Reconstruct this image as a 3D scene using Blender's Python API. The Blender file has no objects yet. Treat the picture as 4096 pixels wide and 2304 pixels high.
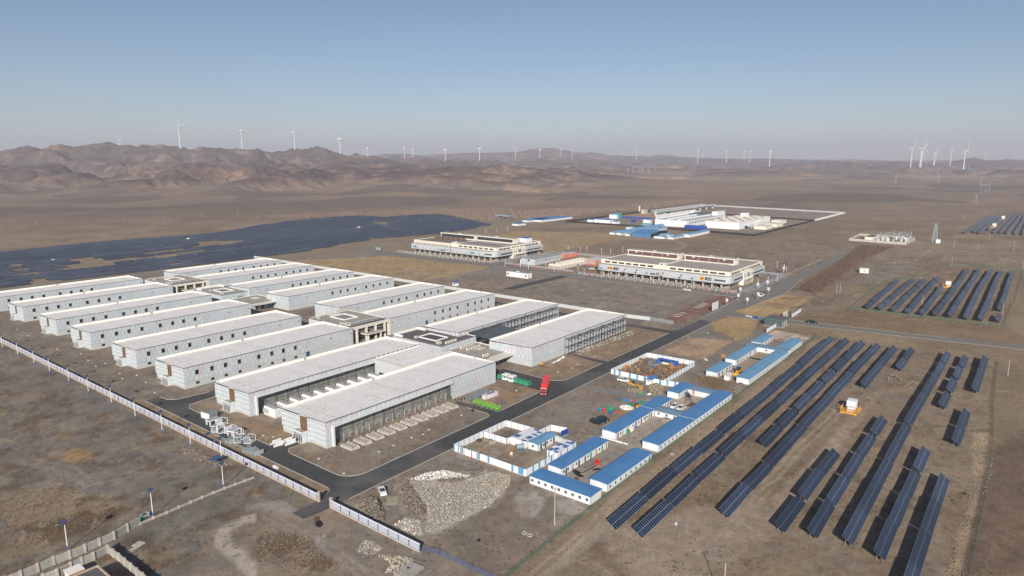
import bpy, math, random
import numpy as np
from mathutils import Vector, Matrix
R = math.radians
C = bpy.context.scene.collection
random.seed(7)
# ------------------------------------------------------------ camera, world, sun
# world axes: x runs along the long halls, y across them; the drone hovers 100 m over the origin
CH = 100.0; FPX = 2731.0; YH = 636.0; AZ = R(38.4)
PITCH = math.atan((1152 - YH) / FPX)
cam_d = bpy.data.cameras.new('camera'); cam = bpy.data.objects.new('camera', cam_d); C.objects.link(cam)
cam_d.sensor_width = 36.0; cam_d.lens = 36.0 * FPX / 4096; cam_d.clip_start = 1.0; cam_d.clip_end = 60000
cam.location = (0, 0, CH)
FWD = AZ    # angle of the view direction from +x, set below from the halls' axes
FWD = math.pi / 2 - AZ
FWD = R(38.4)
cam.rotation_euler = (math.pi / 2 - PITCH, 0, FWD - math.pi / 2)
bpy.context.scene.camera = cam
SUN_EL = R(26); SH = R(34.5)       # shadows fall towards this heading
w = bpy.data.worlds.new('World'); bpy.context.scene.world = w; w.use_nodes = True
nt = w.node_tree; bg = nt.nodes['Background']
sky = nt.nodes.new('ShaderNodeTexSky'); sky.sky_type = 'NISHITA'; sky.sun_disc = False
sky.sun_elevation = SUN_EL
sky.sun_rotation = R(90) - (SH + math.pi)
sky.altitude = 1400; sky.air_density = 1.0; sky.dust_density = 0.7; sky.ozone_density = 2.6
nt.links.new(sky.outputs[0], bg.inputs[0]); bg.inputs[1].default_value = 0.05
sl = bpy.data.lights.new('sun', 'SUN'); so = bpy.data.objects.new('sun', sl); C.objects.link(so)
sl.energy = 4.1; sl.angle = R(0.53); sl.color = (1.0, 0.93, 0.83)
so.rotation_euler = Vector((math.cos(SH) * math.cos(SUN_EL), math.sin(SH) * math.cos(SUN_EL), -math.sin(SUN_EL))).to_track_quat('-Z', 'Y').to_euler()
so.location = (0, 0, 300)
sc = bpy.context.scene
sc.view_settings.view_transform = 'Standard'; sc.view_settings.look = 'None'
sc.view_settings.exposure = 0.66; sc.view_settings.gamma = 1
sc.cycles.volume_bounces = 0; sc.cycles.max_bounces = 6; sc.cycles.diffuse_bounces = 2; sc.cycles.glossy_bounces = 2
sc.cycles.volume_step_rate = 10
# ------------------------------------------------------------ photo measurements -> ground points
cF, sF = math.cos(FWD), math.sin(FWD)
def ray(x, y):
    a = (x - 2048) / FPX; b = (y - 1152) / FPX
    fx = math.cos(PITCH) - b * math.sin(PITCH); up = -math.sin(PITCH) - b * math.cos(PITCH)
    return (fx * cF + a * sF, fx * sF - a * cF, up)
def P(x, y, z=0.0):
    r = ray(x, y); t = (z - CH) / r[2]
    return (r[0] * t, r[1] * t)
def WV(x, y, v):
    r = ray(x, y); t = v / r[1]; return (r[0] * t, CH + r[2] * t)
def W(ox, oy, s=.3975):
    return lambda X, Y, z=0.0: P(ox + X * s, oy + Y * s, z)
Q5, M3 = .19876, .35165
r11 = W(0, 950); r12 = W(1024, 950); r13 = W(2048, 950); r14 = W(3072, 950)
r21 = W(0, 1400); r22 = W(1024, 1400); r23 = W(2048, 1400); r24 = W(3072, 1400)
r31 = W(0, 1728); r32 = W(1024, 1728); r33 = W(2048, 1728); r34 = W(3072, 1728)
r01 = W(0, 450); r02 = W(1024, 450); r03 = W(2048, 450); r04 = W(3072, 450)
cab = W(2430, 1370, Q5); upb = W(2740, 1300, Q5); yd = W(1810, 1660, Q5); mt = W(2380, 980, Q5); mt2 = W(2680, 980, Q5)
t6 = W(1630, 880, Q5); ge = W(2030, 940, M3); fa = W(2240, 780, M3); fb = W(2600, 760, M3); sub = W(3340, 860, M3)
co = W(1560, 1270, M3); gt = W(2920, 1160, M3); pl = W(1780, 1440, M3); bk = W(2320, 1500, M3); cr5 = W(700, 1580, Q5)
se = W(3584, 820, M3); te = W(3584, 560, M3); c2 = W(2048, 1500, Q5); FV = W(0, 0, 1.59)
# ------------------------------------------------------------ noise
def _hash(ix, iy, s):
    n = (ix * 374761393 + iy * 668265263 + s * 974711) & 0x7fffffff
    n = ((n ^ (n >> 13)) * 1274126177) & 0x7fffffff
    return ((n ^ (n >> 16)) & 0xffff) / 65535.0
def vnoise(x, y, s=0):
    x = np.asarray(x, float); y = np.asarray(y, float)
    ix = np.floor(x).astype(np.int64); iy = np.floor(y).astype(np.int64)
    fx = x - ix; fy = y - iy; fx = fx * fx * (3 - 2 * fx); fy = fy * fy * (3 - 2 * fy)
    a = _hash(ix, iy, s); b = _hash(ix + 1, iy, s); c = _hash(ix, iy + 1, s); d = _hash(ix + 1, iy + 1, s)
    return (a + (b - a) * fx) * (1 - fy) + (c + (d - c) * fx) * fy
def fbm(x, y, o=4, s=0, r=.5):
    t = 0; a = 1; n = 0
    for i in range(o):
        t = t + a * vnoise(x * 2 ** i + 17.3 * i, y * 2 ** i - 9.1 * i, s + i); n += a; a *= r
    return t / n
def ridg(x, y, o=4, s=0):
    t = 0; a = 1; n = 0
    for i in range(o):
        t = t + a * (1 - np.abs(2 * vnoise(x * 2 ** i + 5.3 * i, y * 2 ** i + 3.7 * i, s + i) - 1)); n += a; a *= .5
    return t / n
def sst(a, b, x):
    t = np.clip((x - a) / (b - a), 0, 1); return t * t * (3 - 2 * t)
# ------------------------------------------------------------ terrain height
def crest(xs, ys): return np.array(xs, float), np.array(ys, float)
SKY1 = crest([-900, 0, 91, 119, 159, 242, 294, 378, 481, 656, 703, 731, 874, 1024, 1175, 1234, 1278, 1342, 1402, 1480, 1600, 1800],
             [590, 600, 591, 590, 594, 574, 587, 580, 585, 575, 577, 587, 592, 601, 588, 597, 595, 615, 617, 628, 645, 680])
SKY2 = crest([-900, 0, 115, 300, 500, 800, 1024, 1064, 1163, 1230, 1302, 1402, 1493, 1561, 1652, 1752, 1803, 1870, 1938, 2000, 2058, 2120, 2167, 2210, 2260, 2330],
             [700, 688, 692, 706, 712, 700, 672, 667, 661, 682, 651, 661, 671, 664, 675, 702, 677, 672, 655, 662, 665, 684, 679, 690, 718, 760])
SKY3 = crest([1100, 1300, 1460, 1700, 1879, 2048, 2160, 2215, 2290, 2366, 2445, 2604, 2628, 2684, 2760, 3072, 3300, 3402, 3500, 4096, 5200],
             [640, 628, 621, 617, 612, 609, 599, 596, 609, 613, 623, 625, 620, 621, 628, 633, 638, 637, 641, 641, 640])
SKY4 = crest([3250, 3400, 3440, 3481, 3530, 3600, 3700, 3780, 3850, 3899, 3950, 4020, 4100, 4500],
             [700, 676, 668, 661, 672, 680, 660, 655, 640, 631, 640, 637, 640, 650])
SKY5 = crest([3505, 3545, 3590, 3640, 3665, 3700, 3740, 3790, 3840],
             [712, 700, 683, 667, 668, 672, 690, 700, 712])
def gz(x, y):
    x = np.asarray(x, float); y = np.asarray(y, float)
    yf = x * cF + y * sF; xf = x * sF - y * cF
    r = np.hypot(xf, yf)
    col = 2048 + FPX * xf / (np.maximum(yf, 50) * math.cos(PITCH))
    # low ground outside the west fence
    z = -1.7 * sst(114.4, 112.9, x) * sst(168, 195, y) * sst(40, 90, y)
    # soft swells in the open land
    far = sst(1150, 2600, yf)
    sw = (fbm(x / 420, y / 420, 3, 11) - .5) * 44 + (ridg(x / 900, y / 900, 2, 5) - .5) * 24
    z = z + far * sw + sst(850, 1500, yf) * (fbm(x / 160, y / 160, 2, 3) - .5) * 3
    left = sst(2300, 1200, col)
    z = z + left * sst(1500, 2600, yf) * 10
    kn = ridg(x / 300, y / 300, 5, 77); z = z + sst(.50, .86, kn) * (48 * sst(1650, 2500, yf) * sst(2700, 1900, col) + 22 * sst(2600, 3400, yf) + 36 * sst(4200, 6500, yf)) * (.4 + fbm(x / 900, y / 900, 2, 78))
    wx = (fbm(x / 700, y / 700, 3, 31) - .5)
    def band(SK, D, wf, wb, amp, sc_, seed, ey=1.0):
        nonlocal z
        yy = np.interp(col, SK[0], SK[1])
        dd = yf + wx * wf * .5 - D
        hc = 100 + (YH - yy) * D * math.cos(PITCH) ** 2 / FPX
        p = np.where(dd < 0, np.exp(-(dd / wf) ** 2), np.exp(-(dd / wb) ** 2))
        rg = ridg(x / sc_ + wx * 1.5, y / sc_, 6, seed); rg = (rg - .62) * 2.4 + .5
        hh = hc * p * (1 - amp * (1 - rg) * (1 - p * .85) * 2.6) + (rg - .5) * hc * .16 * (1 - p * .85)
        hh = np.where((col < SK[0][0]) | (col > SK[0][-1]), 0, hh)
        edge = sst(SK[0][0], SK[0][0] + 60, col) * sst(SK[0][-1], SK[0][-1] - 60, col)
        z = np.maximum(z, hh * edge * sst(.02, .12, p))
    band(SKY2, 3000, 420, 500, .6, 210, 41)
    band(SKY1, 4200, 850, 1500, .8, 330, 51)
    band(SKY3, 9000, 2300, 3000, .6, 1300, 61)
    band(SKY4, 6500, 900, 1500, .6, 800, 71)
    band(SKY5, 4000, 330, 400, .5, 240, 81)
    for cx_, yt, D, wd in ((2823, 720, 3000, 90), (2668, 724, 2900, 110), (2900, 690, 4200, 160), (3300, 668, 5200, 260), (2500, 700, 3900, 240),
                           (2350, 725, 2700, 260), (3930, 790, 1900, 60), (4060, 770, 2100, 90)):
        xc = (cx_ - 2048) / FPX * D * math.cos(PITCH); hc = 100 - (yt - YH) * D * math.cos(PITCH) ** 2 / FPX
        if hc > 0:
            d2 = ((xf - xc) / (wd * 1.6)) ** 2 + ((yf - D) / wd) ** 2
            z = z + hc * np.exp(-d2) * (1 - .25 * (1 - ridg(x / 120, y / 120, 3, 7)))
    # solar farm on the left: gentle waves
    z = z + sst(620, 680, y) * sst(1100, 950, y) * sst(1500, 900, x) * (np.sin(x / 55 + 1.3 * np.sin(y / 60)) * .7 + np.sin(y / 45 + x / 130) * .8)
    # right solar field waves
    f = sst(95, 88, y) * (1 - sst(395, 415, x) * sst(520, 498, x))
    z = z + f * (np.sin(x / 33 + y / 40) * .28 + np.sin(x / 71 - y / 25) * .35)
    z = z + sst(12, 2, y) * sst(330, 200, x) * sst(140, 200, x) * 1.5 * (fbm(x / 12, y / 12, 3, 91))
    return z
def G(p):
    return float(gz(p[0], p[1]))
def PG(fn, X, Y):          # point on the real terrain
    z = 0.0
    for _ in range(3):
        p = fn(X, Y, z); z = G(p)
    return (p[0], p[1], z)
# ------------------------------------------------------------ materials
def srgb(r, g, b):
    return tuple(((c / 255) / 12.92 if c / 255 <= .04045 else ((c / 255 + .055) / 1.055) ** 2.4) for c in (r, g, b)) + (1,)
class NT:
    def __init__(s, name):
        s.m = bpy.data.materials.new(name); s.m.use_nodes = True; s.t = s.m.node_tree; s.b = s.t.nodes['Principled BSDF']
    def n(s, t, **k):
        o = s.t.nodes.new('ShaderNode' + t)
        for a, b in k.items(): setattr(o, a, b)
        return o
    def l(s, a, b): s.t.links.new(a, b)
    def math(s, op, a, b=None, c=None):
        o = s.n('Math', operation=op)
        for i, q in enumerate((a, b, c)):
            if q is None: continue
            if isinstance(q, (int, float)): o.inputs[i].default_value = q
            else: s.l(q, o.inputs[i])
        return o.outputs[0]
    def mix(s, f, a, b, bt='MIX'):
        o = s.n('Mix', data_type='RGBA', blend_type=bt)
        for i, q in ((0, f), (6, a), (7, b)):
            if isinstance(q, (int, float)): o.inputs[i].default_value = q
            elif isinstance(q, tuple): o.inputs[i].default_value = q if len(q) == 4 else q + (1,)
            else: s.l(q, o.inputs[i])
        return o.outputs[2]
    def noise(s, vec, scale, detail=3, rough=.6):
        o = s.n('TexNoise'); o.inputs['Scale'].default_value = scale; o.inputs['Detail'].default_value = detail
        o.inputs['Roughness'].default_value = rough
        if vec is not None: s.l(vec, o.inputs['Vector'])
        return o.outputs['Fac']
    def ramp(s, f, a, b):
        o = s.n('MapRange'); o.inputs[1].default_value = a; o.inputs[2].default_value = b; s.l(f, o.inputs[0]); return o.outputs[0]
    def obj(s): return s.n('TexCoord').outputs['Object']
    def xyz(s, v):
        o = s.n('SeparateXYZ'); s.l(v, o.inputs[0]); return o.outputs
def mat(name, col, rough=.85, var=.18, scale=.6, metal=0, alpha=1, bump=0, island=0, coat=0):
    k = NT(name); v = k.obj(); b = k.b
    n1 = k.noise(v, scale, 4, .65)
    c0 = tuple(c * (1 - var) for c in col[:3]) + (1,); c1 = tuple(min(1, c * (1 + var)) for c in col[:3]) + (1,)
    cc = k.mix(k.ramp(n1, .3, .7), c0, c1)
    if island:
        g = k.n('NewGeometry').outputs['Random Per Island']
        cc = k.mix(1.0, cc, k.mix(g, (1 - island,) * 3, (1 + island,) * 3), 'MULTIPLY')
    k.l(cc, b.inputs['Base Color']); b.inputs['Roughness'].default_value = rough; b.inputs['Metallic'].default_value = metal
    if alpha < 1: b.inputs['Alpha'].default_value = alpha
    if coat: b.inputs['Coat Weight'].default_value = coat; b.inputs['Coat Roughness'].default_value = .1
    if bump:
        bp = k.n('Bump'); bp.inputs['Strength'].default_value = bump; k.l(k.noise(v, scale * 6, 3), bp.inputs['Height']); k.l(bp.outputs[0], b.inputs['Normal'])
    return k.m
M = {}
def addm(n, *a, **k): M[n] = mat(n, *a, **k)
addm('white', (.74, .75, .76), .6, .06); addm('membrane', (.82, .79, .72), .7, .06, .3); addm('offwhite', (.66, .62, .54), .8, .1)
addm('cream', (.72, .68, .58), .8, .06, .3); addm('bandgrey', (.47, .49, .52), .6, .05, .2); addm('concrete', (.36, .33, .29), .9, .2, .8)
addm('palecon', (.46, .42, .37), .9, .2, .5); addm('darkroof', (.115, .1, .1), .9, .15, .5); addm('tanroof', (.34, .31, .27), .9, .15, .5)
addm('maroon', (.13, .065, .06), .7, .15, 1.5); addm('louvre', (.028, .026, .03), .6, .3, 3); addm('black', (.008, .008, .009), .6, .2)
addm('dark', (.03, .033, .04), .4, .3); addm('glass', (.02, .035, .045), .12, .2); addm('greenglass', (.16, .24, .22), .2, .15)
addm('timber', (.42, .2, .07), .8, .3, 2); addm('brown', (.17, .095, .05), .8, .35, 1.2); addm('steel', (.14, .16, .18), .5, .2, 1, .3)
addm('darksteel', (.025, .028, .032), .6, .2); addm('slate', (.075, .09, .1), .6, .25, .6); addm('galv', (.5, .53, .54), .45, .15, 1, .35); addm('blueroof0', (.06, .2, .5), .45, .12, .4)
addm('shedwall', (.66, .69, .71), .6, .06, .4); addm('blue', (.03, .12, .42), .5, .1); addm('deepblue', (.012, .06, .3), .5, .15)
addm('skyblue', (.1, .3, .5), .5, .1); addm('red', (.5, .02, .015), .45, .12); addm('redpaint', (.62, .025, .02), .3, .08, .5, 0, 1, 0, 0, .4); addm('pink', (.5, .2, .22), .7, .2)
addm('orange', (.75, .13, .03), .55, .12); addm('yellow', (.6, .3, .04), .5, .2); addm('lime', (.22, .6, .05), .5, .15); addm('green', (.015, .22, .11), .7, .3, 1.5)
addm('netgreen', (.02, .14, .08), .8, .3, 2); addm('carwhite', (.78, .78, .78), .25, .03, .5, 0, 1, 0, 0, .5); addm('carblack', (.012, .013, .017), .2, .1, .5, 0, 1, 0, 0, .6)
addm('cargrey', (.12, .12, .12), .25, .1, .5, .3, 1, 0, 0, .5); addm('carred', (.1, .01, .012), .25, .1, .5, 0, 1, 0, 0, .5); addm('tyre', (.012, .012, .012), .9, .2)
addm('lamp', (.6, .58, .5), .3, .1); addm('wood', (.36, .2, .09), .85, .3, 3); addm('wooddark', (.11, .055, .03), .9, .4, 3); addm('skin', (.35, .2, .13), .7, .1)
addm('stone', (.4, .33, .25), .95, .25, 1.2, bump=.4); addm('pier', (.33, .32, .29), .9, .15, 1); addm('lilac', (.40, .42, .50), .7, .1, 2); addm('navy', (.03, .045, .12), .6, .1)
addm('asphalt', (.048, .049, .053), .9, .22, .25); addm('oldroad', (.17, .165, .165), .95, .12, .15); addm('gravelroad', (.2, .19, .18), .95, .15, .2)
addm('kerb', (.42, .38, .33), .9, .2, 1); addm('yardcon', (.25, .225, .2), .95, .14, .3); addm('paver', (.22, .205, .19), .95, .14, .5)
addm('rubble', (.36, .33, .28), .95, .25, 2, island=.5); addm('soilclod', (.17, .14, .11), .95, .3, 1, island=.4); addm('scrub', (.125, .088, .055), 1, .3, 2, island=.5)
addm('twig', (.13, .085, .06), 1, .25, 2, island=.35); addm('paint', (.7, .7, .66), .8, .1); addm('blackwall', (.02, .018, .017), .8, .3, .2)
addm('turbine', (.6, .61, .62), .5, .03); addm('pylon', (.42, .45, .47), .5, .1, 1, .2); addm('pole', (.42, .37, .31), .85, .15); addm('reed', (.2, .135, .075), .9, .4, 3)
addm('tarp', (.3, .28, .25), .8, .3, 1.5); addm('orangelogo', (.75, .33, .02), .5, .02); addm('greenlogo', (.03, .2, .07), .5, .02); addm('teal', (.03, .3, .28), .5, .1)
addm('netgrey', (.3, .32, .35), .8, .15, 2, alpha=.6); addm('netmesh', (.02, .17, .1), .8, .3, 2, alpha=.28); addm('wire', (.3, .3, .3), .5, 0); addm('bluewash', (.22, .32, .4), .6, .1)
def mroof():
    k = NT('hall_roof'); v = k.obj(); x, y, z = k.xyz(v)
    base = k.mix(k.ramp(k.noise(v, .15, 4), .3, .7), (.77, .735, .70), (.86, .83, .80))
    line = k.math('LESS_THAN', k.math('ABSOLUTE', k.math('SUBTRACT', k.math('FRACT', k.math('DIVIDE', y, 2.42)), .5)), .07)
    cross = k.math('LESS_THAN', k.math('ABSOLUTE', k.math('SUBTRACT', k.math('FRACT', k.math('DIVIDE', x, 11.6)), .5)), .012)
    n = k.noise(v, 1.6, 3, .7); big = k.ramp(k.noise(v, .09, 2), .38, .62)
    d = k.math('GREATER_THAN', n, .5)
    ln = k.math('MULTIPLY', k.math('MAXIMUM', line, cross), k.math('MULTIPLY', d, k.math('MULTIPLY_ADD', big, .6, .4)))
    c = k.mix(ln, base, (.2, .14, .09))
    dirt = k.math('MULTIPLY', k.ramp(k.noise(v, .5, 5, .75), .58, .78), .28)
    c = k.mix(dirt, c, (.36, .29, .2))
    k.l(c, k.b.inputs['Base Color']); k.b.inputs['Roughness'].default_value = .8; M['hallroof'] = k.m
mroof()
def mclad(name, accent, prob):
    k = NT(name); v = k.obj(); x, y, z = k.xyz(v)
    row = k.math('FLOOR', k.math('DIVIDE', k.math('SUBTRACT', z, 2.95), 2.22))
    xo = k.math('ADD', k.math('ADD', x, y), k.math('MULTIPLY', k.math('MODULO', k.math('ADD', row, 8), 2), 1.15)); cell = k.math('FLOOR', k.math('DIVIDE', xo, 2.3)); fx = k.math('FRACT', k.math('DIVIDE', xo, 2.3))
    cb = k.n('CombineXYZ'); k.l(cell, cb.inputs[0]); k.l(row, cb.inputs[1])
    wn = k.n('TexWhiteNoise', noise_dimensions='2D'); k.l(cb.outputs[0], wn.inputs[0]); wv = wn.outputs['Value']
    sub = k.math('GREATER_THAN', fx, .68)
    shade = k.math('ADD', k.math('MULTIPLY', wv, .36), k.math('MULTIPLY', sub, .38))
    c = k.mix(shade, (.545, .585, .615), (.36, .41, .46))
    fz = k.math('FRACT', k.math('DIVIDE', k.math('SUBTRACT', z, 2.95), 2.22))
    c = k.mix(k.math('MULTIPLY', k.math('LESS_THAN', fz, .04), .5), c, (.25, .28, .3))
    acc = k.math('MULTIPLY', k.math('LESS_THAN', fx, .11), k.math('GREATER_THAN', k.math('FRACT', k.math('MULTIPLY', wv, 7.31)), 1 - prob))
    c = k.mix(k.math('MULTIPLY', acc, .8), c, accent)
    low = k.math('LESS_THAN', z, 2.95)
    c = k.mix(low, c, k.mix(k.ramp(k.noise(v, .5, 4), .3, .7), (.43, .46, .48), (.52, .55, .56)))
    ll = k.math('LESS_THAN', k.math('ABSOLUTE', k.math('SUBTRACT', z, 2.95)), .06)
    c = k.mix(k.math('MULTIPLY', ll, .6), c, (.2, .22, .25))
    c = k.mix(k.math('MULTIPLY', k.ramp(k.noise(v, .35, 5, .7), .55, .8), .3), c, (.4, .38, .34))
    k.l(c, k.b.inputs['Base Color']); k.b.inputs['Roughness'].default_value = .6; M[name] = k.m
mclad('clad_orange', (.62, .3, .1), .42); mclad('clad_teal', (.3, .42, .44), .4); mclad('clad_pink', (.72, .14, .17), .5)
def mfront():
    k = NT('clad_front'); v = k.obj(); x, y, z = k.xyz(v)
    n = k.noise(v, .35, 3)
    s = k.math('SINE', k.math('ADD', k.math('MULTIPLY', z, 3.3), k.math('MULTIPLY', n, 5)))
    c = k.mix(k.math('GREATER_THAN', s, .25), (.42, .465, .50), (.55, .58, .59))
    g = k.math('LESS_THAN', k.math('FRACT', k.math('DIVIDE', y, 1.2)), .03)
    c = k.mix(k.math('MULTIPLY', g, .3), c, (.3, .34, .38))
    c = k.mix(k.ramp(k.noise(v, 2, 4), .45, .75), c, (.5, .54, .57))
    c = k.mix(k.math('MULTIPLY', k.math('LESS_THAN', z, .5), .6), c, (.46, .4, .33))
    k.l(c, k.b.inputs['Base Color']); k.b.inputs['Roughness'].default_value = .7; M['cladfront'] = k.m
mfront()
def msolar(name, bright, tx=.462, ty=.478):
    k = NT(name); uv = k.n('UVMap').outputs[0]; x, y, z = k.xyz(uv)
    fx = k.math('FRACT', x); fy = k.math('FRACT', y)
    ex = k.math('LESS_THAN', k.math('ABSOLUTE', k.math('SUBTRACT', fx, .5)), tx)
    ey = k.math('LESS_THAN', k.math('ABSOLUTE', k.math('SUBTRACT', fy, .5)), ty)
    g = k.math('MULTIPLY', ex, ey)
    cb = k.n('CombineXYZ'); k.l(k.math('FLOOR', x), cb.inputs[0]); k.l(k.math('FLOOR', y), cb.inputs[1])
    wn = k.n('TexWhiteNoise', noise_dimensions='2D'); k.l(cb.outputs[0], wn.inputs[0])
    cell = k.mix(wn.outputs['Value'], (.006, .011, .030), (.010, .018, .044))
    rn_ = k.math('FRACT', k.math('ADD', k.n('NewGeometry').outputs['Random Per Island'], k.n('ObjectInfo').outputs['Random']))
    c = k.mix(g, bright, cell); c = k.mix(1.0, c, k.mix(rn_, (.7, .7, .7), (1.35, 1.35, 1.35)) if name == 'solar' else k.mix(rn_, (.8, .82, .85), (1.3, 1.28, 1.22)), 'MULTIPLY')
    k.l(c, k.b.inputs['Base Color']); k.b.inputs['Roughness'].default_value = .35; k.b.inputs['Specular IOR Level'].default_value = .25; M[name] = k.m
msolar('solar', (.23, .28, .35)); msolar('solarfar', (.26, .30, .36), .47, .43)
def mblueroof(name, a, b):
    k = NT(name); v = k.obj(); x, y, z = k.xyz(v)
    c = k.mix(k.ramp(k.noise(v, .25, 4), .3, .7), a, b)
    rib = k.math('LESS_THAN', k.math('FRACT', k.math('DIVIDE', x, .9)), .12)
    c = k.mix(k.math('MULTIPLY', rib, .35), c, tuple(q * .6 for q in a))
    c = k.mix(k.math('MULTIPLY', k.ramp(k.noise(v, 1.1, 5, .7), .6, .8), .35), c, (.35, .4, .45))
    k.l(c, k.b.inputs['Base Color']); k.b.inputs['Roughness'].default_value = .5; M[name] = k.m
mblueroof('blueroof', (.065, .20, .43), (.085, .24, .48)); mblueroof('paleblueroof', (.13, .30, .48), (.17, .35, .52)); mblueroof('greyblueroof', (.13, .22, .31), (.18, .28, .38))
def mroad(name, a, b):
    k = NT(name); v = k.obj(); c = k.mix(k.ramp(k.noise(v, .5, 5, .7), .35, .65), a, b)
    c = k.mix(k.math('MULTIPLY', k.ramp(k.noise(v, .035, 5, .6), .5, .68), .45), c, (.20, .18, .16))
    c = k.mix(k.math('MULTIPLY', k.ramp(k.noise(v, 2.5, 3, .6), .55, .75), .25), c, (.16, .15, .14))
    k.l(c, k.b.inputs['Base Color']); k.b.inputs['Roughness'].default_value = .9; M[name] = k.m
mroad('asphalt', (.040, .041, .044), (.062, .062, .064)); mroad('oldroad', (.15, .138, .122), (.20, .18, .155))
def sep(name, parent, *boxes):       # each box a part of its own
    for q in boxes: b = MB(); b.box(*q); b.build(name, parent)
# ------------------------------------------------------------ mesh helpers
def linkobj(name, me, parent=None, loc=(0, 0, 0), rz=0):
    o = bpy.data.objects.new(name, me); C.objects.link(o); o.location = loc; o.rotation_euler = (0, 0, rz)
    if parent is not None: o.parent = parent
    return o
def tag(o, label=None, cat=None, group=None, kind=None):
    if label: o['label'] = label
    if cat: o['category'] = cat
    if group: o['group'] = group
    if kind: o['kind'] = kind
    return o
def thing(name, label, cat, loc=(0, 0, 0), rz=0, group=None):
    o = linkobj(name, None, None, loc, rz); o.empty_display_size = .5
    return tag(o, label, cat, group)
class MB:
    def __init__(s): s.v = []; s.f = []; s.mi = []; s.ms = []; s.uv = None
    def m(s, mm):
        if mm not in s.ms: s.ms.append(mm)
        return s.ms.index(mm)
    def face(s, pts, mm='white'):
        i = len(s.v); s.v += [tuple(p) for p in pts]; s.f.append(tuple(range(i, i + len(pts)))); s.mi.append(s.m(mm)); return s
    def box(s, x0, x1, y0, y1, z0, z1, mm='white', top=None, rz=0, c=None):
        i = len(s.v)
        P8 = [(x0, y0, z0), (x1, y0, z0), (x1, y1, z0), (x0, y1, z0), (x0, y0, z1), (x1, y0, z1), (x1, y1, z1), (x0, y1, z1)]
        if rz:
            cx, cy = c if c else ((x0 + x1) / 2, (y0 + y1) / 2); a, b = math.cos(rz), math.sin(rz)
            P8 = [(cx + (p[0] - cx) * a - (p[1] - cy) * b, cy + (p[0] - cx) * b + (p[1] - cy) * a, p[2]) for p in P8]
        s.v += P8
        k = s.m(mm); kt = s.m(top) if top else k
        for q, kk in (((0, 3, 2, 1), k), ((4, 5, 6, 7), kt), ((0, 1, 5, 4), k), ((1, 2, 6, 5), k), ((2, 3, 7, 6), k), ((3, 0, 4, 7), k)):
            s.f.append(tuple(i + j for j in q)); s.mi.append(kk)
        return s
    def hull8(s, a, b, mm='white'):       # two quads (bottom, top) of 4 points each
        i = len(s.v); s.v += list(a) + list(b); k = s.m(mm)
        for q in ((0, 3, 2, 1), (4, 5, 6, 7), (0, 1, 5, 4), (1, 2, 6, 5), (2, 3, 7, 6), (3, 0, 4, 7)):
            s.f.append(tuple(i + j for j in q)); s.mi.append(k)
        return s
    def bar(s, p, q, r, mm='steel', n=4, r2=None):
        p = Vector(p); q = Vector(q); d = (q - p)
        if d.length < 1e-6: return s
        d.normalize(); u = d.orthogonal().normalized(); w_ = d.cross(u); i = len(s.v); r2 = r if r2 is None else r2; k = s.m(mm)
        for c, rr in ((p, r), (q, r2)):
            for j in range(n):
                a = 2 * math.pi * (j + .5) / n; s.v.append(tuple(c + u * math.cos(a) * rr + w_ * math.sin(a) * rr))
        for j in range(n):
            s.f.append((i + j, i + (j + 1) % n, i + n + (j + 1) % n, i + n + j)); s.mi.append(k)
        s.f.append(tuple(i + j for j in reversed(range(n)))); s.mi.append(k); s.f.append(tuple(i + n + j for j in range(n))); s.mi.append(k)
        return s
    def prism(s, pts, y0, y1, mm='white', inset=None):   # side profile (x,z) extruded along y
        n = len(pts); i = len(s.v); k = s.m(mm)
        ins = inset or [0] * n
        s.v += [(p[0], y0 + d, p[1]) for p, d in zip(pts, ins)] + [(p[0], y1 - d, p[1]) for p, d in zip(pts, ins)]
        for j in range(n):
            s.f.append((i + j, i + (j + 1) % n, i + n + (j + 1) % n, i + n + j)); s.mi.append(k)
        s.f.append(tuple(i + j for j in reversed(range(n)))); s.mi.append(k); s.f.append(tuple(i + n + j for j in range(n))); s.mi.append(k)
        return s
    def poly(s, pts, z0, z1, mm='white', top=None):     # plan polygon extruded up
        n = len(pts); i = len(s.v); k = s.m(mm); kt = s.m(top) if top else k
        s.v += [(p[0], p[1], z0) for p in pts] + [(p[0], p[1], z1) for p in pts]
        for j in range(n):
            s.f.append((i + j, i + (j + 1) % n, i + n + (j + 1) % n, i + n + j)); s.mi.append(k)
        s.f.append(tuple(i + j for j in reversed(range(n)))); s.mi.append(k); s.f.append(tuple(i + n + j for j in range(n))); s.mi.append(kt)
        return s
    def rock(s, c, r, mm, rnd=random, flat=.7):
        i = len(s.v); k = s.m(mm); base = [(1, 0, 0), (-1, 0, 0), (0, 1, 0), (0, -1, 0), (0, 0, 1), (0, 0, -.5)]
        a = rnd.random() * 6.28; ca, sa = math.cos(a), math.sin(a)
        for x, y, z in base:
            q = rnd.uniform(.6, 1.25) * r; s.v.append((c[0] + (x * ca - y * sa) * q, c[1] + (x * sa + y * ca) * q, c[2] + z * q * flat))
        for f_ in ((0, 2, 4), (2, 1, 4), (1, 3, 4), (3, 0, 4), (2, 0, 5), (1, 2, 5), (3, 1, 5), (0, 3, 5)):
            s.f.append(tuple(i + j for j in f_)); s.mi.append(k)
        return s
    def mesh(s, name):
        me = bpy.data.meshes.new(name); me.from_pydata(s.v, [], s.f)
        for mm in s.ms: me.materials.append(M[mm])
        if len(s.ms) > 1: me.polygons.foreach_set('material_index', s.mi)
        me.update(); return me
    def build(s, name, parent=None, loc=(0, 0, 0), rz=0): return linkobj(name, s.mesh(name), parent, loc, rz)
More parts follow.
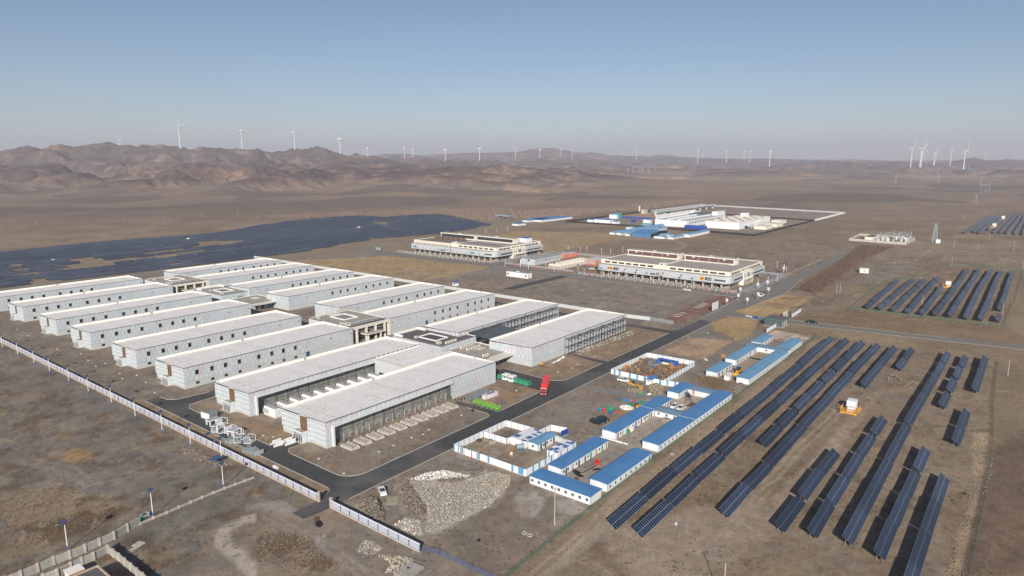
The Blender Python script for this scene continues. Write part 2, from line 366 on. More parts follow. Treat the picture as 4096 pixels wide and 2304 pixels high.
def copy_tree(o, parent=None, loc=None, rz=None, label=None):
    c = o.copy(); C.objects.link(c)
    if parent is not None: c.parent = parent
    if loc is not None: c.location = loc
    if rz is not None: c.rotation_euler[2] = rz
    if label: c['label'] = label
    for ch in kids.get(o.name, []): copy_tree(ch, c)
    return c
kids = {}
def reg(o):
    def walk(p, objs):
        kids[p.name] = [q for q in objs if q.parent == p]
        for q in kids[p.name]: walk(q, objs)
    walk(o, list(C.objects)[-60:]); return o
ORD = ['first', 'second', 'third', 'fourth', 'fifth', 'sixth', 'seventh', 'eighth', 'ninth', 'tenth', 'eleventh', 'twelfth', 'thirteenth', 'fourteenth', 'fifteenth', 'sixteenth', 'seventeenth', 'eighteenth', 'nineteenth', 'twentieth'] + ['%dth' % i for i in range(21, 90)]
for _i, _s in ((21, '21st'), (22, '22nd'), (23, '23rd'), (31, '31st'), (32, '32nd'), (33, '33rd'), (41, '41st'), (42, '42nd'), (43, '43rd')): ORD[_i - 1] = _s
# ------------------------------------------------------------ ground sheet reaching the horizon
NA, NR = 1150, 900
ang = FWD + np.linspace(R(-66), R(66), NA)
def _lg(a, b, n): return a * np.exp(np.linspace(0, 1, n, endpoint=False) * math.log(b / a))
rad = np.concatenate([_lg(45, 1500, 470), _lg(1500, 5600, 470), _lg(5600, 11500, 110), _lg(11500, 19500, 30)]); NR = len(rad)
A_, R_ = np.meshgrid(ang, rad)
gx = (R_ * np.cos(A_)).ravel(); gy = (R_ * np.sin(A_)).ravel()
gzv = gz(gx, gy)
N = len(gx)
# paint: the earth's own colours (gravel, dry grass, red soil ...)
col = np.zeros((N, 3)); rr_ = np.hypot(gx, gy)
def cc(r, g, b): return np.array([r, g, b])
n1 = fbm(gx / 38, gy / 38, 5, 1); n2 = fbm(gx / 9, gy / 9, 4, 2); n3 = fbm(gx / 140, gy / 140, 4, 3)
BR = cc(.155, .120, .088); GR = cc(.150, .135, .120); TAN = cc(.225, .175, .115)
t = sst(.42, .62, n1 * .6 + n3 * .4)[:, None]
col[:] = BR * (1 - t) + cc(.185, .150, .110) * t
def blend(mask, c):
    global col
    m_ = np.clip(mask, 0, 1)[:, None]; col = col * (1 - m_) + np.asarray(c) * m_
def psd(poly):     # signed distance (inside > 0), only near the polygon
    poly = [(float(a), float(b)) for a, b in poly]
    xs = [p[0] for p in poly]; ys = [p[1] for p in poly]; pad = 30
    idx = np.where((gx > min(xs) - pad) & (gx < max(xs) + pad) & (gy > min(ys) - pad) & (gy < max(ys) + pad))[0]
    X = gx[idx]; Y = gy[idx]; ins = np.zeros(len(idx), bool); d = np.full(len(idx), 1e9)
    for i in range(len(poly)):
        (x0, y0), (x1, y1) = poly[i], poly[(i + 1) % len(poly)]
        dx, dy = x1 - x0, y1 - y0; L = dx * dx + dy * dy + 1e-9
        tt = np.clip(((X - x0) * dx + (Y - y0) * dy) / L, 0, 1)
        d = np.minimum(d, np.hypot(X - x0 - tt * dx, Y - y0 - tt * dy))
        cr = ((y0 > Y) != (y1 > Y)); 
        if abs(dy) > 1e-9: ins ^= cr & (X < (x1 - x0) * (Y - y0) / (y1 - y0) + x0)
    return idx, np.where(ins, d, -d)
def area(poly, c, soft=1.5, wob=2.0, ws=8, op=1.0, patch=0, seed=5):
    idx, d = psd(poly)
    if len(idx) == 0: return
    d = d + (fbm(gx[idx] / ws, gy[idx] / ws, 3, seed) - .5) * 2 * wob
    m_ = np.zeros(N); mm = sst(-soft, soft, d) * op
    if patch: mm = mm * sst(.53, .55 + patch * .7, fbm(gx[idx] / 7, gy[idx] / 7, 5, seed + 9, .68))
    m_[idx] = mm; blend(m_, c)
# the open plain: grey-brown with darker purple rock on the hills
hi = sst(8, 45, gzv) * sst(1500, 2300, rr_)
slope = np.zeros((NR, NA)); Z2 = gzv.reshape(NR, NA)
slope[1:, :] = (Z2[1:, :] - Z2[:-1, :]) / (R_[1:, :] - R_[:-1, :]); slope = slope.ravel()
plain = sst(1050, 1700, rr_)
blend(plain * .8, cc(.165, .125, .10)); blend(plain * sst(.5, .60, fbm(gx / 330, gy / 170, 5, 8)) * .8, cc(.20, .15, .11))
blend(plain * sst(.50, .58, fbm(gx / 380, gy / 240, 5, 18)) * .8, cc(.098, .084, .074))
blend(hi * .75, cc(.150, .105, .088)); blend(hi * sst(.50, .68, ridg(gx / 160, gy / 160, 5, 14)) * .8, cc(.07, .052, .047))
blend(hi * sst(.58, .70, fbm(gx / 330, gy / 330, 4, 24)) * .35, cc(.26, .16, .10))
blend(sst(4500, 8000, rr_) * sst(.45, .6, fbm(gx / 1500, gy / 700, 4, 28)) * .6, cc(.22, .135, .10))
# compound and its surroundings: grey-brown gravel
GRV = cc(.170, .152, .137); GRB = cc(.190, .142, .100)
area([(112, 40), (112, 640), (500, 640), (500, 166), (400, 166), (400, 100), (150, 100)], GRV * .96, 3, 4, 25)
area([(112, 169), (112, 600), (380, 600), (380, 169)], cc(.178, .145, .115), 2, 4, 20, .75)
area([(112, 290), (112, 600), (136, 600), (136, 290)], cc(.135, .122, .108), 3, 3, 10, .9)
area([(127, 169), (196, 169), (196, 181), (127, 187)], cc(.175, .15, .125), 1, 1, 6)
area([(114, 165), (118, 165), (118, 300), (114, 300)], cc(.215, .16, .105), 1, 1, 6, .8)
for q in ([(252, 170), (283, 170), (283, 187), (255, 189)], [(202, 170), (231, 170), (231, 184), (204, 184)], [(126, 205), (136, 205), (136, 232), (126, 250)], [(290, 170), (358, 170), (358, 190), (292, 188)]):
    area(q, cc(.235, .165, .105), 1, 1.5, 6, .75)
area([(382, 172), (382, 325), (480, 325), (480, 182)], cc(.165, .15, .137), 3, 5, 22, .95); area([(382, 172), (382, 325), (480, 325), (480, 182)], cc(.25, .225, .20), 2, 4, 18, .35, .12)
area([(385.5, 186), (383, 173.5), (433, 172.5), (480, 175), (488, 188), (470, 190), (414, 187)], cc(.165, .080, .062), 1.2, 1.5, 7, .9)
area([(381, 600), (475, 543), (486, 415), (470, 406), (382, 406)], cc(.275, .205, .12), 2, 3, 20, .95); area([(400, 580), (470, 540), (480, 420), (400, 420)], cc(.20, .14, .085), 2, 4, 16, .7, .1, 15)
area([(382, 400), (480, 400), (486, 336), (382, 336)], cc(.165, .150, .133), 3, 5, 20, .9); area([(384, 345), (425, 345), (425, 400), (384, 400)], cc(.20, .15, .11), 2, 3, 9, .7)
area([(442, 160), (503, 158.5), (516, 155.5), (527, 131), (447, 132), (435, 141)], cc(.30, .215, .11), 1, 1.5, 12)
area([(400, 160), (422, 157.5), (425.5, 139.5), (391, 130.5), (370, 130.4), (377, 144), (382, 149)], cc(.275, .20, .11), 1, 1.5, 12)
area([(344, 160), (360, 151), (367, 132.6), (323, 131.6), (319, 150)], cc(.30, .215, .145), 1, 1.5, 8)
area([(366, 155), (382, 150), (378, 143), (366, 148), (350, 157)], cc(.15, .135, .12), 1.5, 2, 8)
area([(112, 96), (112, 122), (300, 122), (300, 97)], cc(.165, .137, .112), 2, 3, 10, .9)
area([(122, 118), (160, 112), (166, 97), (135, 96)], cc(.27, .255, .235), 2, 3, 6, .55, .12); area([(260, 120), (290, 120), (300, 131), (272, 128)], cc(.17, .135, .10), 1, 2, 6, .8)
area([(112, 100), (160, 104), (150, 118), (120, 120)], cc(.145, .125, .105), 2, 3, 8, .9)
area([(203, 98), (254, 98), (254, 121), (199, 121)], cc(.235, .21, .185), .5, .3, 4); area([(166, 98), (199, 98), (199, 118), (166, 118)], cc(.20, .185, .17), .5, .4, 4)
area([(246, 99), (274, 99), (274, 120), (246, 120)], cc(.265, .235, .205), .5, .3, 4); area([(296, 100), (354, 100), (354, 118), (300, 118)], cc(.245, .205, .165), .7, .6, 4)
area([(384, 101), (407, 101), (405, 122.5), (384, 122.5)], cc(.38, .33, .275), .5, .4, 4); area([(384, 101), (407, 101), (405, 122.5), (384, 122.5)], cc(.16, .11, .07), 1, 1, 3, .8, .06, 44)
area([(272, 129), (307, 129), (307, 155), (272, 155)], cc(.125, .113, .103), .5, .3, 4); area([(162, 123), (190, 123), (190, 153), (162, 153)], cc(.225, .19, .15), .5, .4, 4)
area([(178, 143.5), (190.5, 143), (190.5, 153.5), (178, 153)], cc(.085, .09, .092), .4, .3, 4, .9)
# rubble field
RUB = [r32(*p) for p in ((1400, 540), (1500, 480), (1900, 400), (2400, 390), (2576, 440), (2560, 540), (2350, 750), (1770, 1030), (1600, 1040), (1700, 900), (1500, 700))]
area(RUB, cc(.30, .275, .235), 1, 1.5, 4, .95)
# right solar field: brown scrub
RS = [(112, 96), (410, 99), (412, 0), (395, -60), (60, -80), (60, 96)]
area(RS, cc(.178, .140, .100), 2, 2, 10, .9); area(RS, cc(.115, .088, .062), 2, 2, 10, .75, .12, 25); area(RS, cc(.185, .165, .14), 2, 2, 10, .5, .09, 35)
area([(115, 94), (410, 97), (410, 91.5), (130, 87)], cc(.225, .18, .135), 1, 2, 14, .8)
area([(196, 56), (330, 52), (330, 49.5), (180, 50)], cc(.245, .195, .15), 1, 1.2, 9, .85); area([(150, 88), (196, 60), (180, 48), (130, 62)], cc(.235, .195, .16), 2, 2, 9, .7)
RF = [r34(X, Y) for X, Y in ((2060, 0), (2230, 0), (2200, 500), (2100, 800), (1960, 1449), (1800, 1449), (1990, 820), (2060, 600))]
area(RF, cc(.31, .235, .155), 1, 1.5, 6, .85)
area([P(x, y) for x, y in ((3960, 1800), (4096, 1700), (4300, 2100), (4200, 2304), (3860, 2304), (3900, 2100))], cc(.115, .082, .062), 3, 3, 10, .85); area([P(x, y) for x, y in ((3980, 1400), (4096, 1400), (4096, 1760), (3950, 1760))], cc(.165, .13, .095), 2, 2, 10, .8)
# land right of the road, beyond the gate
area([(412, 0), (432, 84), (432, 125), (410, 122), (410, 98)], cc(.20, .155, .10), 1, 2, 12, .8)
area([(438, 0), (448, 85), (440, 130), (505, 128), (500, 16), (450, -10)], cc(.165, .118, .078), 1, 2.5, 14, .85)
area([(470, 128), (530, 131), (560, 125), (560, 104), (497, 104), (480, 110)], cc(.2, .165, .13), 2, 3, 10, .6)
area([r14(*p) for p in ((270, 520), (480, 590), (700, 430), (900, 250), (1280, 90), (900, 70), (640, 300))], cc(.125, .078, .052), 3, 5, 16, .9)
area([r14(*p) for p in ((800, 455), (960, 380), (1000, 300), (1200, 285), (1500, 300), (1330, 390), (1150, 470))], cc(.175, .16, .148), 2, 3, 14, .9)
area([r14(*p) for p in ((1190, 250), (1470, 235), (1640, 110), (1660, 115), (1480, 245), (1250, 260))], cc(.30, .27, .24), 1, 1.5, 8, .6)
area([(500, 16), (500, 100), (640, 104), (770, 80), (770, 18)], cc(.165, .12, .082), 2, 3, 14, .85)
area([(592, 158), (592, 310), (860, 300), (860, 172)], cc(.155, .13, .112), 4, 8, 30, .8); area([(592, 158), (592, 310), (860, 300), (860, 172)], cc(.21, .155, .10), 3, 6, 24, .7, .1, 55)
area([(597, 330), (597, 600), (760, 600), (860, 330)], cc(.27, .20, .12), 4, 8, 30, .8); area([(640, 330), (620, 420), (760, 430), (860, 330)], cc(.15, .12, .095), 3, 6, 24, .8)
area([(915, 307), (915, 614), (1437, 611), (1389, 308)], cc(.19, .16, .14), 3, 4, 30, .9); area([(1080, 612), (1090, 430), (1240, 440), (1300, 610)], cc(.30, .19, .13), 3, 4, 30, .9)
area([(380, 600), (520, 560), (590, 560), (900, 620), (1000, 760), (880, 900), (150, 900), (100, 645), (380, 640)], cc(.185, .15, .115), 4, 6, 30, .8)
# west side, outside the fence: grey gravel with brown scrub and tracks
WS = [(111, 168), (111, 700), (-500, 700), (-200, 190), (40, 150)]
area(WS, cc(.135, .127, .117), 2, 4, 20, .95); area(WS, cc(.105, .073, .045), 2, 4, 20, .85, .07, 65); area(WS, cc(.21, .17, .125), 2, 4, 20, .5, .07, 75)
area([r31(*p) for p in ((620, 300), (700, 190), (860, 150), (930, 200), (900, 280), (760, 310))], cc(.22, .155, .085), .6, 1, 5, .9)
area([r31(*p) for p in ((0, 700), (300, 560), (620, 560), (1000, 620), (1300, 620), (1330, 720), (1100, 900), (500, 1150), (0, 1300))], cc(.20, .155, .11), 2, 3, 9, .75)
area([r31(*p) for p in ((0, 700), (300, 560), (620, 560), (1000, 620), (1300, 620), (1330, 720), (1100, 900), (500, 1150), (0, 1300))], cc(.085, .057, .034), 2, 3, 9, .9, .06, 85)
SW = [r31(*p) for p in ((2576, 480), (1150, 1080), (1500, 1449), (2576, 1449))] 
area([(40, 20), (40, 150), (96, 165), (111, 163), (111, 100), (130, 60), (120, 20)], cc(.155, .138, .122), 2, 3, 12, .95)
area([(40, 20), (40, 150), (96, 165), (111, 163), (111, 100), (130, 60), (120, 20)], cc(.21, .165, .125), 2, 3, 9, .75, .1, 95)
TR = [r31(*p) for p in ((2576, 820), (2350, 880), (2170, 1000), (2150, 1130), (2330, 1300), (2500, 1449), (2576, 1449), (2576, 1300), (2380, 1150), (2300, 1000), (2450, 930), (2576, 900))]
area(TR, cc(.30, .27, .235), .8, .6, 4, 1.0)
area([r32(*p) for p in ((0, 740), (160, 820), (330, 850), (420, 800), (250, 700), (0, 640))], cc(.25, .225, .20), 1, 1.5, 5, .6)
area([r32(*p) for p in ((0, 980), (300, 1010), (560, 1100), (620, 1180), (800, 1300), (700, 1430), (300, 1300), (0, 1290))], cc(.10, .068, .04), 1, 1.5, 3, .9, .07, 105)
area([r32(*p) for p in ((600, 1000), (900, 1040), (760, 1210), (640, 1190))], cc(.28, .265, .25), 1, 1.5, 4, .6, .1)
area([(60, 96), (60, 60), (130, 58), (144, 94)], cc(.150, .12, .092), 2, 2, 8, .7)
area([r33(*p) for p in ((100, 560), (200, 540), (330, 700), (240, 860), (60, 830), (0, 700))], cc(.33, .32, .30), 1, 1.5, 5, .6); area([r33(*p) for p in ((480, 710), (620, 690), (740, 800), (600, 840), (480, 800))], cc(.33, .32, .30), 1, 1.5, 5, .6)
area([r33(*p) for p in ((1000, 700), (960, 850), (780, 1010), (560, 1200), (250, 1449), (380, 1449), (800, 1130), (1040, 860), (1130, 700))], cc(.235, .205, .175), 1, 1, 6, .8)
area([fa(130, 640), fa(480, 555), fa(790, 510), fa(1290, 520), fb(380, 630), fb(250, 690), fb(330, 690), fb(440, 630), fb(300, 560), fa(820, 480), fa(420, 570)], cc(.22, .2, .18), 3, 3, 20, .7)
CP = [(112, 100), (112, 560), (136, 560), (380, 560), (470, 400), (490, 190), (400, 168), (300, 120), (260, 122)]
area(CP, cc(.235, .215, .19), 3, 4, 20, .45, .12, 141); area(CP, cc(.115, .10, .088), 3, 4, 20, .5, .10, 151); area(CP, cc(.195, .14, .095), 3, 4, 20, .45, .10, 161)
area([(500, 20), (440, 130), (600, 330), (900, 300), (900, 20)], cc(.235, .19, .14), 4, 8, 40, .5, .12, 171); area([(500, 20), (440, 130), (600, 330), (900, 300), (900, 20)], cc(.11, .085, .065), 4, 8, 40, .5, .10, 181)
area([(112, 120), (162, 120), (162, 156), (112, 156)], cc(.24, .225, .205), 2, 2, 8, .5, .12, 191); area(WS, cc(.08, .075, .072), 2, 4, 20, .45, .12, 201)
def trk(fn, pts, wd, c, op=.7, gauge=0):
    q = [fn(*p) for p in pts]
    for off in ((-gauge, gauge) if gauge else (0,)):
        L_, R2 = [], []
        for i, p in enumerate(q):
            a, b_ = q[max(0, i - 1)], q[min(len(q) - 1, i + 1)]; d = math.hypot(b_[0] - a[0], b_[1] - a[1]); nx, ny = -(b_[1] - a[1]) / d, (b_[0] - a[0]) / d
            L_.append((p[0] + nx * (off + wd / 2), p[1] + ny * (off + wd / 2))); R2.append((p[0] + nx * (off - wd / 2), p[1] + ny * (off - wd / 2)))
        area(L_ + R2[::-1], c, .5, .25, 6, op)
LT = cc(.255, .215, .17)
trk(r33, [(200, 1449), (540, 1180), (800, 960), (960, 760), (1150, 620), (1600, 330), (2100, -60)], 1.0, LT, .7, 1.1)
trk(r24, [(-200, 1449), (60, 1300), (300, 1020), (600, 740), (760, 560), (1000, 460), (1400, 380), (1500, 300)], 1.1, LT, .7, 1.2)
trk(r33, [(560, 1230), (760, 1290), (1000, 1449)], 1.0, LT, .5, 1.0); trk(r33, [(2080, 1100), (2300, 850), (2576, 580)], .9, LT, .6, 1.0)
trk(r31, [(300, 300), (700, 380), (900, 520), (1300, 430), (1900, 420)], 1.4, cc(.2, .18, .16), .6, 1.6); trk(r31, [(0, 420), (500, 380), (560, 500), (300, 800)], 1.4, cc(.19, .165, .14), .5, 1.5)
trk(r32, [(100, 830), (420, 1010), (800, 1200), (1100, 1449)], 1.2, cc(.23, .205, .18), .6, 1.2); trk(r32, [(-100, 760), (200, 720), (480, 860)], 1.5, cc(.24, .22, .195), .6, 1.2)
trk(r13, [(760, 560), (1100, 500), (1600, 620), (1500, 800)], 2.2, cc(.2, .18, .16), .5, 2); trk(r13, [(100, 620), (600, 470), (1200, 430)], 2.2, cc(.2, .18, .16), .4, 2)
trk(r23, [(250, 660), (600, 560), (900, 420), (1300, 380)], 1.0, cc(.205, .185, .165), .5, 1.0); trk(r22, [(900, 1180), (1400, 960), (1900, 740), (2300, 600)], .8, cc(.155, .135, .12), .5, .9)
def dust(poly, c, op, seed): area(poly, c, 2, 3, 10, op, .1, seed)
dust([(150, 122), (260, 125), (262, 155), (165, 156), (195, 150)], cc(.185, .155, .125), .6, 115)
dust([(200, 122), (265, 122), (265, 140), (210, 135)], cc(.24, .225, .21), .5, 125)
fine = (fbm(gx / 2.3, gy / 2.3, 3, 6) - .5) * .34 + (n2 - .5) * .30 + (n1 - .5) * .22
col *= (1 + fine * sst(4000, 600, rr_))[:, None]
col = np.clip(col * np.array([1.55, 1.49, 1.41]), .01, .66)
me = bpy.data.meshes.new('ground'); me.vertices.add(N)
me.vertices.foreach_set('co', np.stack([gx, gy, gzv], 1).ravel())
i0 = (np.arange(NR - 1)[:, None] * NA + np.arange(NA - 1)[None, :]).ravel()
quads = np.stack([i0, i0 + 1, i0 + NA + 1, i0 + NA], 1)[:, ::-1]
quads = quads[:, ::-1]
nf = len(quads); me.loops.add(nf * 4); me.polygons.add(nf)
q_ = quads.copy(); q_ = np.stack([i0, i0 + NA, i0 + NA + 1, i0 + 1], 1)
me.loops.foreach_set('vertex_index', q_[:, ::-1].ravel().astype(np.int32))
me.polygons.foreach_set('loop_start', np.arange(nf, dtype=np.int32) * 4)
me.polygons.foreach_set('loop_total', np.full(nf, 4, np.int32)); me.polygons.foreach_set('use_smooth', np.ones(nf, bool))
ca = me.color_attributes.new('earth', 'FLOAT_COLOR', 'POINT')
ca.data.foreach_set('color', np.concatenate([col, np.ones((N, 1))], 1).ravel().astype(np.float32))
me.update(calc_edges=True)
k = NT('earth'); v = k.obj(); at = k.n('VertexColor', layer_name='earth').outputs[0]
nf1 = k.noise(v, 1.3, 5, .75); nf2 = k.noise(v, .33, 4, .7)
mul = k.math('ADD', k.math('MULTIPLY', k.ramp(nf1, .25, .75), .5), k.math('MULTIPLY', k.ramp(nf2, .25, .75), .4))
c = k.mix(1.0, at, k.mix(mul, (.50, .48, .46), (1.46, 1.46, 1.46)), 'MULTIPLY')
sp = k.n('TexVoronoi'); sp.inputs['Scale'].default_value = 1.1; k.l(v, sp.inputs['Vector'])
peb = k.math('MULTIPLY', k.math('LESS_THAN', sp.outputs['Distance'], .16), k.math('GREATER_THAN', k.noise(v, .08, 3), .52))
c = k.mix(k.math('MULTIPLY', peb, .45), c, (.33, .31, .28))
sv = k.n('TexVoronoi'); sv.inputs['Scale'].default_value = .55; k.l(v, sv.inputs['Vector'])
shr = k.math('MULTIPLY', k.math('LESS_THAN', sv.outputs['Distance'], .30), k.ramp(k.noise(v, .045, 4, .7), .50, .56))
c = k.mix(k.math('MULTIPLY', shr, .5), c, (.085, .062, .042))
gx_, gy_, gz_ = k.xyz(v)
rk_ = k.math('MULTIPLY', k.ramp(k.noise(v, .008, 12, .8), .46, .54), k.ramp(gz_, 12, 40))
c = k.mix(k.math('MULTIPLY', rk_, .8), c, (.06, .046, .043))
pl_ = k.math('MULTIPLY', k.ramp(k.noise(v, .03, 8, .75), .52, .66), .4)
c = k.mix(pl_, c, k.mix(1.0, c, (.62, .6, .6), 'MULTIPLY'))
k.l(c, k.b.inputs['Base Color']); k.b.inputs['Roughness'].default_value = 1; k.b.inputs['Specular IOR Level'].default_value = .1
bp = k.n('Bump'); bp.inputs['Strength'].default_value = .35; bp.inputs['Distance'].default_value = .5; k.l(nf1, bp.inputs['Height']); k.l(bp.outputs[0], k.b.inputs['Normal'])
me.materials.append(k.m)
tag(linkobj('ground', me), kind='structure')
del gx, gy, gzv, col, n1, n2, n3, R_, A_
# ------------------------------------------------------------ roads, sheets 4-8 mm apart, kerbs as real steps
def sheet(name, poly, z, mm, cap=None):
    b = MB(); b.poly(poly, z - .05, z, mm); o = b.build(name); return tag(o, kind='structure')
def arc(cx, cy, r, a0, a1, n=8): return [(cx + r * math.cos(R(a0 + (a1 - a0) * i / n)), cy + r * math.sin(R(a0 + (a1 - a0) * i / n))) for i in range(n + 1)]
new = [(111.6, 156.3), (402.4, 159.4), (404.6, 168.0), (361.5, 167.4)] + arc(365, 171.5, 4, 270, 180, 6)[::1][3:] + [(361.5, 197), (362.5, 250), (369, 256), (369, 320), (375, 320), (375, 246), (368, 240), (367, 175), (364, 168.5)]
mainroad = [(111.6, 155.9), (402.4, 159.4), (404.6, 168.0), (371, 167.7)] + arc(371, 172.0, 4.3, 270, 180, 6) + [(366.6, 200), (369.0, 246), (369.0, 560), (374, 560), (374, 246)]
mainroad = [(111.6, 155.9), (402.4, 159.4), (404.6, 168.0)] + arc(370.4, 171.9, 4, 270, 180, 5) + [(367, 560), (361, 560), (360.6, 168.2), (288.4, 167.6), (288.6, 187), (287, 188.5), (284.2, 167.6), (256, 167.3)] + arc(254, 175, 7.8, 270, 185, 6)[0:] + \
    [(247.5, 201), (233, 201), (232.2, 167), (205.6, 166.2)] + arc(204.5, 169.5, 3.4, 270, 185, 5) + [(200.4, 180), (199.8, 188), (196.5, 186)] + arc(193.4, 169.2, 3.6, 0, -90, 5) + [(133.3, 165.2)] + arc(132.8, 172.5, 7.4, 270, 182, 8) + \
    [(125.6, 198)] + arc(131.6, 197, 6, 180, 135, 4) + [(133.6, 200.6), (134.5, 203.5)] + arc(130, 210, 5, 250, 180, 4) + [(124.9, 250), (125.5, 268), (127.5, 272), (141, 273.4), (147, 275), (147, 280.6), (141, 280.2), (127, 281.8), (124.6, 286), (124.2, 291), (118.8, 290.6), (118.6, 166)] + arc(116, 166.5, 2.6, 0, -75, 4) + [(111.6, 161.6)]
sheet('asphalt_road', mainroad, .03, 'asphalt')
sheet('gate_apron', [(102.4, 161.8), (102.6, 156.4), (111.58, 155.6), (111.58, 161.9)], .022, 'asphalt')
sheet('back_road', [(409, 323.5), (489, 323.6), (489, 332.3), (409, 333)], .03, 'asphalt')
oldr = [(402.45, 159.4), (424, 160.2), (426, 139), (427, 122), (434, 83), (446, 4), (458, -90), (473, -90), (457, 4.8), (443.4, 85), (438.5, 127), (435.5, 142)] + arc(444.5, 149.5, 11, 200, 100, 6) + \
    [(460, 157.2), (483, 156.6), (522, 153), (549, 155.2), (608, 163.3), (657, 164), (760, 165), (860, 166), (860, 176), (728, 173.6), (609, 171.3), (556, 169.6), (521, 168), (506, 172)] + arc(503, 178, 4, 270, 180, 4) + \
    [(498.3, 330), (498.3, 410), (508, 414), (640, 414), (640, 422), (510, 422), (500, 428), (498.3, 560), (489, 600), (484, 600), (489.2, 425), (489.2, 176)] + arc(484, 178, 5, 0, -90, 4) + [(434, 170.2), (404.6, 168.0)]
sheet('old_road', oldr, .02, 'oldroad')
sheet('yard_track', [c2(1450, 200), c2(1430, 260), c2(2000, 380), c2(2576, 450), bk(850, 275), bk(900, 245), c2(1900, 270)], .012, 'gravelroad')
sheet('forecourt_paving', [(502, 172), (502, 186), (592, 186), (600, 250), (606, 250), (606, 172)], .01, 'gravelroad')
def kerb(name, pts, wd=.26, h=.12, mm='kerb', z0=0):
    b = MB()
    for p, q in zip(pts[:-1], pts[1:]):
        d = Vector((q[0] - p[0], q[1] - p[1])); L = d.length
        if L < .01: continue
        n_ = Vector((-d.y, d.x)) / L * wd / 2
        b.hull8([(p[0] - n_.x, p[1] - n_.y, z0 - .05), (q[0] - n_.x, q[1] - n_.y, z0 - .05), (q[0] + n_.x, q[1] + n_.y, z0 - .05), (p[0] + n_.x, p[1] + n_.y, z0 - .05)],
                [(p[0] - n_.x, p[1] - n_.y, z0 + h), (q[0] - n_.x, q[1] - n_.y, z0 + h), (q[0] + n_.x, q[1] + n_.y, z0 + h), (p[0] + n_.x, p[1] + n_.y, z0 + h)], mm)
    return tag(b.build(name), kind='structure')
kerb('kerb', [(118, 155.7), (402.4, 159.1)]); kerb('kerb', [(284.2, 167.9), (256, 167.6)] + arc(254, 175, 7.6, 270, 185, 6) + [(247.3, 201)])
kerb('kerb', [(232.2, 167.3), (205.6, 166.5)] + arc(204.5, 169.5, 3.2, 270, 185, 5) + [(200.6, 180)]); kerb('kerb', [(196.6, 180)] + arc(193.4, 169.4, 3.4, 0, -90, 5) + [(133.3, 165.5)] + arc(132.8, 172.5, 7.1, 270, 182, 8) + [(125.9, 198)] + arc(131.6, 197, 5.7, 180, 130, 4) + [(134, 200.8)])
kerb('kerb', [(134.5, 203.8)] + arc(130, 210, 4.8, 250, 180, 4) + [(125.2, 250), (125.8, 268), (127.7, 271.7), (141, 273.1)]); kerb('kerb', [(141, 280.5), (127, 282.1), (124.9, 286), (124.5, 291)], mm='palecon')
kerb('kerb', [(118.3, 290.6), (118.3, 166.5)]); kerb('kerb', [(360.3, 168.5), (288.8, 167.9)])
kerb('kerb', [(426, 139), (424, 159.8)]); kerb('kerb', [(435.8, 141.6), (439, 127), (443.6, 85), (449, 40)], mm='palecon', h=.06); kerb('kerb', [(433.6, 83), (445.6, 4)], mm='palecon', h=.06); kerb('kerb', [(427, 122), (433.8, 83)], mm='palecon', h=.06)
kerb('kerb', [(404.6, 168.3), (434, 170.5), (484, 173.3)], mm='palecon', h=.08); kerb('kerb', [(489, 178), (489, 410)], mm='palecon', h=.08); kerb('kerb', [(460, 157), (522, 152.8), (549, 155), (608, 163.1)], mm='palecon', h=.08)
# ------------------------------------------------------------ the long two-storey halls
WU = [142, 149, 155.5, 162.4, 172.5, 179.5, 185.9, 192.8]
def wall_open(b, axis, fixed, a0, a1, z0, z1, ops, mm, flip=False):
    # vertical wall with real rectangular openings: ops = (a_lo, a_hi, z_lo, z_hi)
    xs = sorted({a0, a1} | {q for o in ops for q in (o[0], o[1])}); zs = sorted({z0, z1} | {q for o in ops for q in (o[2], o[3])})
    for i in range(len(xs) - 1):
        for j in range(len(zs) - 1):
            mx, mz = (xs[i] + xs[i + 1]) / 2, (zs[j] + zs[j + 1]) / 2
            if any(o[0] < mx < o[1] and o[2] < mz < o[3] for o in ops): continue
            if axis == 'x': q = [(xs[i], fixed, zs[j]), (xs[i + 1], fixed, zs[j]), (xs[i + 1], fixed, zs[j + 1]), (xs[i], fixed, zs[j + 1])]
            else: q = [(fixed, xs[i + 1], zs[j]), (fixed, xs[i], zs[j]), (fixed, xs[i], zs[j + 1]), (fixed, xs[i + 1], zs[j + 1])]
            b.face(q if not flip else q[::-1], mm)
def window_mesh(w_, h_, deep=.6, reveal='timber', frame=None, brace=True, seed=0):
    b = MB(); d = deep     # local: opening in the plane y=0, going back to y=+d
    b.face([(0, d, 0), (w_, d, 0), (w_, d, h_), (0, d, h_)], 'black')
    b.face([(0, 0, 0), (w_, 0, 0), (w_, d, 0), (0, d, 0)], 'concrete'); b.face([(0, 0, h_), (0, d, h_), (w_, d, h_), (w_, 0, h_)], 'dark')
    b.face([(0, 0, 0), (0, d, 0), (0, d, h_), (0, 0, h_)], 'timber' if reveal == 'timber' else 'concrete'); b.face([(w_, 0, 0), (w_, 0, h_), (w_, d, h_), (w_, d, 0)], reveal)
    if brace:
        b.bar((.08, .15, .08), (w_ - .08, .18, h_ * .55), .03, 'wood')
    return b.mesh('window')
WIN_U = [window_mesh(1.75, 2.15, .28, 'timber', brace=False), window_mesh(1.75, 2.15, .28, 'timber'), window_mesh(1.75, 1.25, .28, 'timber'), window_mesh(1.75, 1.25, .28, 'concrete', brace=False)]
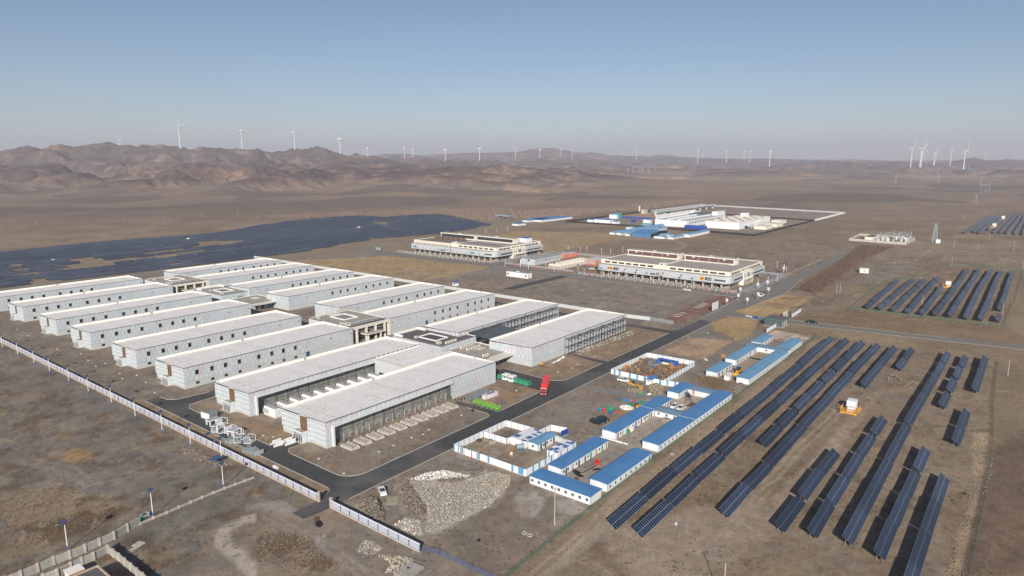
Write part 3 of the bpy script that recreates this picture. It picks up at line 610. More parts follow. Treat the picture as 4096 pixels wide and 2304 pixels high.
def porch(parent, y0, side=-1):
    # entrance box in front of the end wall (local x<0), y0 = its low-y edge
    b = MB(); d = 2.35; wd = 6.2
    b.box(-d, -.003, y0, y0 + .3, .12, 3.9, 'clad_front_plain'); b.box(-d, -.003, y0 + wd - .3, y0 + wd, .12, 3.9, 'clad_front_plain')
    b.box(-d, -.003, y0 + .3, y0 + wd - .3, 3.2, 3.7, 'clad_front_plain', 'tanroof')
    b.box(-d - .15, -d, y0 - .12, y0 + wd + .12, 3.3, 4.15, 'clad_front_plain'); b.box(-d, -.003, y0 - .12, y0 + .02, 3.9, 4.15, 'cream'); b.box(-d, -.003, y0 + wd - .02, y0 + wd + .12, 3.9, 4.15, 'cream')
    b.box(-d - .9, -.003, y0 - .5, y0 + wd + .5, -.2, .115, 'palecon')
    p = b.build('porch', parent)
    g = MB(); g.box(-d + .12, -d + .2, y0 + .3, y0 + wd - .3, .12, 3.2, 'dark')
    for i in range(6):
        yy = y0 + .45 + i * (wd - .9) / 5; g.box(-d + .03, -d + .12, yy - .07, yy + .07, .12, 3.2, 'white')
    g.box(-d + .03, -d + .118, y0 + .3, y0 + wd - .3, 2.5, 2.62, 'white'); g.build('door', p)
    return p
M['clad_front_plain'] = mat('porch_wall', (.55, .60, .63), .7, .08)
def hall(label, x0, y0, x1, y1, clad='clad_teal', H=9.6, left=True, lows=0, door=False, low_seen=(0,), bay=None, steel=None):
    t = thing('data_hall', label, 'hall', (x0, y0, 0), 0, 'long grey panelled data halls')
    L, D = x1 - x0, y1 - y0; b = MB()
    wins = [(u if left else 486.3 - u) - x0 for u in WU]
    ops = []
    if bay: ops.append((bay[0] - x0, bay[1] - x0, -.3, 7.75))
    if not bay and not steel:
        for i, u in enumerate(wins):
            ops.append((u - .875, u + .875, 5.45, 7.6))
            if i < lows or (lows < 0): ops.append((u - .875, u + .875, 1.05, 2.3))
        if door: q = (200 if left else 286.3) - x0; ops.append((q - 1.2, q + 1.2, 0, 2.9))
        for q in ((214.5, 227.5) if left else (272, 258.6)):
            ops.append((q - x0 - .5, q - x0 + .5, 6.5, 7.1))
    if steel:
        for i, u in enumerate(wins):
            ops += [(u - .9, u + .9, 5.2, 7.3), (u - .9, u + .9, 1.2, 3.2)]
    wall_open(b, 'x', 0, 0, L, -.4, H, ops, clad)
    b.face([(L, D, -.4), (0, D, -.4), (0, D, H), (L, D, H)], clad); b.face([(L, 0, -.4), (L, D, -.4), (L, D, H), (L, 0, H)], clad)
    if left:       # end wall with tall brown recess over the porch
        ry0, ry1 = D * .40, D * .40 + 4.6
        b2 = MB()
        wall_open(b2, 'y', 0, 0, D, -.4, H, [(ry0, ry1, 0, H - .45)], 'cladfront')
        b2.box(-.5, -.003, ry0 - 1.6, ry0 - .35, 0, H - .6, 'cladfront'); b2.box(-.5, -.003, D - 1.5, D - .1, 2.6, H - .8, 'cladfront')
        b2.face([(.5, ry0, 0), (.5, ry0, H - .45), (0, ry0, H - .45), (0, ry0, 0)], 'brown'); b2.face([(.5, ry1, 0), (0, ry1, 0), (0, ry1, H - .45), (.5, ry1, H - .45)], 'brown')
        b2.build('front_wall', t)
        r = MB(); r.face([(.5, ry0, 0), (.5, ry1, 0), (.5, ry1, H - .45), (.5, ry0, H - .45)][::-1], 'brown')
        for q in range(1, 3): r.box(.44, .498, ry0 + q * 1.5 - .04, ry0 + q * 1.5 + .04, 0, H - .5, 'wooddark')
        r.build('recess_panel', t)
        porch(t, ry0 + .1)
    else:
        b.face([(0, D, -.4), (0, 0, -.4), (0, 0, H), (0, D, H)], clad)
    b.build('wall', t)
    r = MB(); r.face([(.05, .25, H - .1), (L - .05, .25, H - .1), (L - .05, D - .25, H - 1.0), (.05, D - .25, H - 1.0)], 'hallroof'); r.build('roof', t)
    p = MB()
    for (a, b_, c_, d_, z_) in ((0, L, 0, .25, H - .2), (0, L, D - .25, D, H - 1.1)): p.box(a, b_, c_, d_, z_, H, 'membrane')
    for a, b_ in ((0, .2), (L - .25, L)):      # end parapets follow the fall of the roof
        p.hull8([(a, .25, H - .2), (b_, .25, H - .2), (b_, D - .25, H - 1.1), (a, D - .25, H - 1.1)], [(a, .25, H), (b_, .25, H), (b_, D - .25, H if a else H - .6), (a, D - .25, H if a else H - .6)], 'membrane')
    c0 = MB()
    p.box(-.06, L + .06, -.06, .26, H + .003, H + .04, 'darkcap')
    p.build('parapet', t)
    sep('roof_ladder', t, (L * .46, L * .46 + 1.3, D - .32, D - .252, H - 1.0, H + .08, 'concrete'), (L - .32, L - .252, D * .45, D * .45 + 1.2, H - 1.0, H + .08, 'concrete'))
    if not bay and not steel:
        for i, u in enumerate(wins):
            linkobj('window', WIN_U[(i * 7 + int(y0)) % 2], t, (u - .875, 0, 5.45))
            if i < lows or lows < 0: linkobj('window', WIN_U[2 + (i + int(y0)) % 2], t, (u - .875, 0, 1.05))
        if door:
            q = (200 if left else 286.3) - x0; d = MB(); d.face([(q - 1.2, .5, 0), (q + 1.2, .5, 0), (q + 1.2, .5, 2.9), (q - 1.2, .5, 2.9)], 'dark'); d.box(q - 1.2, q - 1.1, 0, .5, 0, 2.9, 'skyblue'); d.box(q + 1.1, q + 1.2, 0, .5, 0, 2.9, 'skyblue'); d.box(q - .05, q + .05, .1, .2, 0, 2.9, 'skyblue'); d.build('door', t)
        for q in ((214.5, 227.5) if left else (272, 258.6)):
            v_ = MB(); v_.box(q - x0 - .5, q - x0 + .5, .12, .2, 6.5, 7.1, 'steel'); v_.build('vent', t)
    if steel:
        for i, u in enumerate(wins):
            for z_ in (5.2, 1.2):
                wv_ = MB(); wv_.face([(u - .9, .6, z_), (u + .9, .6, z_), (u + .9, .6, z_ + 2.1), (u - .9, .6, z_ + 2.1)], 'black')
                wv_.bar((u + .3, -.3, z_ + .9), (u + .3, .3, z_ + .9), .55, 'membrane', 10); wv_.build('duct_opening', t)
        f = MB(); a, e = (264.5 if y0 > 220 else 286.3) - x0, 347 - x0; n_ = 20 if y0 < 220 else 26
        for i in range(n_ + 1):
            X = a + (e - a) * i / n_
            f.bar((X, -2.3, -.2), (X, -2.3, 8.6), .17, 'darksteel')
            if i % 4 == 0: f.bar((X, -.12, -.2), (X, -.12, 8.6), .15, 'darksteel'); f.bar((X, -2.3, 8.6), (X, 0, 8.6), .14, 'darksteel'); f.bar((X, -2.3, 4), (X, 0, 4), .14, 'darksteel')
        for z_ in (.5, 3.6, 4.3, 8.0, 8.6): f.bar((a, -2.3, z_), (e, -2.3, z_), .15, 'darksteel')
        for z_ in (4.3, 8.6): f.bar((a, -1.2, z_), (e, -1.2, z_), .14, 'darksteel')
        for i in range(0, n_, 2):
            X = a + (e - a) * i / n_; X2 = a + (e - a) * (i + 1) / n_; f.bar((X, -2.3, 8.0), (X2, -1.2, 8.6), .05, 'darksteel')
        f.build('steel_frame', t)
    if bay:
        a, e = bay[0] - x0, bay[1] - x0; f = MB(); dp = 2.2
        f.box(a - .7, e + .5, -.9, -.003, 7.25, 8.1, 'bandlight'); f.box(a - .7, a, -.9, -.003, 0, 7.25, 'bandlight'); f.box(a, e, 0, dp, 7.75, 7.9, 'steel')
        f.build('bay_frame', t)
        g = MB(); g.face([(a, dp, -.3), (e, dp, -.3), (e, dp, 7.75), (a, dp, 7.75)], 'baywall'); g.face([(a, 0, -.3), (a, dp, -.3), (a, dp, 7.75), (a, 0, 7.75)], 'baywall'); g.face([(e, 0, -.3), (e, 0, 7.75), (e, dp, 7.75), (e, dp, -.3)], 'slate')
        for i in range(13):
            X = a + (e - a) * i / 12; g.box(X - .09, X + .09, dp - .2, dp - .003, -.3, 7.7, 'slate')
        g.box(a, e, dp - .12, dp - .004, 3.5, 3.62, 'slate'); g.build('back_wall', t)
        for i in range(10):
            X = a + 2.6 + i * 5.85
            d = MB(); d.box(X, X + 1.6, dp - .09, dp - .004, .3, 1.9, 'concrete'); d.box(X + .4, X + 1.2, dp - .3, dp - .09, .6, 1.3, 'steel'); d.build('cooling_inlet', t); sep('pipe', t, (X + 1.9, X + 1.98, .3, .38, 0, 3.2, 'cream'))
    return t
M['joinwall'] = mat('join_wall', (.5, .52, .53), .7, .06)
M['darkdeck'] = mat('dark_deck', (.05, .06, .065), .6, .3)
M['darkcap'] = mat('dark_coping', (.2, .19, .19), .7); M['bandlight'] = mat('pale_fascia', (.58, .60, .61), .6, .05)
def mbay():
    k = NT('bay_metal'); v = k.obj()
    x, y, z = k.xyz(v)
    c = k.mix(k.ramp(k.noise(v, .6, 5, .7), .35, .7), (.17, .175, .17), (.38, .37, .33))
    g = k.math('LESS_THAN', k.math('FRACT', k.math('DIVIDE', x, 1.2)), .06)
    c = k.mix(g, c, (.05, .055, .06)); k.l(c, k.b.inputs['Base Color']); k.b.inputs['Roughness'].default_value = .45; k.b.inputs['Metallic'].default_value = .15; M['baywall'] = k.m
mbay()
XL0, XL1, XR0, XR1 = 136.0, 228.8, 257.6, 351.2
hall('front hall nearest the main road, dark recessed bay over a row of concrete plinths', XL0, 190.8, XL1, 217, 'clad_pink', bay=(139.2, 199.2))
hall('second hall from the main road, its bay facing ten white cooling units', XL0, 239.6, XL1, 264.8, 'clad_pink', bay=(139.2, 200.2))
hall('hall with two rows of orange-edged windows, left of the grand white entrance portico', XL0, 292, XL1, 318.2, 'clad_orange', lows=8, door=True)
hall('fourth long hall from the main road on the left side of the compound', XL0, 339, XL1, 365.3, 'clad_orange', lows=1)
hall('fifth long hall from the main road on the left side of the compound', XL0, 393, XL1, 419, 'clad_teal', lows=1)
hall('sixth long hall from the main road on the left side of the compound', XL0, 441, XL1, 466.5, 'clad_teal', lows=1)
hall('hall at the left picture edge but one, ending beside the farther portico', XL0, 496, XL1, 520.5, 'clad_teal', lows=1)
hall('leftmost hall, cut by the picture edge, right before the large solar array', XL0, 543.5, XL1, 569, 'clad_teal', lows=1)
hall('front hall of the right wing, dark steel frame standing along its near side', XR0, 191.8, XR1, 219, 'clad_pink', left=False, steel=True)
hall('second hall of the right wing, steel frame half hidden behind the front one', XR0, 240.3, XR1, 266.2, 'clad_pink', left=False, steel=True)
hall('right-wing hall with two rows of windows, right of the grand white portico', XR0, 293.3, XR1, 319.8, 'clad_orange', left=False, lows=8, door=True)
hall('fourth hall of the right wing, behind the one beside the grand portico', XR0, 340.6, XR1, 366, 'clad_orange', left=False)
hall('fifth hall of the right wing, single row of windows', XR0, 395, XR1, 421, 'clad_teal', left=False)
hall('sixth hall of the right wing, behind the farther low link roof', XR0, 443, XR1, 469.2, 'clad_teal', left=False)
hall('seventh hall of the right wing, right of the farther portico', XR0, 497, XR1, 524, 'clad_teal', left=False)
hall('rearmost hall of the right wing, nearest the large solar array', XR0, 546.3, XR1, 571.3, 'clad_teal', left=False)
# ------------------------------------------------------------ links and lobbies between the wings
def slab_building(name, label, x0, x1, y0, y1, H, roofm, wallm='clad_teal', par=.5, parm='membrane', cat='building', group=None):
    t = thing(name, label, cat, (x0, y0, 0), 0, group); L, D = x1 - x0, y1 - y0
    b = MB()
    b.face([(0, 0, -.3), (L, 0, -.3), (L, 0, H), (0, 0, H)], wallm); b.face([(L, D, -.3), (0, D, -.3), (0, D, H), (L, D, H)], wallm)
    b.face([(L, 0, -.3), (L, D, -.3), (L, D, H), (L, 0, H)], wallm); b.face([(0, D, -.3), (0, 0, -.3), (0, 0, H), (0, D, H)], wallm); b.build('wall', t)
    r = MB(); r.face([(.2, .2, H - par), (L - .2, .2, H - par), (L - .2, D - .2, H - par), (.2, D - .2, H - par)], roofm); r.build('roof', t)
    p = MB()
    for (a, b_, c_, d_) in ((0, L, 0, .2), (0, L, D - .2, D), (0, .2, .2, D - .2), (L - .2, L, .2, D - .2)): p.box(a, b_, c_, d_, H - par - .01, H + .02, parm)
    p.build('parapet', t); return t
def skylight(t, x0, x1, y0, y1, z):
    s = MB()
    for (a, b_, c_, d_) in ((x0 - .5, x1 + .5, y0 - .5, y0), (x0 - .5, x1 + .5, y1, y1 + .5), (x0 - .5, x0, y0, y1), (x1, x1 + .5, y0, y1)): s.box(a, b_, c_, d_, z - .02, z + .55, 'white')
    s.face([(x0, y0, z - .9), (x1, y0, z - .9), (x1, y1, z - .9), (x0, y1, z - .9)], 'black')
    o = s.build('skylight', t)
    g = MB(); nx, ny = 7, 6
    for i in range(1, nx): X = x0 + (x1 - x0) * i / nx; g.box(X - .15, X + .15, y0, y1, z - .12, z + .0, 'white')
    for i in range(1, ny): Y = y0 + (y1 - y0) * i / ny; g.box(x0, x1, Y - .15, Y + .15, z - .14, z - .02, 'white')
    g.build('glazing_bars', o); return o
def vent_unit(label, x, y, z, s=1.5, grp='rooftop vent boxes'):
    b = MB(); b.box(-s / 2, s / 2, -s / 2, s / 2, 0, .9, 'palecon'); b.box(-s / 2 - .15, s / 2 + .15, -s / 2 - .15, s / 2 + .15, .9, 1.1, 'offwhite')
    return tag(b.build('roof_vent', None, (x, y, z)), label, 'roof vent', grp)
def condenser(x, y, z, label, grp, name='condenser_unit', s=1.0):
    o = thing(name, label, 'condenser', (x, y, z), 0, grp)
    b = MB(); b.box(-.6 * s, .6 * s, -.45 * s, .45 * s, .35, 1.5, 'cream'); 
    for a in (-1, 1):
        for c_ in (-1, 1): b.box(a * .55 * s - .05, a * .55 * s + .05, c_ * .4 * s - .05, c_ * .4 * s + .05, 0, .35, 'cream')
    b.box(-.5 * s, .5 * s, -.47 * s, -.452 * s, .45, 1.35, 'concrete'); b.build('casing', o)
    f = MB(); f.bar((0, 0, 1.5), (0, 0, 1.66), .42 * s, 'dark', 12); f.build('fan', o); return o
def portico(x0, x1, y0, y1, H, label, near):
    t = slab_building('entrance_lobby', label, x0, x1, y0, y1, H, 'tanroof', 'clad_teal', .35, 'offwhite')
    L, D = x1 - x0, y1 - y0
    # grand front at local y<0: frame, columns, brown soffit band, glazed clerestory
    f = MB(); f.box(.1, L - .1, -4.6, -3.7, H - 1.5, H + .1, 'offwhite'); f.box(0.0, 1.1, -4.6, -.003, -.2, H - 1.5, 'offwhite'); f.box(L - 1.7, L - .1, -4.6, -.003, -.2, H - 1.5, 'offwhite')
    f.build('portico_frame', t)
    d = MB(); d.box(1.1, L - 1.7, -3.7, -.003, H - .7, H - .3, 'steel'); d.build('portico_roof', t)
    for i in range(4):
        X = 3.6 + i * (L - 8.2) / 3 * 1.0; c_ = MB(); c_.box(X - .45, X + .55, -4.65, -3.65, -.2, H - 1.5, 'offwhite'); c_.build('column', t)
    s = MB(); s.box(1.1, L - 1.7, -1.3, -1.0, H - 3.4, H - 1.0, 'brown'); s.box(1.1, L - 1.7, -1.7, -.9, H - 4.1, H - 3.4, 'offwhite'); s.build('soffit_band', t)
    g = MB(); g.box(1.1, L - 1.7, -.4, -.1, 0, H - 3.4, 'glass')
    for i in range(15): X = 1.6 + i * (L - 3.6) / 14; g.box(X - .06, X + .06, -.5, -.4, 0, H - 3.4, 'steel')
    for z_ in (2, 3.6): g.box(1.1, L - 1.7, -.52, -.42, z_, z_ + .1, 'steel')
    g.build('glass_front', t)
    c_ = MB(); c_.box(8.0, 20.5, -7.2, -.9, 4.1, 4.75, 'offwhite', 'tanroof'); c_.box(9.5, 10.3, -6.6, -5.9, 0, 4.1, 'offwhite'); c_.box(18.4, 19.2, -6.6, -5.9, 0, 4.1, 'offwhite'); c_.build('canopy', t)
    k_ = MB(); k_.box(3.0, L - 4.0, .6, 1.2, H - .3, H + 1.25, 'white'); k_.box(3.0, 3.6, 1.2, 4.6, H - .3, H + 1.25, 'white')
    ko = k_.build('clerestory', t); q = MB()
    n_ = 20
    for i in range(n_):
        X = 3.2 + i * (L - 7.4) / n_
        for z_ in (H + .05, H + .65): q.box(X + .15, X + .9, .55, .597, z_, z_ + .5, 'black')
    for i in range(4):
        for z_ in (H + .05, H + .65): q.box(2.95, 2.997, 1.0 + i * .85, 1.6 + i * .85, z_, z_ + .5, 'black')
    q.build('pane', ko)
    skylight(t, 10.2, 19.5, 15.0, 27.0, H - .35)
    lr = MB()
    for i in range(7): lr.box(12, 20, 29.5 + i * 1.1, 29.7 + i * 1.1, H - .34, H - .14, 'offwhite')
    lr.build('roof_battens', t)
    for i, (a, b_) in enumerate(((2.5, 4.5), (3.2, 1.8), (22, 33), (3, 26))):
        vent_unit('small concrete vent on the %s lobby roof, %s' % (near, ('by its left parapet', 'at its front left corner', 'at its rear right corner', 'near its left edge behind the skylight')[i]), x0 + a, y0 + b_ + 3, H - .34)
    st = MB(); st.box(0, L, -9, -.003, -.2, .15, 'yardcon'); st.build('forecourt', t)
    return t
portico(229.1, 257.3, 297.6, 332, 9.5, 'grand entrance lobby with white columned portico between the nearer wings', 'near')
portico(229.1, 257.3, 502.6, 541, 9.5, 'farther entrance lobby with white columned portico, deep between the rear wings', 'far')
def lobby2(x0, x1, y0, y1, H, label, roofm, near):
    t = slab_building('office_block', label, x0, x1, y0, y1, H, roofm, 'clad_teal', .3)
    L, D = x1 - x0, y1 - y0
    skylight(t, 6.4, 14.8, 10.2, 22.6, H - .3)
    k_ = MB(); k_.box(.5, L - 8, D - .7, D - .2, H - .2, H + 1.1, 'membrane'); k_.box(L - 8.6, L - 8, D - 6, D - .7, H - .2, H + 1.1, 'membrane'); k_.box(.3, .9, D - 7, D - 1, H - .2, H + 1.0, 'white'); k_.build('upstand', t)
    for i in range(3):
        q = MB(); q.box(12.4 + i * 1.6, 13.1 + i * 1.6, -.06, -.003, 2.6, 5.0, 'glass'); q.build('window', t)
    q = MB(); q.box(7.4, 9.4, -1.6, -.003, 4.2, 4.4, 'offwhite'); q.box(7.7, 9.1, -.08, -.004, .2, 4.1, 'teal'); q.build('door_canopy', t)
    vent_unit('pale concrete hatch on the %s office block roof' % near, x0 + 3.5, y0 + 5, H - .29, 2.2)
    vent_unit('low vent on the rear part of the %s office block roof' % near, x0 + 4, y0 + D * .62, H - .29, 1.4)
    return t
lobby2(237.5, 264, 233.6, 269.5, 7.6, 'office block with dark bitumen roof and square white-barred skylight', 'darkroof', 'near')
lobby2(237.5, 264, 444.5, 479.5, 7.6, 'farther office block with tan roof and square skylight, between the rear wings', 'tanroof', 'far')
def lowlink(x0, x1, y0, y1, H, label):
    t = slab_building('link_building', label, x0, x1, y0, y1, H, 'tanroof', 'clad_teal', .3)
    c_ = MB(); c_.poly([(-1, -6.5), (x1 - x0 + 1, -6.5), (x1 - x0 + 1, -.003), (-1, -.003)], H - .7, H - .3, 'offwhite', 'offwhite'); c_.build('canopy', t)
    sep('door', t, *[(3 + i * 4.4, 5.2 + i * 4.4, -.08, -.003, 0, 2.6, 'dark' if i < 2 else 'skyblue') for i in range(3)])
    b_ = MB()
    for i in range(6): b_.box(9.5, 15, 12 + i * 1.15, 12.2 + i * 1.15, H - .29, H - .1, 'offwhite')
    b_.build('roof_battens', t)
    return t
lowlink(242.2, 262.4, 209.3, 233.3, 4.9, 'low link building with tan roof full of condensers, joining front hall and right wing')
lowlink(242.2, 262.4, 415.2, 440, 4.9, 'farther low link building with empty tan roof, behind the fourth halls')
for i in range(7):
    condenser(247.5 + (i % 7) * 1.55, 229 - 0.0, 4.6, 'cream condenser, %s from the left in the rear row on the low link roof' % ORD[i], 'condensers on the low link roof')
for i in range(7):
    condenser(247.5 + i * 1.55, 224.8, 4.6, 'cream condenser, %s from the left in the middle row on the low link roof' % ORD[i], 'condensers on the low link roof')
for i in range(3):
    condenser(244.3 + i * 1.6, 211.3 + i * .0, 4.6, 'cream condenser, %s from the left in the front row on the low link roof' % ORD[i], 'condensers on the low link roof')
for i in range(5):
    condenser(243 + i * 1.7, 235.2, 7.3, 'cream condenser, %s from the left near the dark roof front edge' % ORD[i], 'condensers on the dark roof'); condenser(257.5 + i * 1.6, 243 - i * .9, 7.3, 'cream condenser, %s from the left by the dark roof right corner' % ORD[i], 'condensers on the dark roof')
# mid block joining halls one and two
t = thing('joining_hall', 'pale flat-roofed block joining the two front halls, with a plain grey end wall', 'building', (199.6, 217, 0))
b = MB(); b.box(0, 29.4, .003, 22.55, -.3, 8.95, 'joinwall', 'hallroof'); b.build('wall', t)
b = MB(); b.box(-.25, 0, 0, 22.5, 8.6, 9.3, 'palecon'); b.box(0, 29, 22.1, 22.5, 8.96, 9.35, 'membrane')
for i in range(10): b.box(1 + i * 2.9, 1.15 + i * 2.9, 22.2, 22.5, 9.35, 10.0, 'white')
b.build('parapet', t)
b = MB(); b.box(-.06, -.003, 3, 20, -.2, 3.0, 'dark')
for q in (3, 9, 15, 20): b.box(-.35, -.003, q - .2, q + .2, -.2, 3.1, 'white')
b.build('service_opening', t)
# steel roof deck under construction between the right wing's first halls
t = thing('steel_roof_deck', 'dark ribbed steel roof deck under construction between two right-wing halls', 'roof deck', (264.3, 219.3, 0))
b = MB()
for i in range(22):
    b.box(i * 1.2, i * 1.2 + .75, .2, 20.7, 7.35, 7.5, 'slate'); b.box(i * 1.2 + .75, i * 1.2 + 1.2, .2, 20.7, 7.1, 7.25, 'darkdeck')
b.build('deck', t); b = MB()
for x_ in (.4, 8, 16, 25):
    for y_ in (.5, 10, 20): b.bar((x_, y_, -.2), (x_, y_, 7.1), .16, 'slate')
b.build('column', t)
b = MB()
for i in range(8):
    b.box(.1, .9, 3 + i * 2.2, 4.4 + i * 2.2, 0, 3, 'dark')
b.build('stored_ducts', t)
# cooling units and plinths
def chiller():
    t = thing('cooling_unit', 'x', 'cooling unit', (0, 0, 0), 0, 'white cooling units between the two front halls')
    b = MB(); b.box(-.1, 3.1, 0, 8.0, 0, .45, 'palecon'); b.build('plinth', t)
    b = MB(); b.box(0, 3.0, .1, 7.9, .45, 3.3, 'white'); b.box(.1, 2.4, .4, 7.6, 3.3, 3.75, 'white', 'galv')
    for i in range(5): b.box(.25 + i * .55, .27 + i * .55, .06, .098, .6, 3.2, 'concrete')
    for i in range(6): b.box(-.03, -.003, .6 + i * 1.25, .64 + i * 1.25, .6, 3.2, 'concrete')
    b.build('casing', t)
    sep('intake_grille', t, (-.9, 0, 4.2, 7.2, 1.6, 2.9, 'galv'))
    for i in range(3): f = MB(); f.bar((1.3, 1.6 + i * 2.3, 3.76), (1.3, 1.6 + i * 2.3, 3.84), .7, 'concrete', 12); f.build('fan', t)
    return t
ch = reg(chiller())
for i in range(10):
    lab = 'white cooling unit, %s from the open end between the two front halls' % ORD[i]
    if i == 0: ch.location = (140.9, 229.8, 0); ch['label'] = lab
    else: copy_tree(ch, None, (140.9 + i * 5.86, 229.8, 0), 0, lab)
def plinth():
    t = thing('concrete_plinth', 'x', 'plinth', (0, 0, 0), 0, 'concrete plinths along the front hall')
    b = MB(); b.poly([(0, .3), (3.7, 0), (3.9, 6.2), (.1, 6.5)], -.1, .75, 'palecon'); b.build('base', t)
    sep('stub', t, *[(j, j + .6, .5 + i * 1.6, 1.1 + i * 1.6, .75, 1.3, 'concrete') for i in range(4) for j in (.3, 2.9)]); return t
ph = reg(plinth())
for i in range(11 - 1):
    lab = 'rough concrete plinth, %s from the near corner along the front hall' % ORD[i]
    if i == 0: ph.location = (140.1, 182.2, 0); ph['label'] = lab
    else: copy_tree(ph, None, (140.1 + i * 5.66, 182.3, 0), random.uniform(-.03, .03), lab)
# ------------------------------------------------------------ blue-roofed site cabins
def cabin_window(parent, x, y, z=.95, face='y', w_=.9, h_=.9, mm='dark'):
    b = MB()
    if face == 'y': b.box(x - w_ / 2 - .08, x + w_ / 2 + .08, y - .05, y - .003, z - .08, z + h_ + .08, 'white'); b.box(x - w_ / 2, x - .04, y - .075, y - .053, z, z + h_, mm); b.box(x + .04, x + w_ / 2, y - .075, y - .053, z, z + h_, mm)
    else: b.box(x - .05, x - .003, y - w_ / 2 - .08, y + w_ / 2 + .08, z - .08, z + h_ + .08, 'white'); b.box(x - .075, x - .053, y - w_ / 2, y - .04, z, z + h_, mm); b.box(x - .075, x - .053, y + .04, y + w_ / 2, z, z + h_, mm)
    return b.build('window', parent)
def cabin_door(parent, x, y, mm='brown', w_=.85, h_=2.05, z=.05):
    b = MB(); b.box(x - w_ / 2, x + w_ / 2, y - .07, y - .003, z, z + h_, mm)
    return b.build('door', parent)
def cabin(label, x0, x1, y0, y1, z0=0, H=2.6, rise=.16, roof='blueroof', along='x', wins=0, doors=(), wface=(), wend=0, group='blue-roofed site cabins', seams=()):
    t = thing('site_cabin', label, 'cabin', (x0, y0, z0), 0, group); L, D = x1 - x0, y1 - y0
    b = MB(); i = .12
    if along == 'x':
        b.poly([(i, i), (L - i, i), (L - i, D - i), (i, D - i)], -.3, H, 'shedwall')
        b.face([(i, i, H), (i, D - i, H), (i, D / 2, H + rise * .9)][::-1], 'shedwall'); b.face([(L - i, i, H), (L - i, D - i, H), (L - i, D / 2, H + rise * .9)], 'shedwall')
    else:
        b.poly([(i, i), (L - i, i), (L - i, D - i), (i, D - i)], -.3, H, 'shedwall')
        b.face([(i, i, H), (L - i, i, H), (L / 2, i, H + rise * .9)], 'shedwall'); b.face([(i, D - i, H), (L - i, D - i, H), (L / 2, D - i, H + rise * .9)][::-1], 'shedwall')
    for X in (i - .004, L - i - .096):
        for Y in (i - .004, D - i - .096): b.box(X, X + .1, Y, Y + .1, -.3, H, 'skyblue')
    b.build('wall', t)
    r = MB(); e = .18; h1 = H + .02; h2 = H + rise
    if along == 'x':
        for (ya, yb, za, zb) in ((-e, D / 2, h1, h2), (D / 2, D + e, h2, h1)):
            r.hull8([(-e, ya, za), (L + e, ya, za), (L + e, yb, zb), (-e, yb, zb)], [(-e, ya, za + .08), (L + e, ya, za + .08), (L + e, yb, zb + .08), (-e, yb, zb + .08)], roof)
        for s in seams: r.box(s - .06, s + .06, -e, D + e, h2 + .07, h2 + .12, 'white')
    else:
        for (xa, xb, za, zb) in ((-e, L / 2, h1, h2), (L / 2, L + e, h2, h1)):
            r.hull8([(xa, -e, za), (xb, -e, zb), (xb, D + e, zb), (xa, D + e, za)], [(xa, -e, za + .08), (xb, -e, zb + .08), (xb, D + e, zb + .08), (xa, D + e, za + .08)], roof)
    r.build('roof', t)
    for k_ in range(wins):
        X = L * (k_ + .5) / wins
        if not any(abs(X - d[0]) < .9 for d in doors): cabin_window(t, X, i)
    for d in doors: cabin_door(t, d[0], i, d[1])
    for k_ in range(wend):
        cabin_window(t, i, D * (k_ + .5) / wend, face='x')
    return t
BRN, GN = 'maroon', 'green'
cabin('blue-roofed cabin set crosswise at the near end, windows on its outer side', 159.4, 165.9, 97.0, 119.5, along='y', wend=9)
cabin('blue-roofed cabin parallel to the striped wall, green and brown doors facing the yard with timber', 169.4, 198.5, 113.9, 119.6, wins=12, doors=((2.6, BRN), (6.4, 'concrete'), (10.2, 'dark'), (14, BRN), (17.6, GN), (21, 'timber'), (25, GN), (27.8, 'timber')))
cabin('blue-roofed cabin by the green mesh fence at the near end of camp', 169.4, 198.6, 97.1, 103.7, wins=9, doors=((27.6, GN),))
cabin('longest left-hand camp cabin with many doors facing the paved yard, near the parked black cars', 205.8, 251.7, 115.1, 121.2, wins=20, doors=((1.6, BRN), (5, 'concrete'), (8.6, GN), (10.4, BRN), (15.2, 'dark'), (19.5, BRN), (23, 'timber'), (26, GN), (27.8, BRN), (31, 'timber'), (42.5, BRN), (44.8, 'dark')), seams=(30.0,))
cabin('very long blue-roofed cabin along the green mesh fence, windows all along its outer side', 205.6, 273.9, 98.0, 104.6, wins=22, seams=(30.0,))
cabin('low-roofed link cabin joining the two long camp cabins between two yards', 235.9, 242.1, 104.8, 115.0, H=2.3, rise=.45, roof='greyblueroof', along='y', wend=3)
cabin('short blue-roofed cabin behind the flagpole yard, nearest the fenced cable yard', 259.5, 274.2, 115.7, 121.2, wins=6, doors=((4.3, 'concrete'), (8, BRN), (10.5, BRN)))
cabin('link cabin closing the far end of the flagpole yard', 268.2, 274.3, 104.8, 115.6, H=2.3, rise=.45, roof='greyblueroof', along='y', wend=0)
cabin('small pale blue cabin, nearest of the upper camp, behind dry brush', 297, 315.8, 114, 119.6, roof='paleblueroof', wins=5, doors=((3, BRN), (7, BRN), (12, 'dark'), (15.5, BRN)))
cabin('upper camp cabin with half faded and half bright blue roof, left of the bare yard', 322.2, 352, 114.5, 120.3, roof='paleblueroof', wins=9, doors=((3, 'dark'), (7, BRN), (11, BRN), (15, 'dark'), (20, BRN), (27, BRN)))
cabin('upper camp link cabin crossing between the left and right cabins', 353.6, 360, 99.6, 121, H=2.5, rise=.35, roof='greyblueroof', along='y', wend=3)
cabin('farthest left cabin of the upper camp, red doors facing the concrete yard', 362, 382, 115.4, 121.3, roof='paleblueroof', wins=8, doors=((8, BRN), (11, BRN), (14, 'dark'), (16.5, BRN), (19, 'red')))
cabin('long pale blue upper camp cabin along the green mesh fence', 296.6, 353.4, 98.9, 105.0, roof='paleblueroof', wins=24)
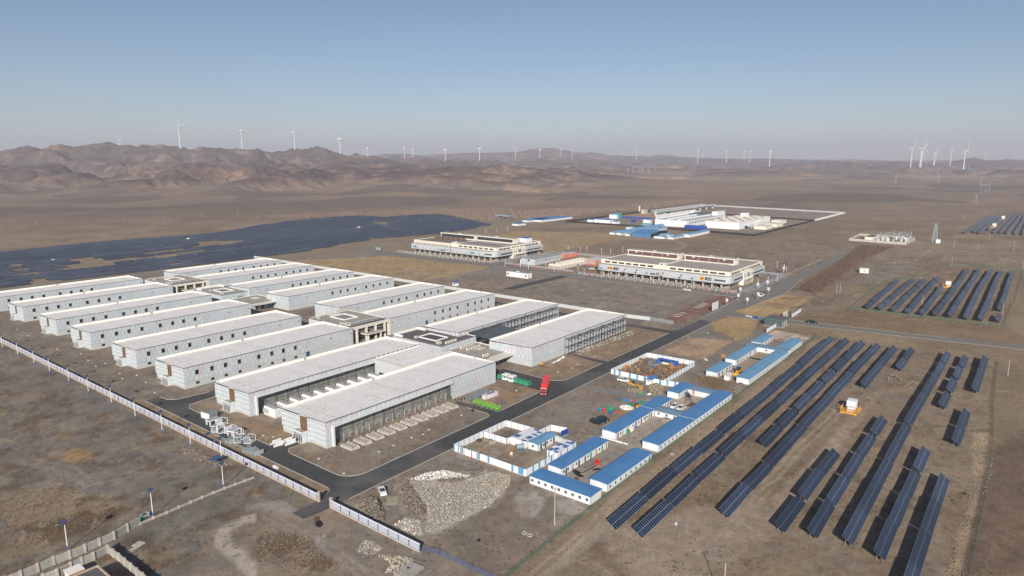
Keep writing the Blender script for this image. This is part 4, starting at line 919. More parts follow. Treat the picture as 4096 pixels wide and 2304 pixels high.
cabin('farthest right cabin of the upper camp beside the green mesh fence', 360.2, 382.2, 100, 106.6, roof='paleblueroof', wins=8)
t = thing('storage_shed', 'small white shed with corrugated roof beside the yellow loader in the upper camp', 'shed', (296.9, 108.3, 0)); b = MB(); b.box(0, 2.6, .2, 2.4, 0, 1.9, 'white'); b.build('wall', t); b = MB(); b.hull8([(-.3, -.1, 1.9), (5.8, -.1, 1.95), (5.8, 2.7, 2.15), (-.3, 2.7, 2.1)], [(-.3, -.1, 2.0), (5.8, -.1, 2.05), (5.8, 2.7, 2.25), (-.3, 2.7, 2.2)], 'offwhite'); b.build('roof', t); b = MB(); b.bar((5.6, .1, 0), (5.6, .1, 1.95), .06, 'steel'); b.build('post', t)
# ------------------------------------------------------------ hoardings
def hoarding(label, pts, h=2.4, stripes=None, mm='white', cap='skyblue', posts='in', name='hoarding', step=2.6, group=None, base=.25, z0=0, cat='hoarding'):
    """wall of sheet panels through plan points; stripes = list of (start, width) along its length painted blue"""
    t = thing(name, label, cat, (pts[0][0], pts[0][1], z0), 0, group); ox, oy = pts[0]
    b = MB(); s = MB(); pb = MB(); ba = MB(); acc = 0
    for p, q in zip(pts[:-1], pts[1:]):
        d = Vector((q[0] - p[0], q[1] - p[1])); L = d.length; d /= L; n_ = Vector((-d.y, d.x))
        def seg(B, a0, a1, off0, off1, za, zb, m_):
            A = [(p[0] - ox + d.x * a + n_.x * o, p[1] - oy + d.y * a + n_.y * o) for a, o in ((a0, off0), (a1, off0), (a1, off1), (a0, off1))]
            B.poly(A, za, zb, m_)
        seg(b, 0, L, -.04, .04, base, h, mm); seg(b, 0, L, -.06, .06, h, h + .07, cap)
        seg(ba, 0, L, -.1, .1, -.2, base, 'palecon')
        k_ = int(L / step)
        for i in range(k_ + 1):
            a = L * i / max(k_, 1)
            seg(pb, a - .04, a + .04, -.16, -.045, 0, h - .05, 'steel')
        for i in range(k_ * 1):
            a = L * (i + .5) / max(k_, 1)
        for z_ in (h * .35, h * .72): seg(pb, 0, L, -.09, -.045, z_, z_ + .06, 'steel')
        if stripes:
            for (a, w_) in stripes:
                if acc <= a < acc + L - .2: 
                    a0 = a - acc; a1 = min(a0 + w_, L - .05); seg(s, a0, a1, -.045, .055, base + .02, h - .02, 'skyblue'); seg(s, a0, a1, .0552, .058, base + .02, h - .02, 'skyblue')
        acc += L
    b.build('panel', t); pb.build('post', t); ba.build('footing', t)
    if s.v: s.build('blue_stripe', t)
    return t
# cable-drum yard
hoarding('white hoarding with blue stripes facing the main camera side of the cable drum yard', [(272.2, 156), (271.9, 129.2), (273.9, 122.6)][::-1], 2.4, stripes=[(.8, 1.0), (4.3, 1.0), (7.6, 1.0), (15.4, 1), (19.2, 1), (23, 1), (28.4, 1.1), (31.2, 1)])
hoarding('striped hoarding on the right side of the cable drum yard, blue bars all along', [(278.5, 129.4), (308.8, 130)][::-1] and [(308.8, 130), (273.4, 129.3)], 2.4, stripes=[(.4 + i * 3.1, .8) for i in range(11)])
hoarding('plain white sheet hoarding closing the cable drum yard at its far corner', [(308.8, 130), (308, 155.6)][::-1] and [(308, 155.6), (308.8, 130)], 2.4)
hoarding('plain white sheet hoarding of the cable drum yard along the main road', [(272.2, 156), (308, 155.6)], 2.4)
hoarding('white hoarding with blue and red gate stripes facing the rubble heap', [(162.3, 123), (162.4, 154.6)], 2.5, stripes=[(.9, 2.2), (5.0, .9), (15.2, .9), (19.4, .9), (24.2, .9), (27.1, .6), (29, .6), (31, .6)])
hoarding('striped hoarding beside the near blue-roofed cabin, blue bars rising to the far corner', [(190.6, 122.4), (162.3, 123)], 2.5, stripes=[(1 + i * 3.3, .8) for i in range(8)])
hoarding('white sheet hoarding of the walled yard along the main road, with struts', [(162.4, 154.6), (191, 154.3)], 2.5)
hoarding('white sheet hoarding behind the chequered roof, facing the gravel lot', [(191, 154.3), (191.5, 143)], 2.5)
hoarding('inner white sheet hoarding around the sunken dark yard corner', [(178, 154.2), (178.2, 143.6), (180.4, 143.2)], 2.3)
hoarding('white hoarding of the small back yard beside the deep blue panel', [(191.6, 138.8), (198.2, 138.6), (199.4, 131.8)], 2.4)
hoarding('deep blue hoarding panel at the corner of the small back yard', [(199.4, 131.6), (195.3, 131.9)], 2.4, mm='deepblue', cap='deepblue')
hoarding('short white hoarding between the site office and the second chequered roof', [(191.6, 131.4), (190.2, 126.6)], 2.2)
t = thing('yard_gate', 'white double gate with red edges in the striped hoarding', 'gate', (162.2, 146.2, 0)); b = MB(); b.box(-.14, -.06, 0, 1.5, .2, 2.4, 'white'); b.build('gate_leaf', t); b = MB(); b.box(-.14, -.06, 1.55, 3.1, .2, 2.4, 'white'); b.build('gate_leaf', t); b = MB(); b.box(-.16, -.05, -.25, 0, .1, 2.5, 'red'); b.build('gate_post', t); b = MB(); b.box(-.16, -.05, 3.1, 3.35, .1, 2.5, 'red'); b.build('gate_post', t)
for k_, (y_, w1) in enumerate(((143.4, 'right'), (150.9, 'left'))):
    b = MB(); b.box(-.35, .35, -.35, .35, -.1, 2.75, 'concrete'); b.box(-.42, .42, -.42, .42, 2.75, 2.9, 'palecon'); tag(b.build('gate_pillar', None, (162.3, y_, 0)), 'concrete gate pillar on the %s of the red-edged gate' % w1, 'pillar', 'gate pillars of the walled yard')
def chequer(label, x0, x1, y0, y1, H, seed):
    t = thing('flat_store', label, 'store', (x0, y0, 0)); L, D = x1 - x0, y1 - y0
    b = MB(); b.box(0, L, 0, D, -.1, H, 'white'); b.build('wall', t); rr = random.Random(seed); n_ = MB(); nx, ny = int(L / 1.2), max(3, int(D / 1.9))
    n_.box(-.1, L + .1, -.1, D + .1, H, H + .06, 'white')
    for i in range(nx):
        for j in range(ny):
            if rr.random() < .27: n_.box(i * L / nx, (i + 1) * L / nx, j * D / ny, (j + 1) * D / ny, H + .06, H + .075, 'blue2')
    n_.build('roof', t); d = MB()
    for Y in range(1, int(D), 2): 
        if rr.random() < .6: d.box(-.04, -.003, Y, Y + .6, .05, H - .3, 'skyblue')
    for X in range(2, int(L), 4): d.box(X, X + .6, -.04, -.003, .05, H - .1, 'skyblue')
    d.build('blue_panel', t); return t
M['blue2'] = mat('blue_sheet', (.07, .15, .38), .6, .08)
chequer('flat white store roofed with scattered blue sheets, behind the site office', 179.4, 191.2, 136.3, 142.8, 2.5, 3)
chequer('narrow white store with scattered blue roof sheets beside the camp cabin', 178.6, 190.1, 122.2, 126.3, 2.5, 8)
cabin('site office with pale blue roof inside the walled yard, black doors', 180.2, 191.6, 131.3, 135.8, roof='paleblueroof', wins=5, doors=((2.0, 'black'), (4.6, 'black'), (9.8, 'black')), H=2.4, rise=.3, wend=1)
t = thing('gate_hut', 'small white hut with blue roof and red sign set in the striped hoarding', 'hut', (268.6, 133.2, 0)); b = MB(); b.box(0, 3, 0, 2.6, 0, 2.5, 'white'); b.build('wall', t); b = MB(); b.hull8([(-.3, -.2, 2.5), (6.8, -.2, 2.5), (6.8, 2.8, 2.7), (-.3, 2.8, 2.7)], [(-.3, -.2, 2.58), (6.8, -.2, 2.58), (6.8, 2.8, 2.78), (-.3, 2.8, 2.78)], 'blueroof'); b.build('roof', t); b = MB(); b.box(-.03, -.003, .6, 2.2, 1.7, 2.1, 'red'); b.build('sign', t)
t = thing('open_store', 'deep blue open-fronted store in the far corner of the cable drum yard', 'store', (300.2, 136.0, 0)); b = MB(); b.box(2.6, 2.75, 0, 10, 0, 2.6, 'blue'); b.box(0, 2.6, 0, .12, 0, 2.6, 'blue'); b.box(0, 2.6, 9.9, 10, 0, 2.6, 'blue'); b.box(0, .1, .12, 3.4, 0, 2.6, 'blue'); b.box(0, .1, 8.4, 9.9, 0, 2.6, 'blue'); b.build('wall', t); b = MB(); b.box(-.2, 2.9, -.2, 10.2, 2.6, 2.72, 'blue'); b.build('roof', t); b = MB(); b.box(1.0, 2.2, 4, 8, .3, 1.2, 'offwhite'); b.build('shelf', t)
# ------------------------------------------------------------ perimeter fence with stone footing
def perimeter(label, x, ya, yb, stone, seg_=4.0):
    t = thing('perimeter_fence', label, 'fence', (x, yb, 0)); L = ya - yb; n_ = int(L / seg_)
    b = MB(); s = MB(); p = MB(); c = MB()
    for i in range(n_):
        y0 = i * L / n_; y1 = (i + 1) * L / n_
        b.box(-.05, .05, y0, y1, .45, 2.15, 'lilac'); c.box(-.12, .12, y0, y1, 2.15, 2.32, 'white'); 
        if i % 1 == 0: p.box(-.17, .12, y0 - .1, y0 + .1, .3, 2.2, 'navy')
    b.build('panel', t); c.build('coping', t); p.build('post', t)
    s.hull8([(-.75, 0, -2.0), (.3, 0, -2.0), (.3, L, -2.0), (-.95, L, -2.0)], [(-.3, 0, .45), (.25, 0, .45), (.25, L, .45), (-.3, L, .45)], 'stone' if stone else 'concrete'); s.build('footing', t)
    return t
perimeter('long lilac-panelled perimeter fence on a tan stone footing, left of the road gate', 111.4, 640, 162.2, True)
perimeter('short lilac-panelled fence from the road gate to the bottom edge of the photo', 111.4, 155.2, 118.6, False)
for y_, s_ in ((161.5, 'left'), (155.6, 'right')):
    t = thing('gate_pier', 'round grey gate pier on the %s of the asphalt entrance' % s_, 'gate pier', (111.4, y_, 0), 0, 'piers of the asphalt entrance'); b = MB(); b.bar((0, 0, -.5), (0, 0, 2.9), .5, 'concrete', 14); b.build('shaft', t); b = MB(); b.bar((0, 0, 2.9), (0, 0, 3.05), .58, 'palecon', 14); b.build('cap', t)
for k_ in range(9):
    X, Y = r32(1650 + k_ * 80, 1180 + k_ * 33); nx_, ny_ = r32(1650 + (k_ + 1) * 80, 1180 + (k_ + 1) * 33)
    if Y < -60: break
t = thing('blue_wire_fence', 'low blue wire fence continuing from the lilac fence towards the bottom edge', 'fence', (111.3, 118, 0)); b = MB(); pts_ = [r32(*q) for q in ((1650, 1200), (1830, 1235), (1915, 1275), (2000, 1315), (2080, 1350), (2165, 1395), (2255, 1430), (2350, 1470), (2450, 1510))]
for p_ in pts_: b.bar((p_[0] - 111.3, p_[1] - 118, -.2), (p_[0] - 111.3, p_[1] - 118, 1.5), .07, 'blue')
b.build('post', t); b = MB()
for p_, q_ in zip(pts_[:-1], pts_[1:]):
    for z_ in (.3, .6, .9, 1.2, 1.45): b.bar((p_[0] - 111.3, p_[1] - 118, z_), (q_[0] - 111.3, q_[1] - 118, z_), .022, 'blue')
b.build('wire', t)
# green mesh fences of the solar fields
def meshfence(label, pts, h=1.4, step=3.0, mm='netmesh', pm='green', name='mesh_fence', top=None, z=None, cat='fence', bars=0, grp=None):
    ox, oy = pts[0]; t = thing(name, label, cat, (ox, oy, 0), 0, grp); b = MB(); p = MB()
    for a, c_ in zip(pts[:-1], pts[1:]):
        L = math.hypot(c_[0] - a[0], c_[1] - a[1]); k_ = max(1, int(L / step))
        for i in range(k_):
            u0 = (a[0] + (c_[0] - a[0]) * i / k_, a[1] + (c_[1] - a[1]) * i / k_); u1 = (a[0] + (c_[0] - a[0]) * (i + 1) / k_, a[1] + (c_[1] - a[1]) * (i + 1) / k_)
            z0, z1 = G(u0), G(u1)
            b.face([(u0[0] - ox, u0[1] - oy, z0 + .05), (u1[0] - ox, u1[1] - oy, z1 + .05), (u1[0] - ox, u1[1] - oy, z1 + h), (u0[0] - ox, u0[1] - oy, z0 + h)], mm)
            p.bar((u0[0] - ox, u0[1] - oy, z0 - .1), (u0[0] - ox, u0[1] - oy, z0 + h + .08), .03 if h < 1.6 else .045 if h < 3 else .12, pm)
            if top: p.bar((u0[0] - ox, u0[1] - oy, z0 + h), (u1[0] - ox, u1[1] - oy, z1 + h), .05, top)
    b.build('mesh', t); p.build('post', t); return t
meshfence('long green mesh fence between the blue-roofed camp and the near solar field', [(100, 93.6), (119, 94.3), (144.7, 95.2), (184, 96.4), (206.6, 97.0), (260, 97.2), (320, 97.9), (396.8, 98.8), (409.8, 99.8), (410, 101.2)])
meshfence('green mesh fence around the upper right solar field', [(590, 16), (500, 16), (496, 102.4), (560, 103.5), (631.6, 104.1), (660, 92), (686.9, 82), (733.3, 78.3), (771, 60), (771, 16), (592, 15)])
meshfence('green mesh fence down the right side of the near solar field', [(410, 13.8), (340, 11), (293.8, 8), (237.9, 6.4), (187.5, 6), (150, 5.2)])
# white sheet fence behind the compound (x = 380)
def sheetfence(label, pts, h=2.2, mm='netgrey2', grp=None): return meshfence(label, pts, h, 3.0, mm, 'galv', 'panel_fence', 'white', grp=grp)
M['netgrey2'] = mat('white_sheet', (.5, .52, .52), .7, .08)
meshfence('pale sheet fence behind the right wing, running from the back road to the red earth', [(380.5, 640), (380, 208), (382, 192)], 2.3, 3.0, 'netgrey2', 'galv', 'panel_fence', 'white')
meshfence('grey net-covered end of the back fence beside the red earth', [(382, 192), (381, 175.5)], 2.4, 3.0, 'netgrey', 'galv', 'panel_fence', 'galv')
# ------------------------------------------------------------ bottom-left walled compound
def WZ(X, Y): 
    p = PG(r31, X, Y); return p
def pierwall(label, pix, h=2.3, step=3.9, name='boundary_wall'):
    pp = [WZ(*q) for q in pix]; ox, oy, oz = pp[0]; t = thing(name, label, 'wall', (ox, oy, oz)); b = MB(); pr_ = MB()
    for a, c_ in zip(pp[:-1], pp[1:]):
        L = math.hypot(c_[0] - a[0], c_[1] - a[1]); k_ = max(1, round(L / step)); d = ((c_[0] - a[0]) / L, (c_[1] - a[1]) / L); n_ = (-d[1] * .12, d[0] * .12)
        for i in range(k_):
            u0 = [a[j] + (c_[j] - a[j]) * i / k_ - (ox, oy, oz)[j] for j in range(3)]; u1 = [a[j] + (c_[j] - a[j]) * (i + 1) / k_ - (ox, oy, oz)[j] for j in range(3)]
            b.hull8([(u0[0] - n_[0], u0[1] - n_[1], u0[2] - .6), (u1[0] - n_[0], u1[1] - n_[1], u1[2] - .6), (u1[0] + n_[0], u1[1] + n_[1], u1[2] - .6), (u0[0] + n_[0], u0[1] + n_[1], u0[2] - .6)],
                    [(u0[0] - n_[0], u0[1] - n_[1], u0[2] + h), (u1[0] - n_[0], u1[1] - n_[1], u1[2] + h), (u1[0] + n_[0], u1[1] + n_[1], u1[2] + h), (u0[0] + n_[0], u0[1] + n_[1], u0[2] + h)], 'pier')
            pr_.box(u0[0] - .28, u0[0] + .28, u0[1] - .28, u0[1] + .28, u0[2] - .6, u0[2] + h + .35, 'palecon')
            b.hull8([(u0[0] - n_[0] * 1.6, u0[1] - n_[1] * 1.6, u0[2] + h), (u1[0] - n_[0] * 1.6, u1[1] - n_[1] * 1.6, u1[2] + h), (u1[0] + n_[0] * 1.6, u1[1] + n_[1] * 1.6, u1[2] + h), (u0[0] + n_[0] * 1.6, u0[1] + n_[1] * 1.6, u0[2] + h)],
                    [(u0[0] - n_[0] * 1.6, u0[1] - n_[1] * 1.6, u0[2] + h + .12), (u1[0] - n_[0] * 1.6, u1[1] - n_[1] * 1.6, u1[2] + h + .12), (u1[0] + n_[0] * 1.6, u1[1] + n_[1] * 1.6, u1[2] + h + .12), (u0[0] + n_[0] * 1.6, u0[1] + n_[1] * 1.6, u0[2] + h + .12)], 'palecon')
    b.build('panel', t); pr_.build('pier', t); return t
pierwall('long grey boundary wall with concrete piers running from the bottom-left corner', [(-120, 1610), (60, 1540), (215, 1480), (385, 1405), (545, 1335), (705, 1275), (860, 1210), (1005, 1145), (1150, 1080), (1285, 1000), (1410, 930)], 2.0)
pierwall('low far end of the boundary wall, half buried, reaching the stone footing', [(1410, 930), (1680, 820), (1920, 715), (2150, 620), (2370, 535), (2560, 465)], .45)
pierwall('inner grey compound wall with piers in the bottom-left corner', [(250, 1620), (440, 1510), (580, 1460), (715, 1390), (825, 1340), (945, 1290), (1085, 1215)], 1.9)
pierwall('compound wall running down to the bottom edge, casting a deep shadow', [(1085, 1215), (1200, 1300), (1320, 1400), (1440, 1500), (1560, 1600), (1700, 1720)], 1.9)
p_ = PG(r31, 760, 1500); t = thing('guard_building', 'flat-roofed grey building in the walled corner compound, cut by the bottom edge', 'building', p_)
b = MB(); b.box(-9, 3, -9, 1.5, -.5, 3.0, 'pier'); b.build('wall', t); b = MB()
q_ = [PG(r31, X, Y) for X, Y in ((880, 1449), (960, 1395), (1030, 1449))]
b.box(-9.3, 3.3, -9.3, -9, 2.9, 3.5, 'stone'); b.box(-9.3, 3.3, 1.5, 1.8, 2.9, 3.5, 'stone'); b.box(3, 3.3, -9, 1.5, 2.9, 3.5, 'stone'); b.box(-9.3, -9, -9, 1.5, 2.9, 3.5, 'stone'); b.box(-9, 3, -9, 1.5, 3.0, 3.06, 'darkroof'); b.build('roof_parapet', t)
t.location = PG(r31, 880, 1560); 
p_ = PG(r31, 755, 1470); t = thing('white_red_kiosk', 'white kiosk with red diagonal stripes by the corner compound wall', 'kiosk', p_, R(0)); b = MB(); b.box(-1.6, 1.6, -1.5, 1.5, 0, 2.2, 'red'); b.box(-1.62, -1.605, -1.3, 1.3, .3, 2.0, 'white'); b.build('wall', t); b = MB(); b.box(-1.8, 1.8, -1.7, 1.7, 2.2, 2.35, 'membrane'); b.build('roof', t)
# ------------------------------------------------------------ cloud-computing blocks with grey band and penthouses
def text_mesh(s, size, mm, name='lettering', bold=.0, parent=None, depth=.04):
    cu = bpy.data.curves.new(name, 'FONT'); cu.body = s; cu.size = size; cu.extrude = depth; cu.offset = bold; cu.resolution_u = 3
    tmp = bpy.data.objects.new('tmp', cu); C.objects.link(tmp); dg = bpy.context.evaluated_depsgraph_get(); dg.update()
    me_ = bpy.data.meshes.new_from_object(tmp.evaluated_get(dg)); bpy.data.objects.remove(tmp); me_.name = name; me_.materials.clear(); me_.materials.append(M[mm])
    o = linkobj(name, me_, parent); return o
def stand(o, x, y, z, face):      # text on a wall facing -x or -y
    if face == '-x': o.matrix_local = Matrix(((0, 0, -1, x), (-1, 0, 0, y), (0, 1, 0, z), (0, 0, 0, 1)))
    else: o.matrix_local = Matrix(((1, 0, 0, x), (0, 0, -1, y), (0, 1, 0, z), (0, 0, 0, 1)))
def cloud_block(label, x0, y0, x1, y1, kind, group='cloud computing blocks'):
    t = thing('office_building', label, 'office building', (x0, y0, 0)); L, D = x1 - x0, y1 - y0
    r = 6.0
    def rr(off, rad): # plan outline with rounded front corners (low-x side)
        o = off; pts = [(L, -o), (L, D + o)]
        pts += [(-o + rad - rad * math.sin(R(a)), D + o - rad + rad * math.cos(R(a))) for a in range(0, 91, 15)]
        pts += [(-o + rad - rad * math.cos(R(a)), -o + rad - rad * math.sin(R(a))) for a in range(0, 91, 15)]
        return pts
    core = MB(); core.poly([(5, 1), (L, 1), (L, D - 1), (5, D - 1)], -.2, 12.1, 'concrete'); core.build('core_wall', t)
    b = MB(); pts = rr(2.0, r)
    b.poly(pts, 4.7, 10.1, 'bandgrey', 'tanroof'); b.build('band', t)
    sl_ = MB(); sl_.poly(rr(2.03, r), 6.0, 6.12, 'concrete'); sl_.build('band_joint', t)
    u = MB(); u.poly([(4, .2), (L - .5, .2), (L - .5, D - .2), (4, D - .2)], 10.1, 13.0, 'cream', 'tanroof')
    for (a, b_, c_, d_) in ((4, L - .5, .2, .6), (4, L - .5, D - .6, D - .2), (4, 4.4, .6, D - .6), (L - .9, L - .5, .6, D - .6)): u.box(a, b_, c_, d_, 13.0, 13.45, 'cream')
    u.box(4.4, L - .9, D / 2 - .7, D / 2 + .7, 13.0, 13.5, 'cream'); u.build('upper_storey', t)
    cnt = 15
    for i in range(cnt):
        Y = 5 + i * (D - 10) / (cnt - 1); 
        c_ = MB(); c_.box(.2, 1.7, Y - .65, Y + .65, -.2, 4.7, 'palecon'); c_.build('column', t)
    for i in range(16):
        if i in (7, 8) : continue
        Y0 = 3.4 + i * (D - 6.8) / 16
        if kind == '360' and i > 8: continue
        w_ = MB(); w_.box(3.93, 3.997, Y0 + .8, Y0 + 5.9, 10.9, 12.3, 'louvre'); w_.build('window', t)
        m_ = MB(); m_.box(3.4, 3.99, Y0 + .0, Y0 + .25, 10.1, 13.2, 'cream'); m_.build('fin', t)
    for i in range(14):
        Y = 5 + (i + .5) * (D - 10) / 14; sep('ground_window', t, (4.93, 4.997, Y - 2.6, Y + 2.6, .6, 4.0, 'dark')); sep('sill', t, (4.85, 4.925, Y - 2.9, Y + 2.9, .2, .6, 'cream'))
    # right side (local y = 0): bands of windows and a stone entrance bay
    for (a, c_) in ((8, 27), (50, L - 3)):
        sep('ribbon_window', t, (a, c_, -2.06, -2.003, 6.2, 7.4, 'dark')); n_ = int((c_ - a) / 6)
        for i in range(n_): sep('window', t, (a + .6 + i * 6, a + 5.4 + i * 6, .13, .197, 10.7, 12.1, 'louvre'), (a + .5 + i * 6, a + 5.2 + i * 6, .93, .997, .6, 4.0, 'dark'))
    wl = MB(); wl.box(-2.06, -2.003, 1 if kind != 'x' else 0, 10, 6.6, 7.7, 'dark'); 
    if kind == '360': pass
    wl.build('corner_window', t)
    e = MB(); e.box(27.5, 49.5, -2.5, .9, -.2, 10.4, 'cream'); e.build('entrance_bay', t); sep('window', t, (36, 41, -2.56, -2.503, 5.8, 9.2, 'greenglass'), *[(X, X + .8, -2.56, -2.503, 6, 8.6, 'dark') for X in (29.5, 32.3, 44, 46.8)], *[(X, X + 2.4, .1, .197, 11.1, 12.1, 'louvre') for X in (29, 32.5, 37, 42.5, 46)])
    sep('canopy', t, (30, 47, -4.5, -2.503, 4.5, 4.8, 'offwhite')); sep('door', t, *[(29.5 + i * 3, 30.7 + i * 3, -2.57, -2.503, .2, 3.4, 'dark') for i in range(6)])
    # penthouses
    for (a, c_) in ((D / 2 + 3.5, D - 5), (11.5, D / 2 - 2.5)) if kind == 'mt' else ((D / 2 + 5, D - 1 - 2), (10, D / 2 + 2)):
        ph_ = MB(); pm = 'maroon' if kind == 'mt' else 'louvre'
        ph_.box(43.5, 52.5, a, c_, 13.0, 17.4, 'cream'); ph_.box(42.9, 52.7, a - .5, c_ + .5, 17.4, 18.3, 'cream', 'tanroof'); ph_.box(43.0, 43.5, a - .3, c_ + .3, 13.0, 13.9, 'cream'); o = ph_.build('penthouse', t)
        l_ = MB(); l_.box(43.4, 43.47, a + .9, c_ - .9, 14.1, 17.35, pm); nn = 4 if kind == 'mt' else 1
        for i in range(1, nn): Y = a + (c_ - a) * (i / nn + (.06 if i == 1 else -.04 if i == 3 else 0)); l_.box(43.3, 43.398, Y - .12, Y + .12, 14.1, 17.3, 'offwhite')
        if kind == 'mt':
            for f_ in (.2, .82): l_.box(43.3, 43.395, a + (c_ - a) * f_ - .9, a + (c_ - a) * f_ + .9, 16.2, 17.1, 'white')
        l_.build('louvre_screen', o)
        v_ = MB(); v_.box(46, 48, (a + c_) / 2 - 2, (a + c_) / 2 + 1, 18.3, 18.9, 'offwhite'); v_.build('vent', o)
    hb_ = MB(); hb_.box(4.2, 10, D / 2 - 1.8, D / 2 + 2.2, 13.0, 15.0, 'cream'); hb_.box(4.13, 4.197, D / 2 - .8, D / 2 + .6, 13.6, 14.6, 'black'); hb_.build('stair_head', t)
    sp_ = MB(); sp_.box(-2.07, -2.0, D / 2 - 2.0, D / 2 - 1.2, 4.7, 10.0, 'maroon') if kind == '360' else sp_.box(-2.07, -2.0, D / 2 - 2.2, D / 2 + .4, 4.7, 8.3, 'concrete'); sp_.build('recess', t)
    return t
MT0 = (512.0, 192.5, 591.5, 309.0); S0 = (512.0, 428.5, 591.5, 546.0)
t = cloud_block('white office block with grey band, yellow logos and maroon louvred penthouses', *MT0, 'mt')
def sign_mt(t, y, z=5.9, s=1.0):
    b = MB(); b.box(-2.2, -2.06, y - 1.5 * s, y + 1.5 * s, z, z + 3.0 * s, 'orangelogo'); sg = b.build('logo_sign', t)
    o = text_mesh('美团', 1.35 * s, 'black', 'logo_text', .02, sg); stand(o, -2.21, y + 1.33 * s, z + .95 * s, '-x')
    o = text_mesh('美团', 2.9 * s, 'black', 'lettering', .05, t); stand(o, -2.1, y - 2.0 * s, z + .35, '-x')
sign_mt(t, 102.5); sign_mt(t, 16.8 + 3.2)
def sign_e(t, y, z, s):
    o = MB(); o.bar((-2.15, y + 2.6, z + 1.1), (-2.06, y + 2.6, z + 1.1), 1.1, 'teal', 18); o.bar((-2.17, y + 2.4, z + .9), (-2.155, y + 2.4, z + .9), .55, 'bandgrey', 14); o.build('logo_disc', t)
    o = text_mesh('聚智云', 1.7, 'black', 'lettering', .02, t); stand(o, -2.1, y - .6, z + .2, '-x')
    o = text_mesh(s, 2.9, 'black', 'lettering', .04, t); stand(o, -2.1, y - 6.0, z + .1, '-x')
sign_e(t, 65.8, 5.6, 'E1')
b = MB(); b.box(52, 53.4, .1, .19, 12.0, 13.3, 'orangelogo'); b.build('side_logo', t)
for i in range(11):
    condenser(553.2, 246 - i * 2.4 - 14, 13.0, 'white condenser, %s from the left before the maroon penthouse' % ORD[i], 'condensers before the maroon penthouse', s=1.3)
for i in range(6):
    condenser(512.6 + (i % 2) * 1.6, 200 + (i // 2) * 2.6, 10.1, 'condenser on the grey band ledge of the yellow-logo block, %s of six' % ORD[i], 'condensers on the grey band ledge')
t = cloud_block('white office block with grey band, green number logos and dark louvred penthouses', *S0, '360')
for y_ in (112, 30): 
    b = MB(); b.bar((-2.2, y_ + 1.2, 7.4), (-2.06, y_ + 1.2, 7.4), 1.35, 'skyblue', 18); b.bar((-2.22, y_ + 1.2, 7.4), (-2.205, y_ + 1.2, 7.4), .7, 'white', 18); b.build('logo_disc', t)
    o = text_mesh('360', 3.3, 'greenlogo', 'lettering', .09, t); stand(o, -2.1, y_ - .5, 6.2, '-x')
sign_e(t, 72, 5.6, 'E3')
for i in range(13):
    condenser(513.0, 489.5 + i * 4.2, 10.1, 'white condenser, %s from the right on the ledge under the green number logo' % ORD[i], 'condensers on the green-logo block ledge', s=1.7)
for i in range(6):
    o = thing('cooling_tower', 'dark cooling tower, %s from the right on the green-logo block roof' % ORD[i], 'cooling tower', (540, 496 + i * 7.6, 13.0), 0, 'cooling towers on the roof'); b = MB(); b.poly([(-2.4, -2.4), (2.4, -2.4), (2.4, 2.4), (-2.4, 2.4)], 1.2, 3.0, 'brown'); b.box(-2.2, 2.2, -2.2, 2.2, .2, 1.2, 'steel'); b.build('casing', o); b = MB(); b.bar((0, 0, 3.0), (0, 0, 3.5), 1.9, 'steel', 14); b.build('fan', o)
b = MB()
for i in range(13): 
    y_ = 489 + i * 4.2; b.bar((517, y_, 13.3), (545, y_ + 1, 13.3), .18, 'maroon'); b.bar((515.7, y_, 10.3), (515.7, y_, 13.3), .14, 'red')
tag(b.build('pipework'), 'red and dark pipework on the roof beside the dark cooling towers', 'pipes')
b = MB(); 
for i in range(26):
    y_ = 434 + i * 2.05; b.bar((527, y_, 13.2), (533, y_ + .4, 14.0), .12, 'steel')
    if i % 3 == 0: b.bar((520, y_, 13.2), (527, y_, 13.2), .2, 'offwhite')
b.bar((527, 434, 13.5), (527, 486, 13.5), .2, 'steel'); b.bar((532, 434, 14.1), (532, 486, 14.1), .2, 'steel'); tag(b.build('cable_racks'), 'long grey pipe racks on the near roof half of the green-logo block', 'pipe rack')
t = thing('roof_house', 'white rooftop house with blue roof on the green-logo block', 'roof house', (572, 434, 13.0)); b = MB(); b.box(0, 10, 0, 9.5, 0, 4.6, 'white'); b.build('wall', t); b = MB(); b.box(-.2, 10.2, -.2, 9.7, 4.6, 5.0, 'blue'); b.build('roof', t)
